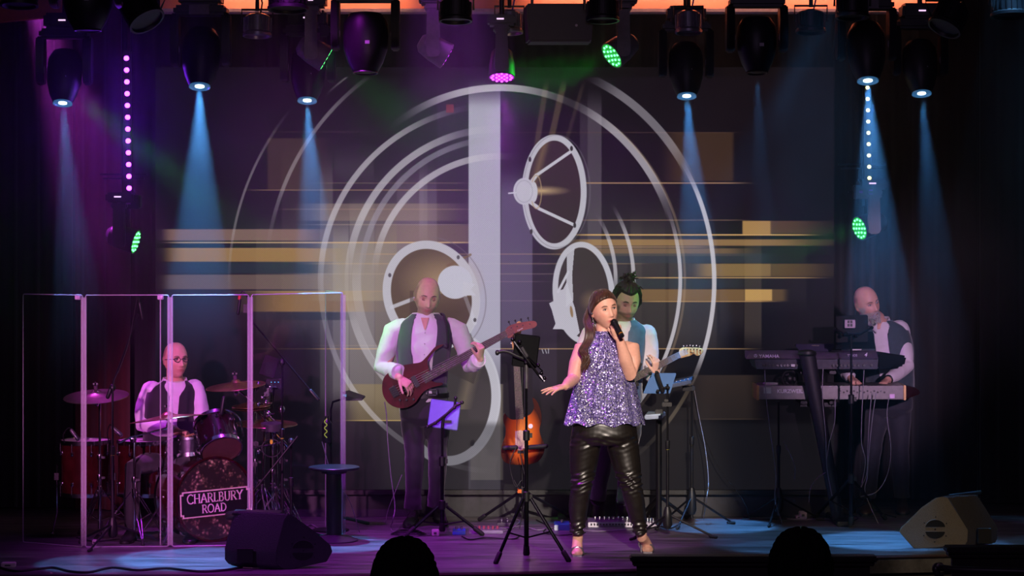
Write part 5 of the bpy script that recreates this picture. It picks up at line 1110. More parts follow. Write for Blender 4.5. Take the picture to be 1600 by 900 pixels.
# ================================================================ DRUM KIT
KIT = 'drum kit and its microphones'
DRM = M('drum_dark_red', (50, 11, 14), .18, var=.3, scale=14, coat=.7)
SKN = M('drum_skin', (190, 182, 178), .45); SKB = M('drum_skin_brown', (96, 62, 56), .4)
CYM = M('bronze', (168, 140, 96), .28, .9, var=.2, scale=60)
YEL = M('yellow_tape', (190, 190, 40), .5)
def drum(name, label, c0, c1, r, mat, group, lugs=8, hoop=CHR, top=SKN, bottom=SKN, legs=0, cat='drum'):
    """c0 lower centre, c1 upper (batter) centre"""
    c0, c1 = Vector(c0), Vector(c1); d = (c1-c0).normalized(); L_ = (c1-c0).length; u, v, _ = frame_of(d, (0, 1, 0))
    t = thing(name, label, cat, (c0.x, c0.y, c0.z if not legs else 0), group)
    mb = MB(); mb.lathe([(r, 0), (r, L_)], c0, d, 40); mb.build('shell', mat, t, ang=60)
    for nm, c, s_, hm in (('hoop', c0, -1, bottom), ('hoop', c1, 1, top)):
        mb = MB(); q = c+d*s_*.004; mb.lathe([(r*1.0, -.014), (r*1.055, -.014), (r*1.06, .014), (r*1.02, .016), (r*1.0, .012), (r, -.014)], q, d, 40, caps=False); mb.build(nm, hoop, t)
        mb = MB(); mb.lathe([(r*.995, -.002), (r*.99, .003)], c+d*s_*.006, d, 40); mb.build('drumhead', hm, t)
    for k in range(lugs):
        a = 2*pi*(k+.5)/lugs; e = u*cos(a)+v*sin(a)
        for q in (.2, .8):
            mb = MB(); mb.ball(c0+e*r*1.03+d*L_*q, (.011, .011, .018), 8); mb.cyl(c0+e*r*1.05+d*L_*q, c0+e*r*1.05+d*(L_ if q > .5 else 0), .003, seg=6); mb.build('lug', CHR, t)
    for k in range(legs):
        a = 2*pi*k/legs-.9; e = Vector((cos(a), sin(a), 0)); q = Vector((c0.x, c0.y, 0))+e*(r+.03)
        mb = MB(); mb.tube([q+Vector((0, 0, c0.z+.2)), q+Vector((0, 0, .16)), q+e*.03+Vector((0, 0, .015))], .006, 8); mb.ball(q+e*.03+Vector((0, 0, .014)), .014, 8); mb.box(q+Vector((0, 0, c0.z+.12)), (.03, .03, .05)); mb.build('leg', CHR, t)
    return t, u, v, d
# bass drum
yb = .62; cf = P(335, 784, yb); cf.z = .296; nrm = Vector((.515, -.857, 0)).normalized(); r = .282
m, tt, N, L, b = nt('drumhead_photo'); tc = N.new('ShaderNodeTexCoord')
n1 = N.new('ShaderNodeTexNoise'); n1.inputs['Scale'].default_value = 7; n1.inputs['Detail'].default_value = 9; n1.inputs['Roughness'].default_value = .72; L.new(tc.outputs['Object'], n1.inputs['Vector'])
n2 = N.new('ShaderNodeTexVoronoi'); n2.inputs['Scale'].default_value = 42; L.new(tc.outputs['Object'], n2.inputs['Vector'])
ad = N.new('ShaderNodeMath'); ad.operation = 'MULTIPLY_ADD'; L.new(n2.outputs['Distance'], ad.inputs[0]); ad.inputs[1].default_value = -.22; L.new(n1.outputs['Fac'], ad.inputs[2])
cr = N.new('ShaderNodeValToRGB'); L.new(ad.outputs[0], cr.inputs[0]); cr.color_ramp.elements[0].position = .42; cr.color_ramp.elements[0].color = (*lin((44, 37, 35)), 1); cr.color_ramp.elements[1].position = .58; cr.color_ramp.elements[1].color = (*lin((205, 182, 140)), 1)
e = cr.color_ramp.elements.new(.49); e.color = (*lin((95, 78, 66)), 1)
L.new(cr.outputs[0], b.inputs['Base Color']); b.inputs['Roughness'].default_value = .35; FACE = m
t, u, v, d = drum('bass_drum', 'large bass drum with a road sign printed on its front skin', cf-nrm*.34, cf, r, DRM, KIT, 10, hoop=DRM, top=FACE, bottom=SKN)
mb = MB(); q = cf-nrm*.34; mb.lathe([(r*1.0, -.02), (r*1.07, -.02), (r*1.07, .02), (r*1.0, .02)], q, nrm, 40, caps=False); lab(mb.build('rear_hoop', CHR, t), 'shiny rear hoop')
ux = Vector((.857, .515, 0)); uz = Vector((0, 0, 1)); tz = .035
ux = (ux*cos(tz)+uz*sin(tz)); uz = Vector((-.857*sin(tz), -.515*sin(tz), cos(tz)))
sc_ = cf+nrm*.012+uz*(-.022)
def plate(w_, h_, k, q): 
    o = [(-w_+k, -h_), (w_-k, -h_), (w_-k, -h_+k), (w_, -h_+k), (w_, h_-k), (w_-k, h_-k), (w_-k, h_), (-w_+k, h_), (-w_+k, h_-k), (-w_, h_-k), (-w_, -h_+k), (-w_+k, -h_+k)]
    return [q+ux*a+uz*c for a, c in o]
mb = MB(); mb.prism(plate(.262, .092, .016, sc_), nrm*.002); mb.build('sign_border', M('sign_cream', (235, 205, 205), .5), t, smooth=False)
mb = MB(); mb.prism(plate(.253, .083, .018, sc_+nrm*.002), nrm*.0015); mb.build('sign_panel', M('sign_black', (20, 16, 20), .5), t, smooth=False)
mb = MB(); ML = M('sign_letters', (240, 205, 225), .5)
def serif(mb, s, o, h, tr, wgt=1.0):
    """Roman capitals drawn stroke by stroke; returns the width"""
    S = {'C': (.72, [('a', .40, .5, .40, .5, 45, 315)]), 'H': (.78, [((.12, 0), (.12, 1)), ((.66, 0), (.66, 1)), ((.12, .52), (.66, .52), 'n')]), 'A': (.78, [((.06, 0), (.39, 1)), ((.72, 0), (.39, 1)), ((.18, .36), (.6, .36), 'n')]),
         'R': (.70, [((.12, 0), (.12, 1)), ('a', .28, .74, .26, .25, -90, 90), ((.12, .99), (.3, .99), 'n'), ((.12, .49), (.3, .49), 'n'), ((.32, .5), (.66, 0))]), 'L': (.56, [((.12, 0), (.12, 1)), ((.12, .015), (.5, .015), 'n'), ((.5, .0), (.5, .14), 'n')]),
         'B': (.64, [((.12, 0), (.12, 1)), ('a', .28, .76, .22, .23, -90, 90), ('a', .30, .26, .27, .265, -90, 90), ((.12, .99), (.3, .99), 'n'), ((.12, .525), (.3, .525), 'n'), ((.12, .01), (.3, .01), 'n')]),
         'U': (.74, [((.12, .3), (.12, 1)), ((.62, .3), (.62, 1)), ('a', .37, .3, .25, .3, 180, 360)]), 'Y': (.74, [((.04, 1), (.36, .5)), ((.68, 1), (.36, .5)), ((.36, 0), (.36, .5))]), 'O': (.84, [('a', .42, .5, .38, .5, 0, 360)]), 'D': (.78, [((.12, 0), (.12, 1)), ('a', .26, .5, .44, .49, -90, 90), ((.12, .99), (.3, .99), 'n'), ((.12, .01), (.3, .01), 'n')])}
    x = 0; out = []
    for ch in s:
        w_, st = S[ch]
        for q in st:
            if q[0] == 'a': pts = [(q[1]+q[3]*cos(R(a)), q[2]+q[4]*sin(R(a))) for a in np.linspace(q[5], q[6], 18)]; th = .13
            else: pts = [q[0], q[1]]; th = .08 if len(q) > 2 else .14
            P3 = [o+ux*(x+a)*h+uz*c*h for a, c in pts]
            for a, c in zip(P3[:-1], P3[1:]):
                dd = (c-a).normalized(); n_ = nrm.cross(dd)*th*h/2*wgt; a2, c2 = a-dd*.02*h, c+dd*.02*h; out.append([a2-n_, c2-n_, c2+n_, a2+n_])
            if q[0] != 'a' and len(q) == 2:
                for e in pts:
                    if e[1] in (0, 1) and not (ch == 'A' and e[1] == 1): 
                        c = o+ux*(x+e[0])*h+uz*e[1]*h; out.append([c-ux*.14*h-uz*.025*h, c+ux*.14*h-uz*.025*h, c+ux*.14*h+uz*.025*h, c-ux*.14*h+uz*.025*h])
        x += w_+tr
    for q in out: mb.loft([q, [p+nrm*.002 for p in q]])
    return (x-tr)*h
for s, h, zz, tr in (('CHARLBURY', .062, .008, .045), ('ROAD', .056, -.064, .06)):
    tmp = MB(); w_ = serif(tmp, s, Vector((0, 0, 0)), h, tr); serif(mb, s, sc_+nrm*.0035+uz*zz-ux*(w_/2+(.01 if s == 'ROAD' else 0)), h, tr)
lab(mb.build('sign_lettering', ML, t, smooth=False), 'pale pink letters reading CHARLBURY ROAD')
for s_ in (-1, 1):
    for q in (0,):
        a = cf-nrm*.08+ux*s_*.25+Vector((0, 0, -.1)); mb = MB(); mb.tube([a, a+ux*s_*.09+nrm*.05+Vector((0, 0, -.12)), Vector((a.x, a.y, 0))+ux*s_*.14+nrm*.10+Vector((0, 0, .008))], .009, 8); mb.build('spur', CHR, t)
# rack tom and snare, floor toms
t, u, v, d = drum('rack_tom', 'small dark tom tilted over the bass drum', P(345, 701, .60), P(335, 663, .74), .142, M('drum_black_cherry', (34, 10, 22), .15, coat=.8), KIT, 8, bottom=SKB)
mb = MB(); a = P(340, 690, .72); mb.tube([a, a+Vector((-.05, .05, -.06)), cf-nrm*.17+Vector((0, 0, .27))], .012, 10); mb.box(P(325, 690, .60), (.07, .05, .07)); mb.build('tom_mount', CHR, t)
drum('snare_drum', 'snare drum half hidden between the rack tom and the drummer', P(300, 716, .95), P(299, 692, .98), .165, M('snare_steel', (70, 66, 76), .35, .9), KIT, 8)
drum('floor_tom', 'dark red floor tom at the far left of the kit', P(134, 770, 1.0), P(134, 691, 1.0), .172, DRM, KIT, 8, legs=3)
drum('floor_tom', 'dark red floor tom between the two left cymbal stands', P(224, 770, 1.05), P(224, 691, 1.05), .178, DRM, KIT, 8, legs=3)
def tripod(t, base, r_, h, mat=CHR, rad=.008, rot=.4, foot=RUB, n=3, brace=True, double=False):
    base = Vector((base[0], base[1], 0))
    for k in range(n):
        a = rot+2*pi*k/n; e = Vector((cos(a), sin(a), 0)); s_ = Vector((-sin(a), cos(a), 0))
        mb = MB(); top_ = base+Vector((0, 0, h))+e*.02; bot = base+e*r_+Vector((0, 0, rad+.004))
        if double:
            for q in (-1, 1): mb.tube([top_+s_*q*.014, (top_+bot)/2+s_*q*.014, bot+s_*q*.003], rad*.5, 6)
        else: mb.tube([top_, bot], rad, 8)
        lg = mb.build('leg', mat, t)
        mb = MB(); dd = (bot-top_).normalized(); mb.tube([bot-dd*.03, bot+dd*.006], rad*1.6, 8, round_=True); mb.build('rubber_foot', foot, lg)
        if brace: mb = MB(); mb.tube([base+Vector((0, 0, h*.35)), (top_+bot)/2+Vector((0, 0, -.0))], rad*.5, 6); mb.build('brace', mat, t)
    mb = MB(); mb.lathe([(.014, -.03), (.02, -.025), (.02, .025), (.014, .03)], base+Vector((0, 0, h)), seg=12); mb.build('collar', mat, t)
def cymbal(label, px, py, y, hw, tilt_lr, tilt_fb, polepx, arm=None, pole_top=None, mat=CYM, name='cymbal_stand', stand=True, bell=.12, trip=(.28, .34), rot=.4, hihat=False):
    c = P(px, py, y); rr = hw*(16+y)/F/cos(R(tilt_lr)); nn = Vector((-sin(R(tilt_lr)), -sin(R(tilt_fb)), 1)).normalized()
    fx = P(polepx, py, y).x; fy = y+.05
    t = thing(name, label, 'cymbal', (fx, fy, 0), KIT)
    prof = [(rr, 0), (rr*.99, .003), (rr*.6, .016), (rr*.2, .028), (rr*.16, .034), (rr*.11, .046), (rr*.03, .052)]
    mb = MB(); mb.lathe(prof+[(q[0], q[1]-.0015) for q in prof[::-1]], c-nn*.03, nn, 44, caps=False); mb.build('cymbal', mat, t)
    if hihat: mb = MB(); mb.lathe([(q[0], -q[1]-.01) for q in prof]+[(q[0], -q[1]-.012) for q in prof[::-1]], c-nn*.03, nn, 44, caps=False); mb.build('lower_cymbal', mat, t)
    mb = MB(); mb.cyl(c, c+nn*.075, .004, seg=8); mb.lathe([(.013, .02), (.013, .045), (.006, .047)], c, nn, 14); mb.build('felt', M('felt_dark', (80, 50, 75), .9), t)
    mb = MB(); mb.box(c+nn*.06, (.035, .008, .012)); mb.cyl(c+nn*.05, c+nn*.07, .007, seg=8); mb.build('wing_nut', CHR, t)
    top_ = c-nn*.04
    mb = MB(); mb.ball(c-nn*.075, (.02, .02, .025), 10); mb.cyl(c-nn*.02, c-nn*.1, .008, seg=8); mb.build('tilter', CHR, t)
    if arm:
        a = P(*arm[0], y+.03); b_ = P(*arm[1], y+.03); mb = MB(); mb.tube([c-nn*.09, a, b_], .007, 8); mb.build('boom_arm', CHR, t); ptop = P(polepx, arm[2], y+.05)
        mb = MB(); mb.ball(ptop, (.025, .025, .03), 10); mb.build('joint', CHR, t)
    else: ptop = c-nn*.08
    mb = MB(); mb.tube([ptop, Vector((fx, fy, ptop.z)), Vector((fx, fy, ptop.z*.55))], .0085, 10); mb.build('upper_pole', CHR, t)
    mb = MB(); mb.cyl((fx, fy, ptop.z*.6), (fx, fy, .07), .0135, seg=12); mb.build('pole', CHR, t)
    for z in (ptop.z*.6, ptop.z*.45): mb = MB(); mb.lathe([(.018, -.02), (.021, 0), (.018, .02)], (fx, fy, z), seg=12); mb.box((fx+.025, fy-.01, z), (.03, .01, .016)); mb.build('height_clamp', CHR, t)
    tripod(t, (fx, fy), trip[0], trip[1], CHR, .0075, rot, double=True)
    return t
cymbal('bronze ride cymbal on a straight stand at the far left of the kit', 150, 613, .75, 51, 2, 9, 154, rot=-1.9, mat=M('bronze_pale', (150, 140, 125), .3, .9))
cymbal('large bronze cymbal in front of the drummer, on a slanted boom', 262, 648, .62, 61, 7, -4, 208, arm=((205, 683), (186, 692), 686), rot=-1.2)
cymbal('bronze crash cymbal on a boom right of the drummer\'s head', 368, 597, .85, 47, 5, 5, 440, arm=((375, 612), (437, 664), 640), rot=-.8)
cymbal('small hi-hat pair near the right edge of the kit', 392, 628, .9, 30, 2, 3, 398, rot=-.2, hihat=True, trip=(.24, .3))
cymbal('thin cymbal lowest on the right of the kit', 416, 656, .95, 49, -1, 3, 425, rot=.9)
# microphones and their stands
def boomstand(name, label, base, ztop, joint, boom, h=.18, r_=.3, mat=BLKM, group=None, rot=0, mic=None, cw=True, flat=True):
    """base (x, y); joint = top of the pole; boom = two ends"""
    t = thing(name, label, 'microphone stand', (base[0], base[1], 0), group); bx, by = base
    mb = MB(); mb.cyl((bx, by, .05), (bx, by, ztop*.62), .011, seg=10); mb.build('lower_pole', mat, t)
    mb = MB(); mb.cyl((bx, by, ztop*.6), (bx, by, ztop), .0075, seg=8); mb.build('upper_pole', mat, t)
    mb = MB(); mb.lathe([(.014, -.03), (.017, -.02), (.017, .03), (.012, .035)], (bx, by, ztop*.6), seg=12); mb.build('clutch', BLK, t)
    mb = MB(); mb.lathe([(.0085, 0), (.0125, 0), (.0125, .008), (.0085, .008)], (bx, by, ztop*.57), seg=12, caps=False); mb.build('tape_ring', YEL, t)
    for k in range(3):
        a = rot+2*pi*k/3; e = Vector((cos(a), sin(a), 0)); mb = MB(); mb.tube([(bx, by, h*.8), Vector((bx, by, .012))+e*r_], .008, 8); lg = mb.build('leg', mat, t)
        mb = MB(); q = Vector((bx, by, .012))+e*r_; mb.tube([q-e*.03+Vector((0, 0, .004)), q+e*.015], .0105, 8, round_=True); mb.build('rubber_foot', RUB, lg)
    mb = MB(); mb.lathe([(.022, h*.3), (.035, h*.42), (.03, h*.85), (.018, h*1.05)], (bx, by, 0), seg=14); mb.build('hub', BLK, t)
    if boom:
        a, b_ = Vector(boom[0]), Vector(boom[1]); mb = MB(); mb.tube([a, b_], .0065, 8); mb.build('boom', mat, t)
        mb = MB(); mb.ball(joint, (.022, .022, .026), 12); mb.build('boom_joint', BLK, t)
        if cw: dd = (b_-a).normalized(); mb = MB(); mb.tube([b_-dd*.06, b_+dd*.02], .014, 10, round_=True); mb.build('counterweight', BLK, t)
    return t
y = .45; j = P(176, 606, y)
boomstand('microphone_stand', 'black boom stand with its arm raised behind the second shield panel', (j.x, y), j.z, j, (P(216, 491, y), P(170, 616, y)), rot=.25, r_=.36, group=None, mat=M('black_metal_sheen', (44, 40, 50), .3, .6))
t = thing('overhead_microphone', 'thin black overhead microphone on the tip of the left boom', 'microphone', P(219, 490, y), KIT)
mb = MB(); mb.tube([P(218, 474, y), P(222.5, 498, y)], .009, 10, round_=True); mb.build('barrel', BLK, t); mb = MB(); mb.tube(bez([P(218, 474, y), P(215, 464, y), P(208, 500, y), P(200, 540, y-.01), P(188, 575, y-.01), P(177, 606, y-.03), P(175, 700, y-.03), P(178, 815, y-.03)]), .0028, 5); mb.build('cable', CAB, t)
y = .7; j = P(441, 566, y)
boomstand('microphone_stand', 'black boom stand with its arm sloping down to the right behind the shield', (j.x, y), j.z, j, (P(394, 502, y), P(494, 621, y-.02)), rot=.5, r_=.3)
t = thing('overhead_microphone', 'overhead microphone with a red band hanging above the right cymbals', 'microphone', P(380, 490, y), KIT)
mb = MB(); mb.tube([P(375, 468, y), P(372, 490, y)], .011, 10, round_=True); mb.build('barrel', BLK, t); mb = MB(); mb.tube([P(374.5, 462, y), P(374, 468, y)], .0115, 10); lab(mb.build('red_band', M('red_band', (200, 40, 50), .5), t), 'red band')
mb = MB(); mb.tube(bez([P(375, 462, y), P(379, 455, y), P(385, 462, y), P(390, 480, y), P(394, 502, y)]), .004, 6); mb.box(P(384, 482, y), (.03, .03, .06)); mb.build('clip', BLK, t)
y = .55; j = P(455, 690, y)
boomstand('microphone_stand', 'short black boom stand leaning low at the right end of the drums', (j.x, y), j.z, j, (P(465, 682, y-.03), P(397, 767, y-.06)), rot=.9, r_=.26, cw=False)
y = .3; j = P(388, 812, y)
t = thing('kick_microphone', 'fat black microphone pointing at the bass drum skin behind the left wedge', 'microphone', (P(392, 850, .35).x, .35, 0), KIT)
mb = MB(); mb.tube([P(358, 806, .40), P(368, 805, .38), P(380, 808, .36)], [.03, .034, .022], 16, round_=True); mb.build('barrel', BLK, t)
mb = MB(); q = Vector((P(395, 850, .35).x, .35, 0)); mb.tube([P(378, 808, .36), q+Vector((0, 0, .18)), q+Vector((0, 0, .01))], .008, 8); mb.lathe([(.09, 0), (.09, .01), (.02, .018)], q, seg=20); mb.build('low_stand', BLKM, t)
def clipmic(label, a, b_, c, y):
    t = thing('drum_microphone', label, 'microphone', P(*c, y), KIT); A_, B_, C_ = P(*a, y), P(*b_, y), P(*c, y)
    mb = MB(); mb.tube([A_, B_], .014, 12, round_=True); mb.build('barrel', GRY, t); mb = MB(); dd = (B_-A_).normalized(); mb.tube([B_-dd*.02, B_+dd*.01], .0155, 12, round_=True); mb.build('grille', M('grille_grey', (90, 90, 100), .4, .8), t)
    mb = MB(); mb.tube(bez([A_, A_+Vector((-.02, 0, .02)), C_+Vector((-.01, 0, .06)), C_]), .004, 6); mb.build('gooseneck', BLKM, t)
clipmic('small silver microphone clipped on the leftmost floor tom', (112, 673), (120, 684), (101, 692), .82)
clipmic('small dark microphone clipped on the second floor tom', (176, 668), (187, 678), (170, 690), .9)
t = thing('drum_microphone', 'small dark microphone on a curved arm above the rack tom', 'microphone', P(384, 662, .6), KIT)
mb = MB(); mb.tube([P(350, 622, .6), P(347, 640, .6), P(346, 646, .6)], .014, 12, round_=True); mb.build('barrel', BLK, t); mb = MB(); mb.tube(bez([P(352, 640, .62), P(362, 643, .62), P(372, 652, .62), P(377, 664, .62), P(380, 682, .62)]), .0065, 8); lab(mb.build('gooseneck', CHR, t), 'curved chrome arm')
# percussion hardware cluster to the right of the kit
t = thing('percussion_rack', 'cluster of chrome clamps and rods at the right end of the drum kit', 'drum hardware', (P(410, 830, .8).x, .8, 0), KIT)
rr_ = random.Random(21); rods = [((396, 600), (396, 815)), ((414, 640), (410, 820)), ((431, 660), (433, 815)), ((400, 640), (452, 700)), ((385, 668), (440, 664)), ((395, 700), (440, 690))]
for a, b_ in rods: mb = MB(); mb.tube([P(*a, .85), P(*b_, .85)], .009, 8); mb.build('rod', CHR, t)
for k in range(16):
    q = P(rr_.uniform(392, 442), rr_.uniform(600, 735), .85+rr_.uniform(-.06, .04)); mb = MB()
    if k % 2: mb.ball(q, (.016, .016, .02), 10); mb.cyl(q, q+Vector((.04, -.01, .0)), .005, seg=6)
    else: mb.box(q, (.035, .03, .03)); mb.cyl(q+Vector((0, -.02, .02)), q+Vector((0, -.02, -.03)), .006, seg=6)
    mb.build('clamp', CHR, t, bev=.003 if not k % 2 else 0)
mb = MB(); mb.lathe([(.075, 0), (.078, .05)], P(425, 672, .8), (0, -.1, 1), 24); lab(mb.build('small_drum', GRY, t), 'small grey drum')
mb = MB(); mb.tube([P(424+15*cos(a), 700+14*sin(a), .75) for a in np.linspace(0, 2*pi, 20)], .004, 6, caps=False); mb.build('coiled_cable', CAB, t)
tripod(t, (P(410, 830, .8).x, .8), .3, .35, CHR, .0075, -1.2, double=True)
mb = MB(); mb.ball(P(424, 690, .8), (.01, .01, .02), 8); lab(mb.build('amber_lamp', M('amber', (240, 150, 60), emit=(240, 150, 60), es=.6), t), 'small amber light')
t = thing('tablet_stand', 'tilted black tablet on a stand beside the right crash cymbal', 'tablet', (P(424, 830, 1.0).x, 1.0, 0))
q = P(421, 573, 1.0); mb = MB(); mb.box(q, (.11, .012, .15), Matrix.Rotation(.3, 3, 'Y') @ Matrix.Rotation(-.3, 3, 'X')); mb.build('tablet', M('tablet_black', (20, 20, 24), .6, spec=.15), t, bev=.004)
mb = MB(); mb.cyl(q+Vector((.01, .02, -.05)), (P(424, 830, 1.0).x, 1.0, .02), .009); mb.lathe([(.12, 0), (.12, .012), (.02, .02)], (P(424, 830, 1.0).x, 1.0, 0), seg=20); mb.build('stand', BLKM, t)
t = thing('effects_box', 'small dark control box with tiny lights beneath the tablet at the drums', 'control box', P(428, 605, .95)-Vector((0, 0, .04)))
q = P(428, 600, .95); mb = MB(); mb.box(q, (.12, .06, .07), .2); mb.build('case', BLK, t, bev=.006)
mb = MB(); mb.tube([q+Vector((0, .02, -.03)), P(424, 650, 1.0)], .006, 6); mb.build('mount', BLKM, t)
for k in range(4): mb = MB(); mb.ball(q+Vector((-.04+k*.025, -.035, .015)), (.004, .002, .003), 6); mb.build('indicator', M('cyan_led', (80, 220, 230), emit=(80, 220, 230), es=1.2), t)
# ---------------------------------------------------------------- acrylic drum shield
m = bpy.data.materials.new('clear_acrylic'); m.use_nodes = True; N = m.node_tree.nodes; L = m.node_tree.links; N.remove(N['Principled BSDF'])
tr_ = N.new('ShaderNodeBsdfTransparent'); tr_.inputs[0].default_value = (.93, .92, .95, 1); gl = N.new('ShaderNodeBsdfGlossy'); gl.inputs['Roughness'].default_value = .03; gl.inputs['Color'].default_value = (.35, .35, .38, 1)
fr = N.new('ShaderNodeFresnel'); fr.inputs[0].default_value = 1.4; cl = N.new('ShaderNodeMath'); cl.operation = 'MINIMUM'; cl.inputs[1].default_value = .07; L.new(fr.outputs[0], cl.inputs[0]); mx = N.new('ShaderNodeMixShader'); L.new(cl.outputs[0], mx.inputs[0]); L.new(tr_.outputs[0], mx.inputs[1]); L.new(gl.outputs[0], mx.inputs[2]); L.new(mx.outputs[0], N['Material Output'].inputs[0]); ACR = m
m = bpy.data.materials.new('acrylic_edge'); m.use_nodes = True; N = m.node_tree.nodes; L = m.node_tree.links; b = N['Principled BSDF']; b.inputs['Base Color'].default_value = (.62, .58, .68, 1); b.inputs['Roughness'].default_value = .3; b.inputs['Alpha'].default_value = .38; EDG = m
m = bpy.data.materials.new('hinge_plastic'); m.use_nodes = True; b = m.node_tree.nodes['Principled BSDF']; b.inputs['Base Color'].default_value = (.55, .52, .62, 1); b.inputs['Roughness'].default_value = .3; b.inputs['Alpha'].default_value = .22; HNG = m
SP = [FL(34, 848), FL(131, 856), FL(266, 855), FL(391, 853), FL(536, 838), FL(508, 826)]; ZT = 1.72
t = thing('drum_shield', 'clear folding acrylic screen standing around the drum kit', 'drum shield', (SP[2].x, SP[2].y, 0))
for k in range(5):
    a, b_ = SP[k], SP[k+1]; d = (b_-a).normalized(); n_ = Vector((-d.y, d.x, 0))*.005; g = .012; L_ = (b_-a).length-2*g; a2 = a+d*g
    def cr_(x, z): return a2+d*x+Vector((0, 0, z))
    o = []
    rc = .012
    for cxx, cz, a0_ in ((L_-rc, .006+rc, -90), (L_-rc, ZT-rc, 0), (rc, ZT-rc, 90), (rc, .006+rc, 180)):
        o += [cr_(cxx+rc*cos(R(a0_+q)), cz+rc*sin(R(a0_+q))) for q in (0, 30, 60, 90)]
    mb = MB(); mb.prism([p-n_ for p in o], n_*2); pn = mb.build('panel', ACR, t, smooth=False)
    mb = MB(); mb.tube(o+[o[0]], .0038, 4, caps=False); mb.build('polished_edge', EDG, pn)
for k in range(1, 5):
    q = SP[k]; mb = MB()
    for dx in (-.014, .014): mb.box(q+Vector((dx, -.004, ZT/2)), (.010, .014, ZT-.03))
    mb.box(q+Vector((0, 0, ZT/2)), (.02, .006, ZT-.03)); mb.build('hinge', HNG, t, smooth=False)
mb = MB(); q = FL(250, 852); mb.box(q+Vector((0, .02, ZT/2)), (.007, .012, ZT)); lab(mb.build('overlap_edge', EDG, t, smooth=False), 'extra panel edge left of the second hinge')
for px in (122, 251):
    q = P(px, 464, .36); mb = MB(); mb.box(q, (.04, .03, .035)); mb.cyl(q+Vector((.01, -.02, .0)), q+Vector((.01, -.03, 0)), .01, seg=10); mb.build('top_clip', M('clip_pale', (190, 160, 200), .4), t, bev=.004)
# ================================================================ STANDS, KEYBOARDS, WEDGES, FLOOR THINGS
SHN = M('black_shiny_metal', (40, 38, 46), .22, .8)
def speaker_tripod(name, label, feet, hub, pole_top, group=None, cat='tablet stand', rad=.012, y=0, spread=None, polepx=None):
    """feet = floor pixels of the legs; hub = pixel height of the top spider; pole at polepx"""
    pts = [FL(*f) for f in feet]; c = sum(pts, Vector((0, 0, 0)))/len(pts); c.x = P(polepx, 0, y).x; c.y = y
    t = thing(name, label, cat, (c.x, c.y, 0), group); zh = P(polepx, hub, y).z; zt = P(polepx, pole_top, y).z
    mb = MB(); mb.cyl((c.x, c.y, .05), (c.x, c.y, zh+.02), rad*1.35, seg=12); mb.build('lower_tube', SHN, t)
    mb = MB(); mb.cyl((c.x, c.y, zh), (c.x, c.y, zh+(zt-zh)*.55), rad*1.05, seg=12); mb.build('middle_tube', SHN, t)
    mb = MB(); mb.cyl((c.x, c.y, zh+(zt-zh)*.5), (c.x, c.y, zt), rad*.72, seg=12); mb.build('upper_tube', SHN, t)
    for z in (zh, zh+(zt-zh)*.55): mb = MB(); mb.lathe([(rad*1.3, -.035), (rad*1.9, -.03), (rad*1.9, .03), (rad*1.3, .035)], (c.x, c.y, z), seg=14); mb.box((c.x+rad*2.4, c.y, z), (.02, .02, .03)); mb.build('collar', BLK, t)
    mb = MB(); mb.lathe([(rad*1.5, 0), (rad*1.9, .012), (rad*1.6, .06)], (c.x, c.y, .03), seg=14); mb.build('foot_cap', RUB, t)
    for p in pts:
        d = (Vector((p.x, p.y, 0))-Vector((c.x, c.y, 0))).normalized(); top_ = Vector((c.x, c.y, zh-.01))+d*.03; bot = Vector((p.x, p.y, .02))
        mb = MB(); mb.tube([top_, bot], rad*.95, 10); lg = mb.build('leg', SHN, t); dd = (bot-top_).normalized()
        mb = MB(); mb.tube([bot-dd*.05, bot+dd*.012], rad*1.45, 10, round_=True); mb.build('rubber_foot', RUB, lg)
        mb = MB(); mb.tube([Vector((c.x, c.y, zh*.35)), top_*.45+bot*.55], rad*.5, 6); mb.build('brace', SHN, t)
    return t, c, zt
# the singer's tall tripod in front
y = -.28
t, c, zt = speaker_tripod('tripod_stand', 'tall black tripod stand in front, left of the singing woman', [(776, 881), (887, 878), (822, 866)], 776, 602, y=y, polepx=822.5)
mb = MB(); mb.cyl((c.x, c.y, zt-.02), (c.x, c.y, P(0, 566, y).z), .013, seg=12); mb.build('chrome_neck', GRY, t)
q = P(824, 558, y-.02); rt = Matrix.Rotation(.12, 3, 'Y') @ Matrix.Rotation(.25, 3, 'X')
tb = thing('tablet', 'black tablet with its back to the audience, clamped on the tall front tripod', 'tablet', q)
mb = MB(); mb.box(q+Vector((-.01, -.0, .04)), (.165, .012, .225), rt); mb.build('case', M('tablet_black', (20, 20, 24), .6, spec=.15), tb, bev=.006)
mb = MB(); a = q+Vector((0, -.03, 0))
mb.tube([P(801, 531, y-.05), P(822, 560, y-.07), P(846, 592, y-.05)], .009, 8); mb.tube([P(843, 586, y-.05), P(851, 596, y-.06)], .012, 8); mb.tube([P(812, 545, y-.06), P(848, 580, y-.06)], .005, 6)
for p in ((801, 531), (812, 534), (822, 560), (841, 571), (846, 583), (851, 591)): mb.ball(P(*p, y-.065), .014, 10)
mb.build('clamp_arms', SHN, tb)
mb = MB(); mb.tube([P(822, 566, y-.04), P(823, 556, y-.07), P(815, 543, y-.075)], .011, 8); mb.build('chrome_bracket', GRY, tb)
t = thing('clip_microphone', 'short black gooseneck clip reaching left from the tall front tripod', 'microphone clip', P(800, 553, y))
mb = MB(); mb.tube(bez([P(822, 562, y-.03), P(806, 556, y-.04), P(796, 551, y-.04), P(786, 549, y-.04), P(777, 551, y-.04)]), .012, 10, round_=True); mb.ball(P(777, 551, y-.04), (.014, .014, .02), 10); mb.build('arm', BLK, t)
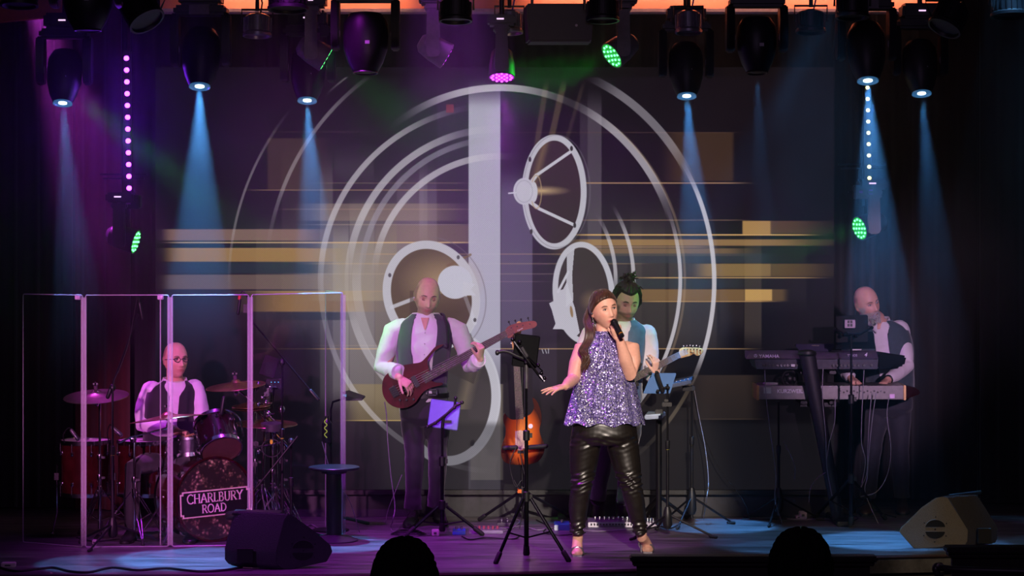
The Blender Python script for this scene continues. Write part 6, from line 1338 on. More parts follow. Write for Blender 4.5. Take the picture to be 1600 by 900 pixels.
# bass player's tablet stand
y = .95
t, c, zt = speaker_tripod('tripod_stand', 'black tripod stand with crossed clamp arms in front of the bass player', [(638, 838), (751, 837), (697, 822)], 789, 665, y=y, polepx=691)
q = P(694, 648, y+.03); tb = thing('tablet', 'pale lilac backed tablet held below the bass player\'s belt', 'tablet', q)
mb = MB(); mb.box(q, (.215, .010, .20), Matrix.Rotation(.13, 3, 'Y') @ Matrix.Rotation(-.15, 3, 'X')); mb.build('case', M('tablet_lilac', (125, 125, 205), .6, var=.04, spec=.2), tb, bev=.008)
mb = MB(); mb.tube([P(668, 667, y-.02), P(680, 661, y-.03), P(697, 648, y-.035), P(712, 634, y-.03), P(722, 629, y-.02)], .010, 8); mb.tube([P(712, 622, y-.02), P(710, 636, y-.02)], .009, 8)
for p in ((668, 667), (680, 661), (694, 651), (710, 637), (722, 629), (712, 622)): mb.ball(P(*p, y-.03), .0135, 10)
mb.build('clamp_arms', BLK, tb)
mb = MB(); mb.tube([P(691, 668, y-.02), P(693, 652, y-.03)], .012, 10); mb.box(P(700, 659, y-.02), (.05, .02, .02)); mb.build('bracket', BLK, tb)
# guitar on its stand
y = 1.45
GS = [(788, 645), (786.5, 651), (787, 660), (790, 669), (789.5, 681), (785, 693), (783, 708), (786, 719), (795, 725), (812, 726.5), (830, 725), (842, 720), (850, 707), (850, 693), (845, 682), (843, 671), (846, 658), (845, 643), (840, 629), (834, 622), (832, 624), (834.5, 636), (830, 646), (822, 651), (812, 654), (804, 656), (796, 654)]
m, tt, N, L, b = nt('sunburst'); tc = N.new('ShaderNodeTexCoord'); mp = N.new('ShaderNodeMapping'); mp.vector_type = 'POINT'; L.new(tc.outputs['Generated'], mp.inputs[0])
mp.inputs['Location'].default_value = (-.5, 0, -.44); gr = N.new('ShaderNodeVectorMath'); gr.operation = 'MULTIPLY'; gr.inputs[1].default_value = (1.25, 0, 1.15); L.new(mp.outputs[0], gr.inputs[0]); ln = N.new('ShaderNodeVectorMath'); ln.operation = 'LENGTH'; L.new(gr.outputs[0], ln.inputs[0])
cr = N.new('ShaderNodeValToRGB'); L.new(ln.outputs['Value'], cr.inputs[0]); e0, e1 = cr.color_ramp.elements; e0.position = .12; e0.color = (*lin((236, 140, 40)), 1); e1.position = .56; e1.color = (*lin((60, 22, 12)), 1); e = cr.color_ramp.elements.new(.36); e.color = (*lin((190, 88, 26)), 1)
L.new(cr.outputs[0], b.inputs['Base Color']); b.inputs['Roughness'].default_value = .2; b.inputs['Coat Weight'].default_value = .6; SUN = m
t, u, d = guitar('electric_guitar', 'sunburst electric guitar resting upright on a stand behind the tall front tripod', 'guitar', GS, y, .042, SUN, ((812, 655), (806, 548)), (.056, .043), 21, [(802, 548), (800, 538), (801, 522), (806, 506), (812, 502), (816, 508), (814, 520), (812, 535), (810, 548)], [(804, 512+k*5, -5, 0) for k in range(6)], MAPW, ((815, 694), 6))
mb = MB(); mb.prism([P(*p, y) for p in ((805, 674), (814, 672), (822, 676), (822, 700), (812, 704), (805, 700))], (0, -.003, 0)); mb.build('pick_guard', M('pickguard_cream', (215, 190, 165), .4), t)
mb = MB(); mb.box(P(815, 706, y-.004), (.06, .01, .02)); mb.build('bridge', CHR, t)
mb = MB(); mb.cyl(P(829, 666, y), P(829, 666, y-.012), .017, seg=16); lab(mb.build('round_badge', WHT, t), 'round white disc')
t = thing('guitar_stand', 'black guitar stand with padded arms holding the sunburst guitar', 'guitar stand', (P(815, 815, y).x, y+.06, 0))
gx = P(816, 0, y).x
mb = MB(); mb.cyl((gx, y+.08, .2), (gx, y+.08, P(0, 560, y).z), .012, seg=10); mb.build('pole', BLKM, t)
mb = MB(); mb.tube([P(788, 700, y-.08), P(806, 699, y-.08)], .017, 12, round_=True); mb.build('padded_arm', RUB, t)
mb = MB(); mb.tube([P(827, 699, y-.08), P(853, 697, y-.08)], .017, 12, round_=True); mb.build('padded_arm', RUB, t)
mb = MB(); mb.tube([P(797, 700, y-.06), P(797, 702, y+.06), (gx, y+.08, P(0, 700, y).z), P(841, 702, y+.06), P(841, 698, y-.06)], .009, 8); mb.build('yoke', BLKM, t)
zh = P(0, 768, y).z; mb = MB(); mb.lathe([(.02, -.03), (.024, 0), (.02, .03)], (gx, y+.08, zh), seg=12); mb.build('hub', BLK, t)
mb = MB(); mb.box((gx-.02, y+.04, zh), (.03, .02, .03)); lab(mb.build('orange_latch', M('orange', (230, 120, 30), .5), t), 'small orange latch')
for fx, fy_ in ((750, 815), (892, 812), (818, 809)):
    p = FL(fx, fy_); mb = MB(); mb.tube([(gx, y+.08, zh), (p.x, p.y, .02)], .011, 8); lg = mb.build('leg', BLKM, t); dd = (Vector((p.x, p.y, .02))-Vector((gx, y+.08, zh))).normalized(); mb = MB(); q = Vector((p.x, p.y, .02)); mb.tube([q-dd*.05, q+dd*.005], .016, 8, round_=True); mb.build('rubber_foot', RUB, lg)
# guitarist's tablet stand with a round-base-less folding tripod
y = .9
jx = P(1043, 0, y).x
boomstand('tripod_stand', 'slim black stand with a short spread tripod right of the singing woman\'s leg', (jx, y), P(0, 600, y).z, P(1042, 640, y), None, h=.2, r_=.34, rot=-.35)
q = P(1029, 600, y+.02); tb = thing('tablet', 'dusty blue tablet beside the guitarist\'s fretting hand', 'tablet', q)
mb = MB(); mb.prism([P(1018, 583, y+.03), P(1057, 583, y+.03), P(1047, 615, y), P(1005, 615, y)], (0, .01, 0)); mb.build('case', M('tablet_blue', (72, 112, 165), .6, var=.04, spec=.2), tb, bev=.004)
mb = MB(); mb.tube([P(1026, 582, y-.02), P(1029, 592, y-.03), P(1033, 604, y-.03), P(1036, 612, y-.02)], .015, 8)
for p in ((1016, 584), (1026, 582), (1030, 594), (1035, 606), (1028, 611), (1044, 606)): mb.ball(P(*p, y-.03), .013, 8)
mb.tube([P(1036, 608, y-.02), P(1043, 604, y)], .009, 8); mb.build('clamp_arms', BLK, tb)
mb = MB(); mb.box(P(1042, 632, y-.015), (.07, .03, .03)); mb.box(P(1041, 626, y-.015), (.03, .02, .02)); mb.build('holder', BLK, tb, bev=.004)
t = thing('processor_pad', 'small silver and black foot processor on a thick black stand behind the slim stand', 'effects unit', (P(1031, 0, 1.3).x, 1.3, 0)); x0 = P(1030, 0, 1.3).x
mb = MB(); mb.prism([P(1007, 656, 1.24), P(1036, 654, 1.24), P(1040, 650, 1.42), P(1012, 650, 1.42)], (0, 0, .035)); mb.build('case', M('silver_blue', (170, 185, 205), .3, .5), t, bev=.006)
mb = MB(); mb.box(P(1030, 645, 1.3), (.06, .04, .05)); mb.build('knob', BLK, t, bev=.006)
mb = MB(); mb.cyl((x0, 1.35, .05), (x0, 1.35, P(0, 657, 1.3).z), .022, seg=14); mb.build('column', BLKM, t)
for k, (fx, fy_) in enumerate(((1072, 808), (1010, 790), (1000, 812))):
    p = FL(fx, fy_); mb = MB(); mb.tube([(x0, 1.35, P(0, 776, 1.3).z), (p.x, p.y, .02)], .013, 8); lg = mb.build('leg', BLKM, t); mb = MB(); q = Vector((p.x, p.y, .02)); mb.ball(q, .02, 10); mb.build('rubber_foot', RUB, lg)
y = 1.55; t = boomstand('tripod_stand', 'black stand with a flat little mixer on top, right of the blue tablet', (P(1081, 0, y).x, y), P(0, 602, y).z, P(1081, 602, y), None, h=.26, r_=.3, rot=.1)
tb = thing('small_mixer', 'flat black controller on the stand right of the blue tablet', 'controller', P(1064, 606, y))
mb = MB(); mb.prism([P(1047, 607, y-.1), P(1080, 600, y-.1), P(1084, 593, y+.1), P(1056, 598, y+.1)], (0, 0, .03)); mb.build('case', M('mixer_dark', (40, 48, 60), .4), tb, bev=.005)
mb = MB(); mb.box(P(1076, 607, y), (.09, .05, .035)); mb.build('clamp', BLKM, tb, bev=.004)
for k in range(4): mb = MB(); p = P(1057+k*6, 599-k*1.2, y-.02); mb.cyl(p, p+Vector((0, -.004, .02)), .008, seg=10); mb.build('knob', CHR, tb)
# ---------------------------------------------------------------- keyboards
def keyboard(name, label, x0, x1, yt, yb_, y, depth, mat, mate, lt, cat='keyboard'):
    a, b_ = P(x0, yb_, y), P(x1, yb_, y); h = P(0, yt, y).z-a.z; t = thing(name, label, cat, ((a.x+b_.x)/2, y, a.z))
    return t, a, b_, h
y = 1.65
KB = M('keyboard_grey', (98, 94, 104), .4, .3); KBT = M('keyboard_purple_grey', (82, 74, 100), .4, .3)
t, a, b_, h = keyboard('keyboard', 'upper silver grey arranger keyboard seen from behind', 1178, 1370, 551, 577, y, .4, None, None, None)
ytop, = (P(0, 549, y).z,); z1 = P(0, 560, y).z; z0 = P(0, 577, y).z
xl, xr = P(1178, 0, y).x, P(1372, 0, y).x
mb = MB(); mb.loft([[Vector((xl, y, z1)), Vector((xl+.02, y+.02, z0)), Vector((xl+.02, y+.42, z0+.0)), Vector((xl, y+.42, z0+.05))], [Vector((xr, y, z1)), Vector((xr, y+.02, z0)), Vector((xr+.1, y+.42, z0)), Vector((xr+.1, y+.42, z0+.05))]]); mb.build('lower_case', KB, t, bev=.006)
mb = MB(); mb.loft([[Vector((xl-.06, y-.02, z1-.005)), Vector((xl-.06, y+.1, z1)), Vector((xl-.04, y+.34, ytop-.01)), Vector((xl-.02, y+.06, ytop))], [Vector((xr, y-.02, z1-.005)), Vector((xr+.02, y+.1, z1)), Vector((xr+.02, y+.34, ytop-.01)), Vector((xr, y+.06, ytop))]]); mb.build('top_panel', KBT, t, bev=.006)
mb = MB(); mb.loft([[Vector((xr-.0, y+.0, ytop)), Vector((xr-.0, y, z0)), Vector((xr, y+.46, z0)), Vector((xr, y+.46, ytop-.02))], [Vector((P(1424, 0, y).x, y+.2, ytop-.045)), Vector((P(1420, 0, y).x, y+.2, z0+.01)), Vector((P(1420, 0, y).x, y+.46, z0+.01)), Vector((P(1424, 0, y).x, y+.46, ytop-.05))]]); lab(mb.build('end_cheek', BLK, t, bev=.015), 'glossy black end')
mb = MB(); LW = M('letter_lilac', (205, 190, 225), .5); text_mb(mb, 'YAMAHA', P(1186, 559, y-.022), (1, 0, 0), (0, .35, 1), .026, .003, bold=.01); lo = P(1180.5, 556, y-.022); mb.tube([lo+Vector((.011*cos(k), 0, .011*sin(k))) for k in np.linspace(0, 6.28, 16)], .0018, 5, caps=False)
for k in range(3): mb.tube([lo, lo+Vector((.010*cos(2*pi*k/3+pi/2), 0, .010*sin(2*pi*k/3+pi/2)))], .0016, 4)
mb.build('maker_lettering', LW, t, smooth=False)
mb = MB(); text_mb(mb, 'TYROS', P(1324, 557, y-.022), (1, 0, 0), (0, .3, 1), .017, .003); text_mb(mb, '4', P(1350, 557, y-.022), (1, 0, 0), (.35, .3, 1), .030, .003, bold=.02); mb.build('model_lettering', LW, t, smooth=False)
KC = M('key_white', (215, 210, 205), .35)
mb = MB(); n_ = 36
for k in range(n_):
    xx = xl+.06+(xr-xl-.12)*(k+.5)/n_; mb.box((xx, y+.44, z0+.055), ((xr-xl-.12)/n_-.002, .12, .018))
tag(mb.build('keys', KC, t, smooth=False), kind='stuff')
for k, px in enumerate((1193, 1197, 1202, 1208, 1215, 1221, 1226, 1231, 1245, 1302, 1308, 1314, 1320, 1326, 1335, 1341, 1350, 1362)):
    mb = MB(); q = P(px, 571, y); mb.cyl(q+Vector((0, .012, 0)), q+Vector((0, -.004, 0)), .009, seg=10); mb.build('socket', (CHR if 4 <= k < 8 else BLK), t)
mb = MB(); mb.box(P(1239, 571, y), (.03, .012, .018)); mb.build('mains_inlet', WHT, t)
# display hood
t2 = thing('keyboard_display', 'dark tilted display on top of the upper keyboard', 'display', P(1275, 550, y+.1))
mb = MB(); mb.prism([P(1243, 538, y+.05), P(1304, 537, y+.05), P(1304, 541, y+.05), P(1298, 550, y+.05), P(1252, 550, y+.05), P(1244, 542, y+.05)], (0, .05, 0)); mb.build('case', M('display_purple', (40, 34, 60), .65, spec=.15), t2, bev=.006)
mb = MB(); text_mb(mb, 'YAMAHA', P(1268, 541, y+.047), (1, 0, 0), (0, 0, 1), .010, .002); mb.build('lettering', M('letter_dim', (120, 105, 90), .5), t2, smooth=False)
# lower keyboard
z1 = P(0, 603, y).z; z0 = P(0, 624, y).z; xl, xr = P(1185, 0, y).x, P(1413, 0, y).x
t = thing('keyboard', 'lower long stage keyboard seen from behind', 'keyboard', ((xl+xr)/2, y, z0))
mb = MB(); mb.loft([[Vector((x, y, z1)), Vector((x, y-.0, z0)), Vector((x, y+.40, z0)), Vector((x, y+.40, z0+.06)), Vector((x, y+.25, z1+.01))] for x in (xl, xr)]); mb.build('case', M('keyboard_olive_grey', (112, 108, 108), .4, .3), t, bev=.006)
for x in (xl-.004, xr+.002): mb = MB(); mb.box((x, y+.17, (z0+z1)/2), (.018, .37, z1-z0+.012)); lab(mb.build('end_trim', M('gold_trim', (170, 140, 95), .35, .6), t, bev=.004), 'brassy end trim')
mb = MB(); mb.loft([[Vector((xr+.01, y+.0, z1)), Vector((xr+.01, y, z0)), Vector((xr+.01, y+.4, z0)), Vector((xr+.01, y+.4, z1))], [Vector((P(1446, 0, y).x, y+.22, z1-.05)), Vector((P(1446, 0, y).x, y+.22, z0+.02)), Vector((P(1446, 0, y).x, y+.4, z0+.02)), Vector((P(1446, 0, y).x, y+.4, z1-.04))]]); lab(mb.build('end_block', M('dark_wine', (58, 22, 30), .4), t, bev=.01), 'dark red end block')
mb = MB(); text_mb(mb, 'KURZWEIL', P(1214, 614, y-.003), (1, 0, 0), (0, 0, 1), .028, .003, bold=.025); mb.build('maker_lettering', M('letter_white', (220, 215, 220), .4), t, smooth=False)
mb = MB(); mb.box(P(1199, 610, y-.002), (.055, .003, .045)); mb.build('label', M('label_green_grey', (150, 160, 150), .5), t)
for k in range(14): mb = MB(); q = P(1313+k*5.3, 611+(k % 2)*2, y); mb.cyl(q+Vector((0, .01, 0)), q+Vector((0, -.004, 0)), .0075, seg=8); mb.build('socket', BLK if k % 3 else CHR, t)
mb = MB(); mb.box(P(1394, 619, y-.003), (.036, .006, .03)); lab(mb.build('tag', M('tag_pink', (235, 190, 235), .5), t), 'pale pink tag')
mb = MB(); n_ = 44
for k in range(n_): mb.box((xl+.05+(xr-xl-.1)*(k+.5)/n_, y+.44, z0+.05), ((xr-xl-.1)/n_-.002, .12, .018))
tag(mb.build('keys', KC, t, smooth=False), kind='stuff')
t = thing('desk_fan', 'small round black clip fan between the two keyboards', 'fan', P(1233, 603, y+.15))
mb = MB(); q = P(1234, 592, y+.12); mb.tube([q+Vector((.055*cos(a), 0, .055*sin(a)*1.1)) for a in np.linspace(0, 6.28, 24)], .011, 8, caps=False); mb.build('cage', BLK, t)
mb = MB(); mb.ball(q, (.03, .02, .03), 12); mb.tube([q, q+Vector((.01, .03, -.05))], .01, 8); mb.box(P(1234, 602, y+.15), (.07, .06, .015)); mb.build('hub', BLK, t)
mb = MB()
for k in range(3): a = 2*pi*k/3; mb.loft([[q+Vector((cos(a+s_)*r_, .01*s2, sin(a+s_)*r_)) for r_, s_, s2 in ((.012, -.3, -1), (.045, -.35, -1), (.045, .35, 1), (.012, .3, 1))], [q+Vector((cos(a+s_)*r_, .01*s2+.003, sin(a+s_)*r_)) for r_, s_, s2 in ((.012, -.3, -1), (.045, -.35, -1), (.045, .35, 1), (.012, .3, 1))]])
mb.build('blades', GRY, t)
t = thing('small_box', 'small pale box lying on the lower keyboard beside the fan', 'box', P(1203, 602, y+.12)); mb = MB(); mb.box(P(1204, 600, y+.12), (.1, .06, .024), .1); mb.build('body', M('box_pale', (150, 140, 150), .5), t, bev=.003)
# keyboard stand: slanted column and straight legs
t = thing('keyboard_stand', 'black column stand with slanted post carrying both keyboards', 'keyboard stand', (P(1300, 0, y).x, y+.1, 0))
c0, c1 = P(1261, 553, y-.09), P(1310, 790, y-.0); c1.z = .03
mb = MB(); d = (c1-c0).normalized(); rg = []
for q_, w_ in ((0, .062), (.12, .058), (1, .045)):
    c = c0+(c1-c0)*q_; rg.append([c+Vector((w_*cos(k), .035*sin(k), 0)) for k in np.linspace(0, 2*pi, 16, endpoint=False)])
mb.loft(rg); mb.build('slanted_column', M('column_black', (30, 28, 38), .45), t)
mb = MB(); mb.lathe([(.065, -.01), (.07, 0), (.065, .02), (.03, .03)], c0, seg=20); mb.build('column_cap', BLK, t)
for z in (P(0, 579, y).z, P(0, 626, y).z): 
    for xx in (1255, 1300): mb = MB(); q = P(xx, 0, y); mb.box((q.x, y+.16, z-.012), (.05, .42, .022)); mb.build('support_arm', BLKM, t, bev=.004)
mb = MB(); mb.box((P(1280, 0, y).x, y+.02, P(0, 626, y).z-.03), (.28, .05, .03)); mb.build('crossbar', BLKM, t)
mb = MB(); mb.box((c1.x+.02, y+.12, .02), (.12, .66, .035)); mb.build('base', BLKM, t, bev=.008)
t = boomstand('tripod_stand', 'thin black stand under the left end of the lower keyboard', (P(1217, 0, 1.7).x, 1.72), P(0, 628, 1.7).z, None, None, h=.24, r_=.33, rot=.2)
# tablet on a tripod in front of the keyboard player
y = 1.32
t, c, zt = speaker_tripod('tripod_stand', 'black tripod stand in front of the keyboards with a tablet on top', [(1274, 812), (1382, 813), (1334, 802)], 748, 522, y=y, polepx=1330, rad=.0115)
q = P(1331, 508, y+.05); tb = thing('tablet', 'black tablet seen from behind with a square logo plate, hiding the keyboard player\'s chest', 'tablet', q)
mb = MB(); mb.box(P(1331, 514, y+.06), (.235, .012, .20), Matrix.Rotation(-.03, 3, 'Y') @ Matrix.Rotation(.1, 3, 'X')); mb.build('case', M('tablet_black'), tb, bev=.006)
mb = MB(); mb.prism([P(1305, 520, y+.10), P(1364, 518, y+.10), P(1368, 545, y+.2), P(1305, 546, y+.2)], (0, .008, 0)); mb.build('keyboard_cover', M('tablet_black'), tb, bev=.003)
mb = MB(); mb.box(P(1328, 506, y+.025), (.086, .010, .068)); lab(mb.build('logo_plate', M('plate_lilac', (165, 140, 165), .45), tb, bev=.012), 'pale rounded plate')
mb = MB()
for dx in (-.0105, .0105):
    for dz in (-.0125, .0125): mb.box(P(1328, 505.5, y+.0185)+Vector((dx, 0, dz)), (.016, .003, .020))
mb.build('window_logo', M('logo_black', (16, 14, 18), .5), tb, smooth=False)
mb = MB(); mb.tube([P(1306, 514, y), P(1320, 522, y-.02), P(1345, 522, y-.02), P(1362, 512, y)], .008, 8)
for p in ((1306, 514), (1316, 524), (1322, 521), (1338, 525), (1362, 512)): mb.ball(P(*p, y-.02), .014, 8)
mb.build('clamp_arms', SHN, tb)
# ---------------------------------------------------------------- round table, wedges, ledges
tp = FL(522, 845); y = tp.y; z_ = P(0, 729, y).z; t = thing('round_table', 'small round black pedestal table at the right end of the drum shield', 'table', (tp.x, y, 0))
rT = 40*(16+y)/F
mb = MB(); mb.lathe([(rT*.97, -.018), (rT, -.012), (rT, -.004), (rT*.98, 0)], (tp.x, y, z_), seg=48); mb.build('tabletop', M('table_black', (30, 27, 33), .35), t)
mb = MB(); mb.lathe([(.085, -.045), (.1, -.02), (.1, -.018)], (tp.x, y, z_), seg=28); mb.build('top_plate', BLKM, t)
mb = MB(); mb.cyl((tp.x, y, .03), (tp.x, y, z_-.03), .052, seg=28); mb.build('column', M('column_matt', (18, 17, 20), .55), t)
mb = MB(); mb.lathe([(.165, 0), (.165, .008), (.12, .028), (.055, .045)], (tp.x, y, 0), seg=40); mb.build('base', M('table_base', (52, 42, 60), .4), t)
WG = M('wedge_paint', (40, 37, 44), .6, var=.3, scale=240, bump=.4); WGO = M('wedge_paint_olive', (112, 104, 92), .6, var=.2, scale=240, bump=.4)
def wedge(label, prof, yf, ext, mats, slot_c, cabx, rest_side):
    """prof: outline of the near side panel as (pixel x, pixel y) on plane yf(px); ext: vector to the other side"""
    pts = [yf(px, py) for px, py in prof]; c = sum(pts, Vector((0, 0, 0)))/len(pts)+Vector(ext)/2; t = thing('stage_monitor', label, 'stage monitor', (c.x, c.y, 0))
    mb = MB(); mb.prism(bez([*pts, pts[0]], 4)[:-1] if False else pts, ext); mb.build('cabinet', mats[0], t, bev=.012, ang=18)
    n_ = (pts[2]-pts[0]).cross(pts[-1]-pts[0]).normalized(); 
    if n_.y > 0: n_ = -n_
    ins = [c0_*.985+sum(pts, Vector((0, 0, 0)))/len(pts)*.015+n_*.004 for c0_ in pts]
    mb = MB(); mb.prism(ins, -n_*.006); mb.build('side_panel', mats[1], t, bev=.003)
    sc = yf(*slot_c); ux_ = (yf(slot_c[0]+10, slot_c[1])-sc).normalized(); uz_ = n_.cross(ux_).normalized(); uz_ = uz_ if uz_.z > 0 else -uz_
    for s_ in (-1, 1):
        o = [sc+n_*.0052+ux_*(.070*cos(a))+uz_*s_*(.014+.052*sin(a)) for a in np.linspace(0, pi, 14)]
        mb = MB(); mb.prism(o, n_*.002); lab(mb.build('handle_recess', M('recess_black', (6, 5, 6), .8), t), 'dark half round handle recess')
        o2 = o+[o[0]]; mb = MB(); mb.tube(o2, .003, 5, caps=False); mb.build('recess_rim', mats[1], t)
    for a in range(6): mb = MB(); q = sc+n_*.005+ux_*.09*cos(a*pi/3+.5)+uz_*.085*sin(a*pi/3+.5); mb.ball(q, .005, 8); mb.build('screw', BLKM, t)
    mb = MB(); mb.ball(sc+n_*.006, (.006, .004, .006), 8); mb.build('centre_screw', BLKM, t)
    return t, pts, n_
yfl = lambda px, py: P(px, py, (-.74+(px-440)*.0009)) 
# left wedge: side panel at the right, cabinet running to the left
prof = [(451, 891), (511, 878), (520, 862), (517, 852), (492, 830), (455, 803), (449, 803), (443, 813), (431, 862), (431, 880), (438, 888)]
def yw(px, py): return P(px, py, -.72+(px-440)*.0016)
t, pts, n_ = wedge('dark stage monitor wedge at front left with a purple sheen', prof, yw, (-.34, .07, .012), (WG, WG), (473, 860), 0, 0)
mb = MB(); q = P(383, 868, -.76); mb.box(q, (.10, .02, .09)); mb.build('connector_recess', M('recess_black'), t)
mb = MB(); q = P(401, 802, -.55); mb.box((q.x, q.y, q.z+.004), (.30, .2, .014), Matrix.Rotation(.02, 3, 'Y')); mb.build('grille_edge', BLK, t, bev=.004)
prof = [(1404, 831), (1424, 854), (1430, 858), (1508, 853), (1512, 846), (1513, 828), (1480, 776), (1474, 775), (1462, 777), (1440, 792), (1407, 824)]
def yw2(px, py): return P(px, py, .28+(px-1404)*.0006)
t, pts, n_ = wedge('stage monitor wedge at front right with a pale olive side', prof, yw2, (.23, .12, .0), (WG, WGO), (1461, 827), 0, 0)
mb = MB(); q = P(1538, 837, .34); mb.box(q, (.09, .03, .10)); mb.build('connector_recess', M('recess_black'), t)
mb = MB(); q = P(1505, 772, .55); mb.tube([P(1482, 775, .36), P(1532, 769, .5)], .012, 8); mb.build('grille_edge', BLK, t)
# dark ledges in front of the stage, with a rail
DW = M('dark_wood', (30, 20, 26), .45)
def ledge(name, label, px0, px1, py, d_, dep, hgt, cat):
    yy = d_-16; a, b_ = P(px0, py, yy), P(px1, py, yy); t = thing(name, label, cat, ((a.x+b_.x)/2, yy+dep/2, -1.07))
    mb = MB(); mb.box(((a.x+b_.x)/2, yy+dep/2, a.z-.02), (b_.x-a.x, dep, .035)); mb.build('top', DW, t, bev=.008)
    mb = MB(); mb.box(((a.x+b_.x)/2, yy+dep/2+.01, a.z-.05), (b_.x-a.x-.03, dep-.04, .03)); mb.build('moulding', DW, t, bev=.006)
    mb = MB(); mb.box(((a.x+b_.x)/2, yy+dep/2+.01, (a.z-.065-1.07)/2), (b_.x-a.x-.08, dep-.1, (a.z-.065+1.07))); mb.build('front_board', DW, t); return t
ledge('ledge', 'dark wooden ledge in front of the stage below the singer\'s right foot', 985, 1372, 869, 14.2, .12, 0, 'ledge')
ledge('ledge', 'taller dark wooden box at the bottom right corner', 1480, 1760, 855, 13.9, .14, 0, 'ledge')
t = thing('handrail', 'thick dark round handrail at the bottom right', 'handrail', (P(1540, 890, -2.6).x, -2.6, -1.07))
mb = MB(); mb.tube(bez([P(1470, 905, -2.6), P(1462, 890, -2.6), P(1468, 884, -2.6), P(1500, 890, -2.7), P(1760, 897, -3.0)]), .02, 12); mb.build('rail', M('rail_dark', (46, 38, 48), .35), t)
for px in (1470, 1740): mb = MB(); q = P(px, 896, -2.65 if px < 1500 else -3.0); mb.cyl((q.x, q.y, -1.07), q, .016, seg=10); mb.build('post', BLKM, t)
# ---------------------------------------------------------------- floor things: pedals, adapters, cables
def pedal(label, x0, x1, yy, h, mat, knobs=3, cat='effects pedal', name='effects_pedal', dep=.1, kmat=None):
    a = FL(x0, yy); b_ = FL(x1, yy); w_ = (b_-a).length; t = thing(name, label, cat, (a+b_)/2); c = (a+b_)/2
    mb = MB(); mb.loft([[c+Vector((-w_/2, 0, 0)), c+Vector((w_/2, 0, 0)), c+Vector((w_/2, dep, 0)), c+Vector((-w_/2, dep, 0))], [c+Vector((-w_/2, .01, h*.7)), c+Vector((w_/2, .01, h*.7)), c+Vector((w_/2, dep, h)), c+Vector((-w_/2, dep, h))]]); mb.build('case', mat, t, bev=.003)
    for k in range(knobs): mb = MB(); q = c+Vector((w_*(-.4+.8*(k+.5)/knobs), dep*.6, h*.9)); mb.cyl(q, q+Vector((0, 0, .022)), .0095, seg=10); mb.build('footswitch' if kmat is None else 'knob', kmat or CHR, t)
    return t
PK = M('pedal_grey', (110, 105, 118), .4, .4); PB = M('pedal_blue', (30, 60, 170), .35); 
pedal('blue effects pedal with a pale pedal on it, right of the bass player\'s stand', 707, 727, 836, .035, PB, 2)
pedal('long grey multi pedal board right of the blue pedal', 733, 786, 834, .03, PK, 6, kmat=M('knob_wine', (150, 60, 90), .4))
pedal('small dark pedal with a red stripe below the sunburst guitar', 777, 800, 822, .03, M('pedal_dark', (40, 30, 44), .4), 2)
pedal('teal effects pedal left of the singer\'s left ankle', 866, 890, 829, .055, M('pedal_teal', (40, 80, 120), .35), 1, dep=.12)
t = pedal('wide grey pedal board behind the singer\'s legs', 919, 1000, 824, .05, PK, 9, dep=.18)
for k in range(16): mb = MB(); q = FL(924+k*4.8, 824)+Vector((0, -.003, .022)); mb.box(q, (.012, .008, .012)); mb.build('socket', BLK, t)
pedal('low grey pedal right of the singer\'s right ankle', 1004, 1026, 824, .04, PK, 4, dep=.14)
pedal('flat black wah pedal behind the singer\'s left ankle', 872, 888, 812, .05, BLK, 0, dep=.2)
def adapter(label, px, py, w_, h, d_=.06):
    q = FL(px, py); t = thing('power_adapter', label, 'power adapter', q); mb = MB(); mb.box(q+Vector((0, d_/2, h/2)), (w_, d_, h), .1); mb.build('body', M('plug_pinkwhite', (225, 200, 215), .5), t, bev=.004)
    mb = MB(); mb.box(q+Vector((0, -.002, h*.5)), (w_*.4, .004, h*.3), .1); mb.build('socket', GRY, t)
adapter('white plug box on the floor between the legs of the bass player\'s stand', 680, 838, .05, .045)
adapter('larger white plug cube on the floor left of the keyboard tripod', 1255, 803, .052, .055)
adapter('small white plug on the floor touching the left of the larger plug cube', 1248, 804, .04, .025)
adapter('white plug lying in the cables beside the leg of the keyboard tripod', 1311, 796, .06, .03)
adapter('small dark pink plug left of the shield\'s second panel foot', 147, 851, .03, .03)
adapter('dark socket block at the far left front of the floor', 12, 887, .09, .03)
def cable(label, pts, r=.0045, mat=CAB, group=None, n=6):
    o = MB().tube(bez(pts, n), r, 6).build('cable', mat); return tag(o, label, 'cable', group)
fz = lambda px, py: FL(px, py, .006)
cable('thick black cable snaking along the front left edge of the stage', [fz(-20, 880), fz(20, 892), fz(60, 889), fz(85, 887), fz(110, 893), fz(140, 894), fz(175, 887), fz(215, 891), fz(260, 888), fz(310, 893), fz(350, 891), fz(378, 886)], .009)
cable('grey cable hanging from the bass guitar to the floor', [P(601, 628, 1.28), P(604, 650, 1.3), P(606, 690, 1.3), P(611, 745, 1.3), P(617, 790, 1.25), P(614, 812, 1.2), fz(611, 824), fz(616, 832), fz(640, 833), fz(672, 836)], .0038, CABG)
cx_ = fz(638, 835)
cable('coil of black cable on the floor left of the white plug box', [Vector((cx_.x+.13*cos(a)*(1-.02*a), cx_.y+.07*sin(a), .006+.0012*a)) for a in np.linspace(.3, 24, 44)], .0045, CAB)
cable('thin grey cable slanting behind the bass player\'s left boot', [P(628, 742, 1.7), P(616, 772, 1.6), P(606, 798, 1.6), fz(602, 818)], .003, CABG)
cable('cable running down beside the round table', [P(503, 690, .9), P(520, 745, .95), P(545, 780, 1.0), fz(562, 832)], .003, CABG)
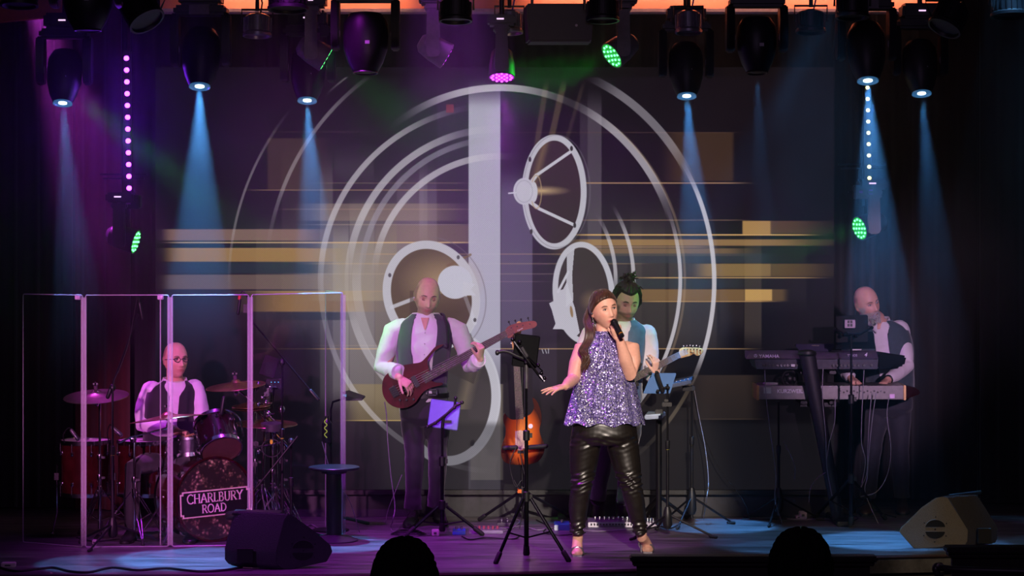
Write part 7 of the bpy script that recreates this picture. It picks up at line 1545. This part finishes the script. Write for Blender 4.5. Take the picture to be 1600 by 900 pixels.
for lb_, px, pts in (
    ('cable looping below the sunburst guitar on the left', 0, [(806, 700), (797, 722), (800, 745), (806, 760), (815, 750)]), ('cable looping below the sunburst guitar on the right', 0, [(812, 705), (818, 735), (822, 756), (812, 764), (803, 750)]), ('cable falling from the guitar stand to the floor', 0, [(818, 700), (822, 740), (820, 780), (812, 800)])):
    cable(lb_, [P(a, c, 1.28) if c < 795 else fz(a, 826) for a, c in pts], .0035)
cable('cable hanging from the small mixer in a long curve', [P(1085, 610, 1.6), P(1092, 650, 1.65), P(1102, 700, 1.65), P(1107, 750, 1.6), P(1104, 780, 1.5), fz(1099, 806)], .003, CABG)
cable('black cable sagging across the screen right of the mixer stand', [P(1084, 618, 1.7), P(1096, 670, 1.8), P(1122, 730, 1.85), P(1150, 765, 1.85), P(1165, 790, 1.8), fz(1172, 806)], .0035)
for lb_, pts in (
    ('cable dropping from the left end of the upper keyboard', [(1195, 578), (1197, 620), (1203, 670), (1212, 740), (1211, 780), (1222, 800)]), ('cable left of the slanted column falling to the floor', [(1286, 576), (1285, 620), (1290, 680), (1292, 730), (1300, 775)]), ('curved cable under the middle of the lower keyboard', [(1305, 622), (1304, 660), (1296, 690), (1291, 720)]),
    ('cable beside the keyboard tripod on its right', [(1350, 578), (1347, 640), (1346, 690), (1352, 720), (1347, 755)]), ('first cable of the pair falling from the lower keyboard', [(1362, 614), (1358, 660), (1356, 700), (1354, 740), (1345, 762)]), ('second cable of the pair falling from the lower keyboard', [(1369, 614), (1363, 655), (1358, 705), (1355, 745), (1352, 770), (1372, 800)]),
    ('long cable with a wide belly in front of the keyboard player', [(1389, 620), (1386, 650), (1392, 700), (1387, 740), (1370, 768), (1345, 776)]), ('thin cable beneath the left stand of the keyboards', [(1224, 690), (1235, 710), (1242, 730), (1241, 750)]), ('cable curling up from the floor beside the white plug cube', [(1290, 738), (1274, 750), (1266, 765), (1264, 785)])):
    cable(lb_, [P(a, c, 1.55) if c < 795 else fz(a, 818) for a, c in pts], .0032, CABG)
for k, (lb_, pts) in enumerate((('black cable along the floor left of the keyboard stand', [(1158, 806), (1180, 800), (1205, 808), (1235, 806)]), ('grey cable on the floor in front of the plug cube', [(1230, 800), (1245, 812), (1280, 806), (1300, 800), (1320, 806)]), ('cable loop on the floor under the keyboard tripod', [(1290, 806), (1315, 803), (1340, 808), (1330, 814), (1300, 812)]), ('cable from the plug cube to the left', [(1254, 800), (1240, 797), (1228, 795), (1215, 800)]), ('cable on the floor right of the keyboard tripod', [(1345, 806), (1365, 799), (1380, 803), (1400, 808)]),
    ('cable on the floor in front of the sunburst guitar', [(770, 822), (790, 826), (815, 822), (840, 828), (866, 824)]), ('cable on the floor right of the tall front tripod', [(838, 812), (855, 822), (850, 832), (880, 836), (915, 832)]), ('cable along the floor behind the singer', [(890, 818), (905, 826), (930, 830), (975, 828), (1000, 826)]), ('cable from the blue pedal to the long pedal board', [(722, 838), (735, 843), (760, 840), (800, 842), (812, 838)]),
    ('cable running off the long pedal board toward the guitar stand', [(785, 830), (800, 826), (812, 815), (806, 806)]), ('grey cable under the slim stand', [(1000, 830), (1030, 822), (1045, 826), (1060, 820)]), ('tangled cable behind the round table', [(470, 826), (486, 820), (500, 826), (520, 822), (545, 828)]), ('cable on the floor inside the shield at the left', [(120, 840), (150, 846), (190, 842), (230, 847)]))):
    cable(lb_, [fz(a, c) for a, c in pts], .0045, CAB if k % 2 == 0 else CABG)
# small things near the shield
t = thing('arm_tablet', 'small black tablet with a teal lit corner, floating on an arm right of the shield', 'tablet', (P(545, 620, 1.2).x, 1.2, 0))
mb = MB(); mb.prism([P(533, 615, 1.15), P(545, 612, 1.25), P(571, 621, 1.2), P(566, 626, 1.1), P(540, 627, 1.1)], (0, 0, .012)); mb.build('case', BLK, t, bev=.003)
mb = MB(); mb.box(P(538, 618, 1.13), (.03, .01, .018)); lab(mb.build('teal_screen', M('teal_glow', (60, 140, 150), emit=(60, 150, 160), es=.5), t), 'small teal glow')
mb = MB(); mb.tube([P(540, 622, 1.2), P(520, 628, 1.22), P(517, 640, 1.22), Vector((P(517, 640, 1.22).x, 1.22, .02))], .008, 8); mb.build('arm', BLKM, t); mb = MB(); mb.lathe([(.13, 0), (.13, .012), (.03, .02)], (P(517, 640, 1.22).x, 1.22, 0), seg=20); mb.build('base', BLKM, t)
t = thing('bottle', 'black bottle with a green squiggle behind the right end of the shield', 'bottle', P(512, 700, 1.12))
mb = MB(); mb.lathe([(.03, -.09), (.036, -.08), (.036, .05), (.014, .08), (.014, .1)], P(511, 672, 1.12), seg=20); mb.build('bottle', M('bottle_black', (22, 22, 26), .3), t)
mb = MB(); mb.tube(bez([P(509+2*((-1)**k), 654+k*5, 1.08) for k in range(7)], 5), .0035, 6); lab(mb.build('green_mark', M('green_mark', (150, 200, 60), emit=(150, 210, 60), es=.3), t), 'yellow green mark')
mb = MB(); mb.tube([P(511, 660, 1.14), P(512, 690, 1.2), Vector((P(517, 640, 1.22).x, 1.21, .6))], .006, 6); mb.build('holder', BLKM, t)
t = thing('green_rod', 'green folded stand leg lying on the floor behind the round table', 'rod', fz(565, 815)); mb = MB(); mb.tube([P(525, 806, 1.4), fz(576, 818)], .012, 8); mb.build('rod', M('green_dark', (30, 90, 50), .4), t)
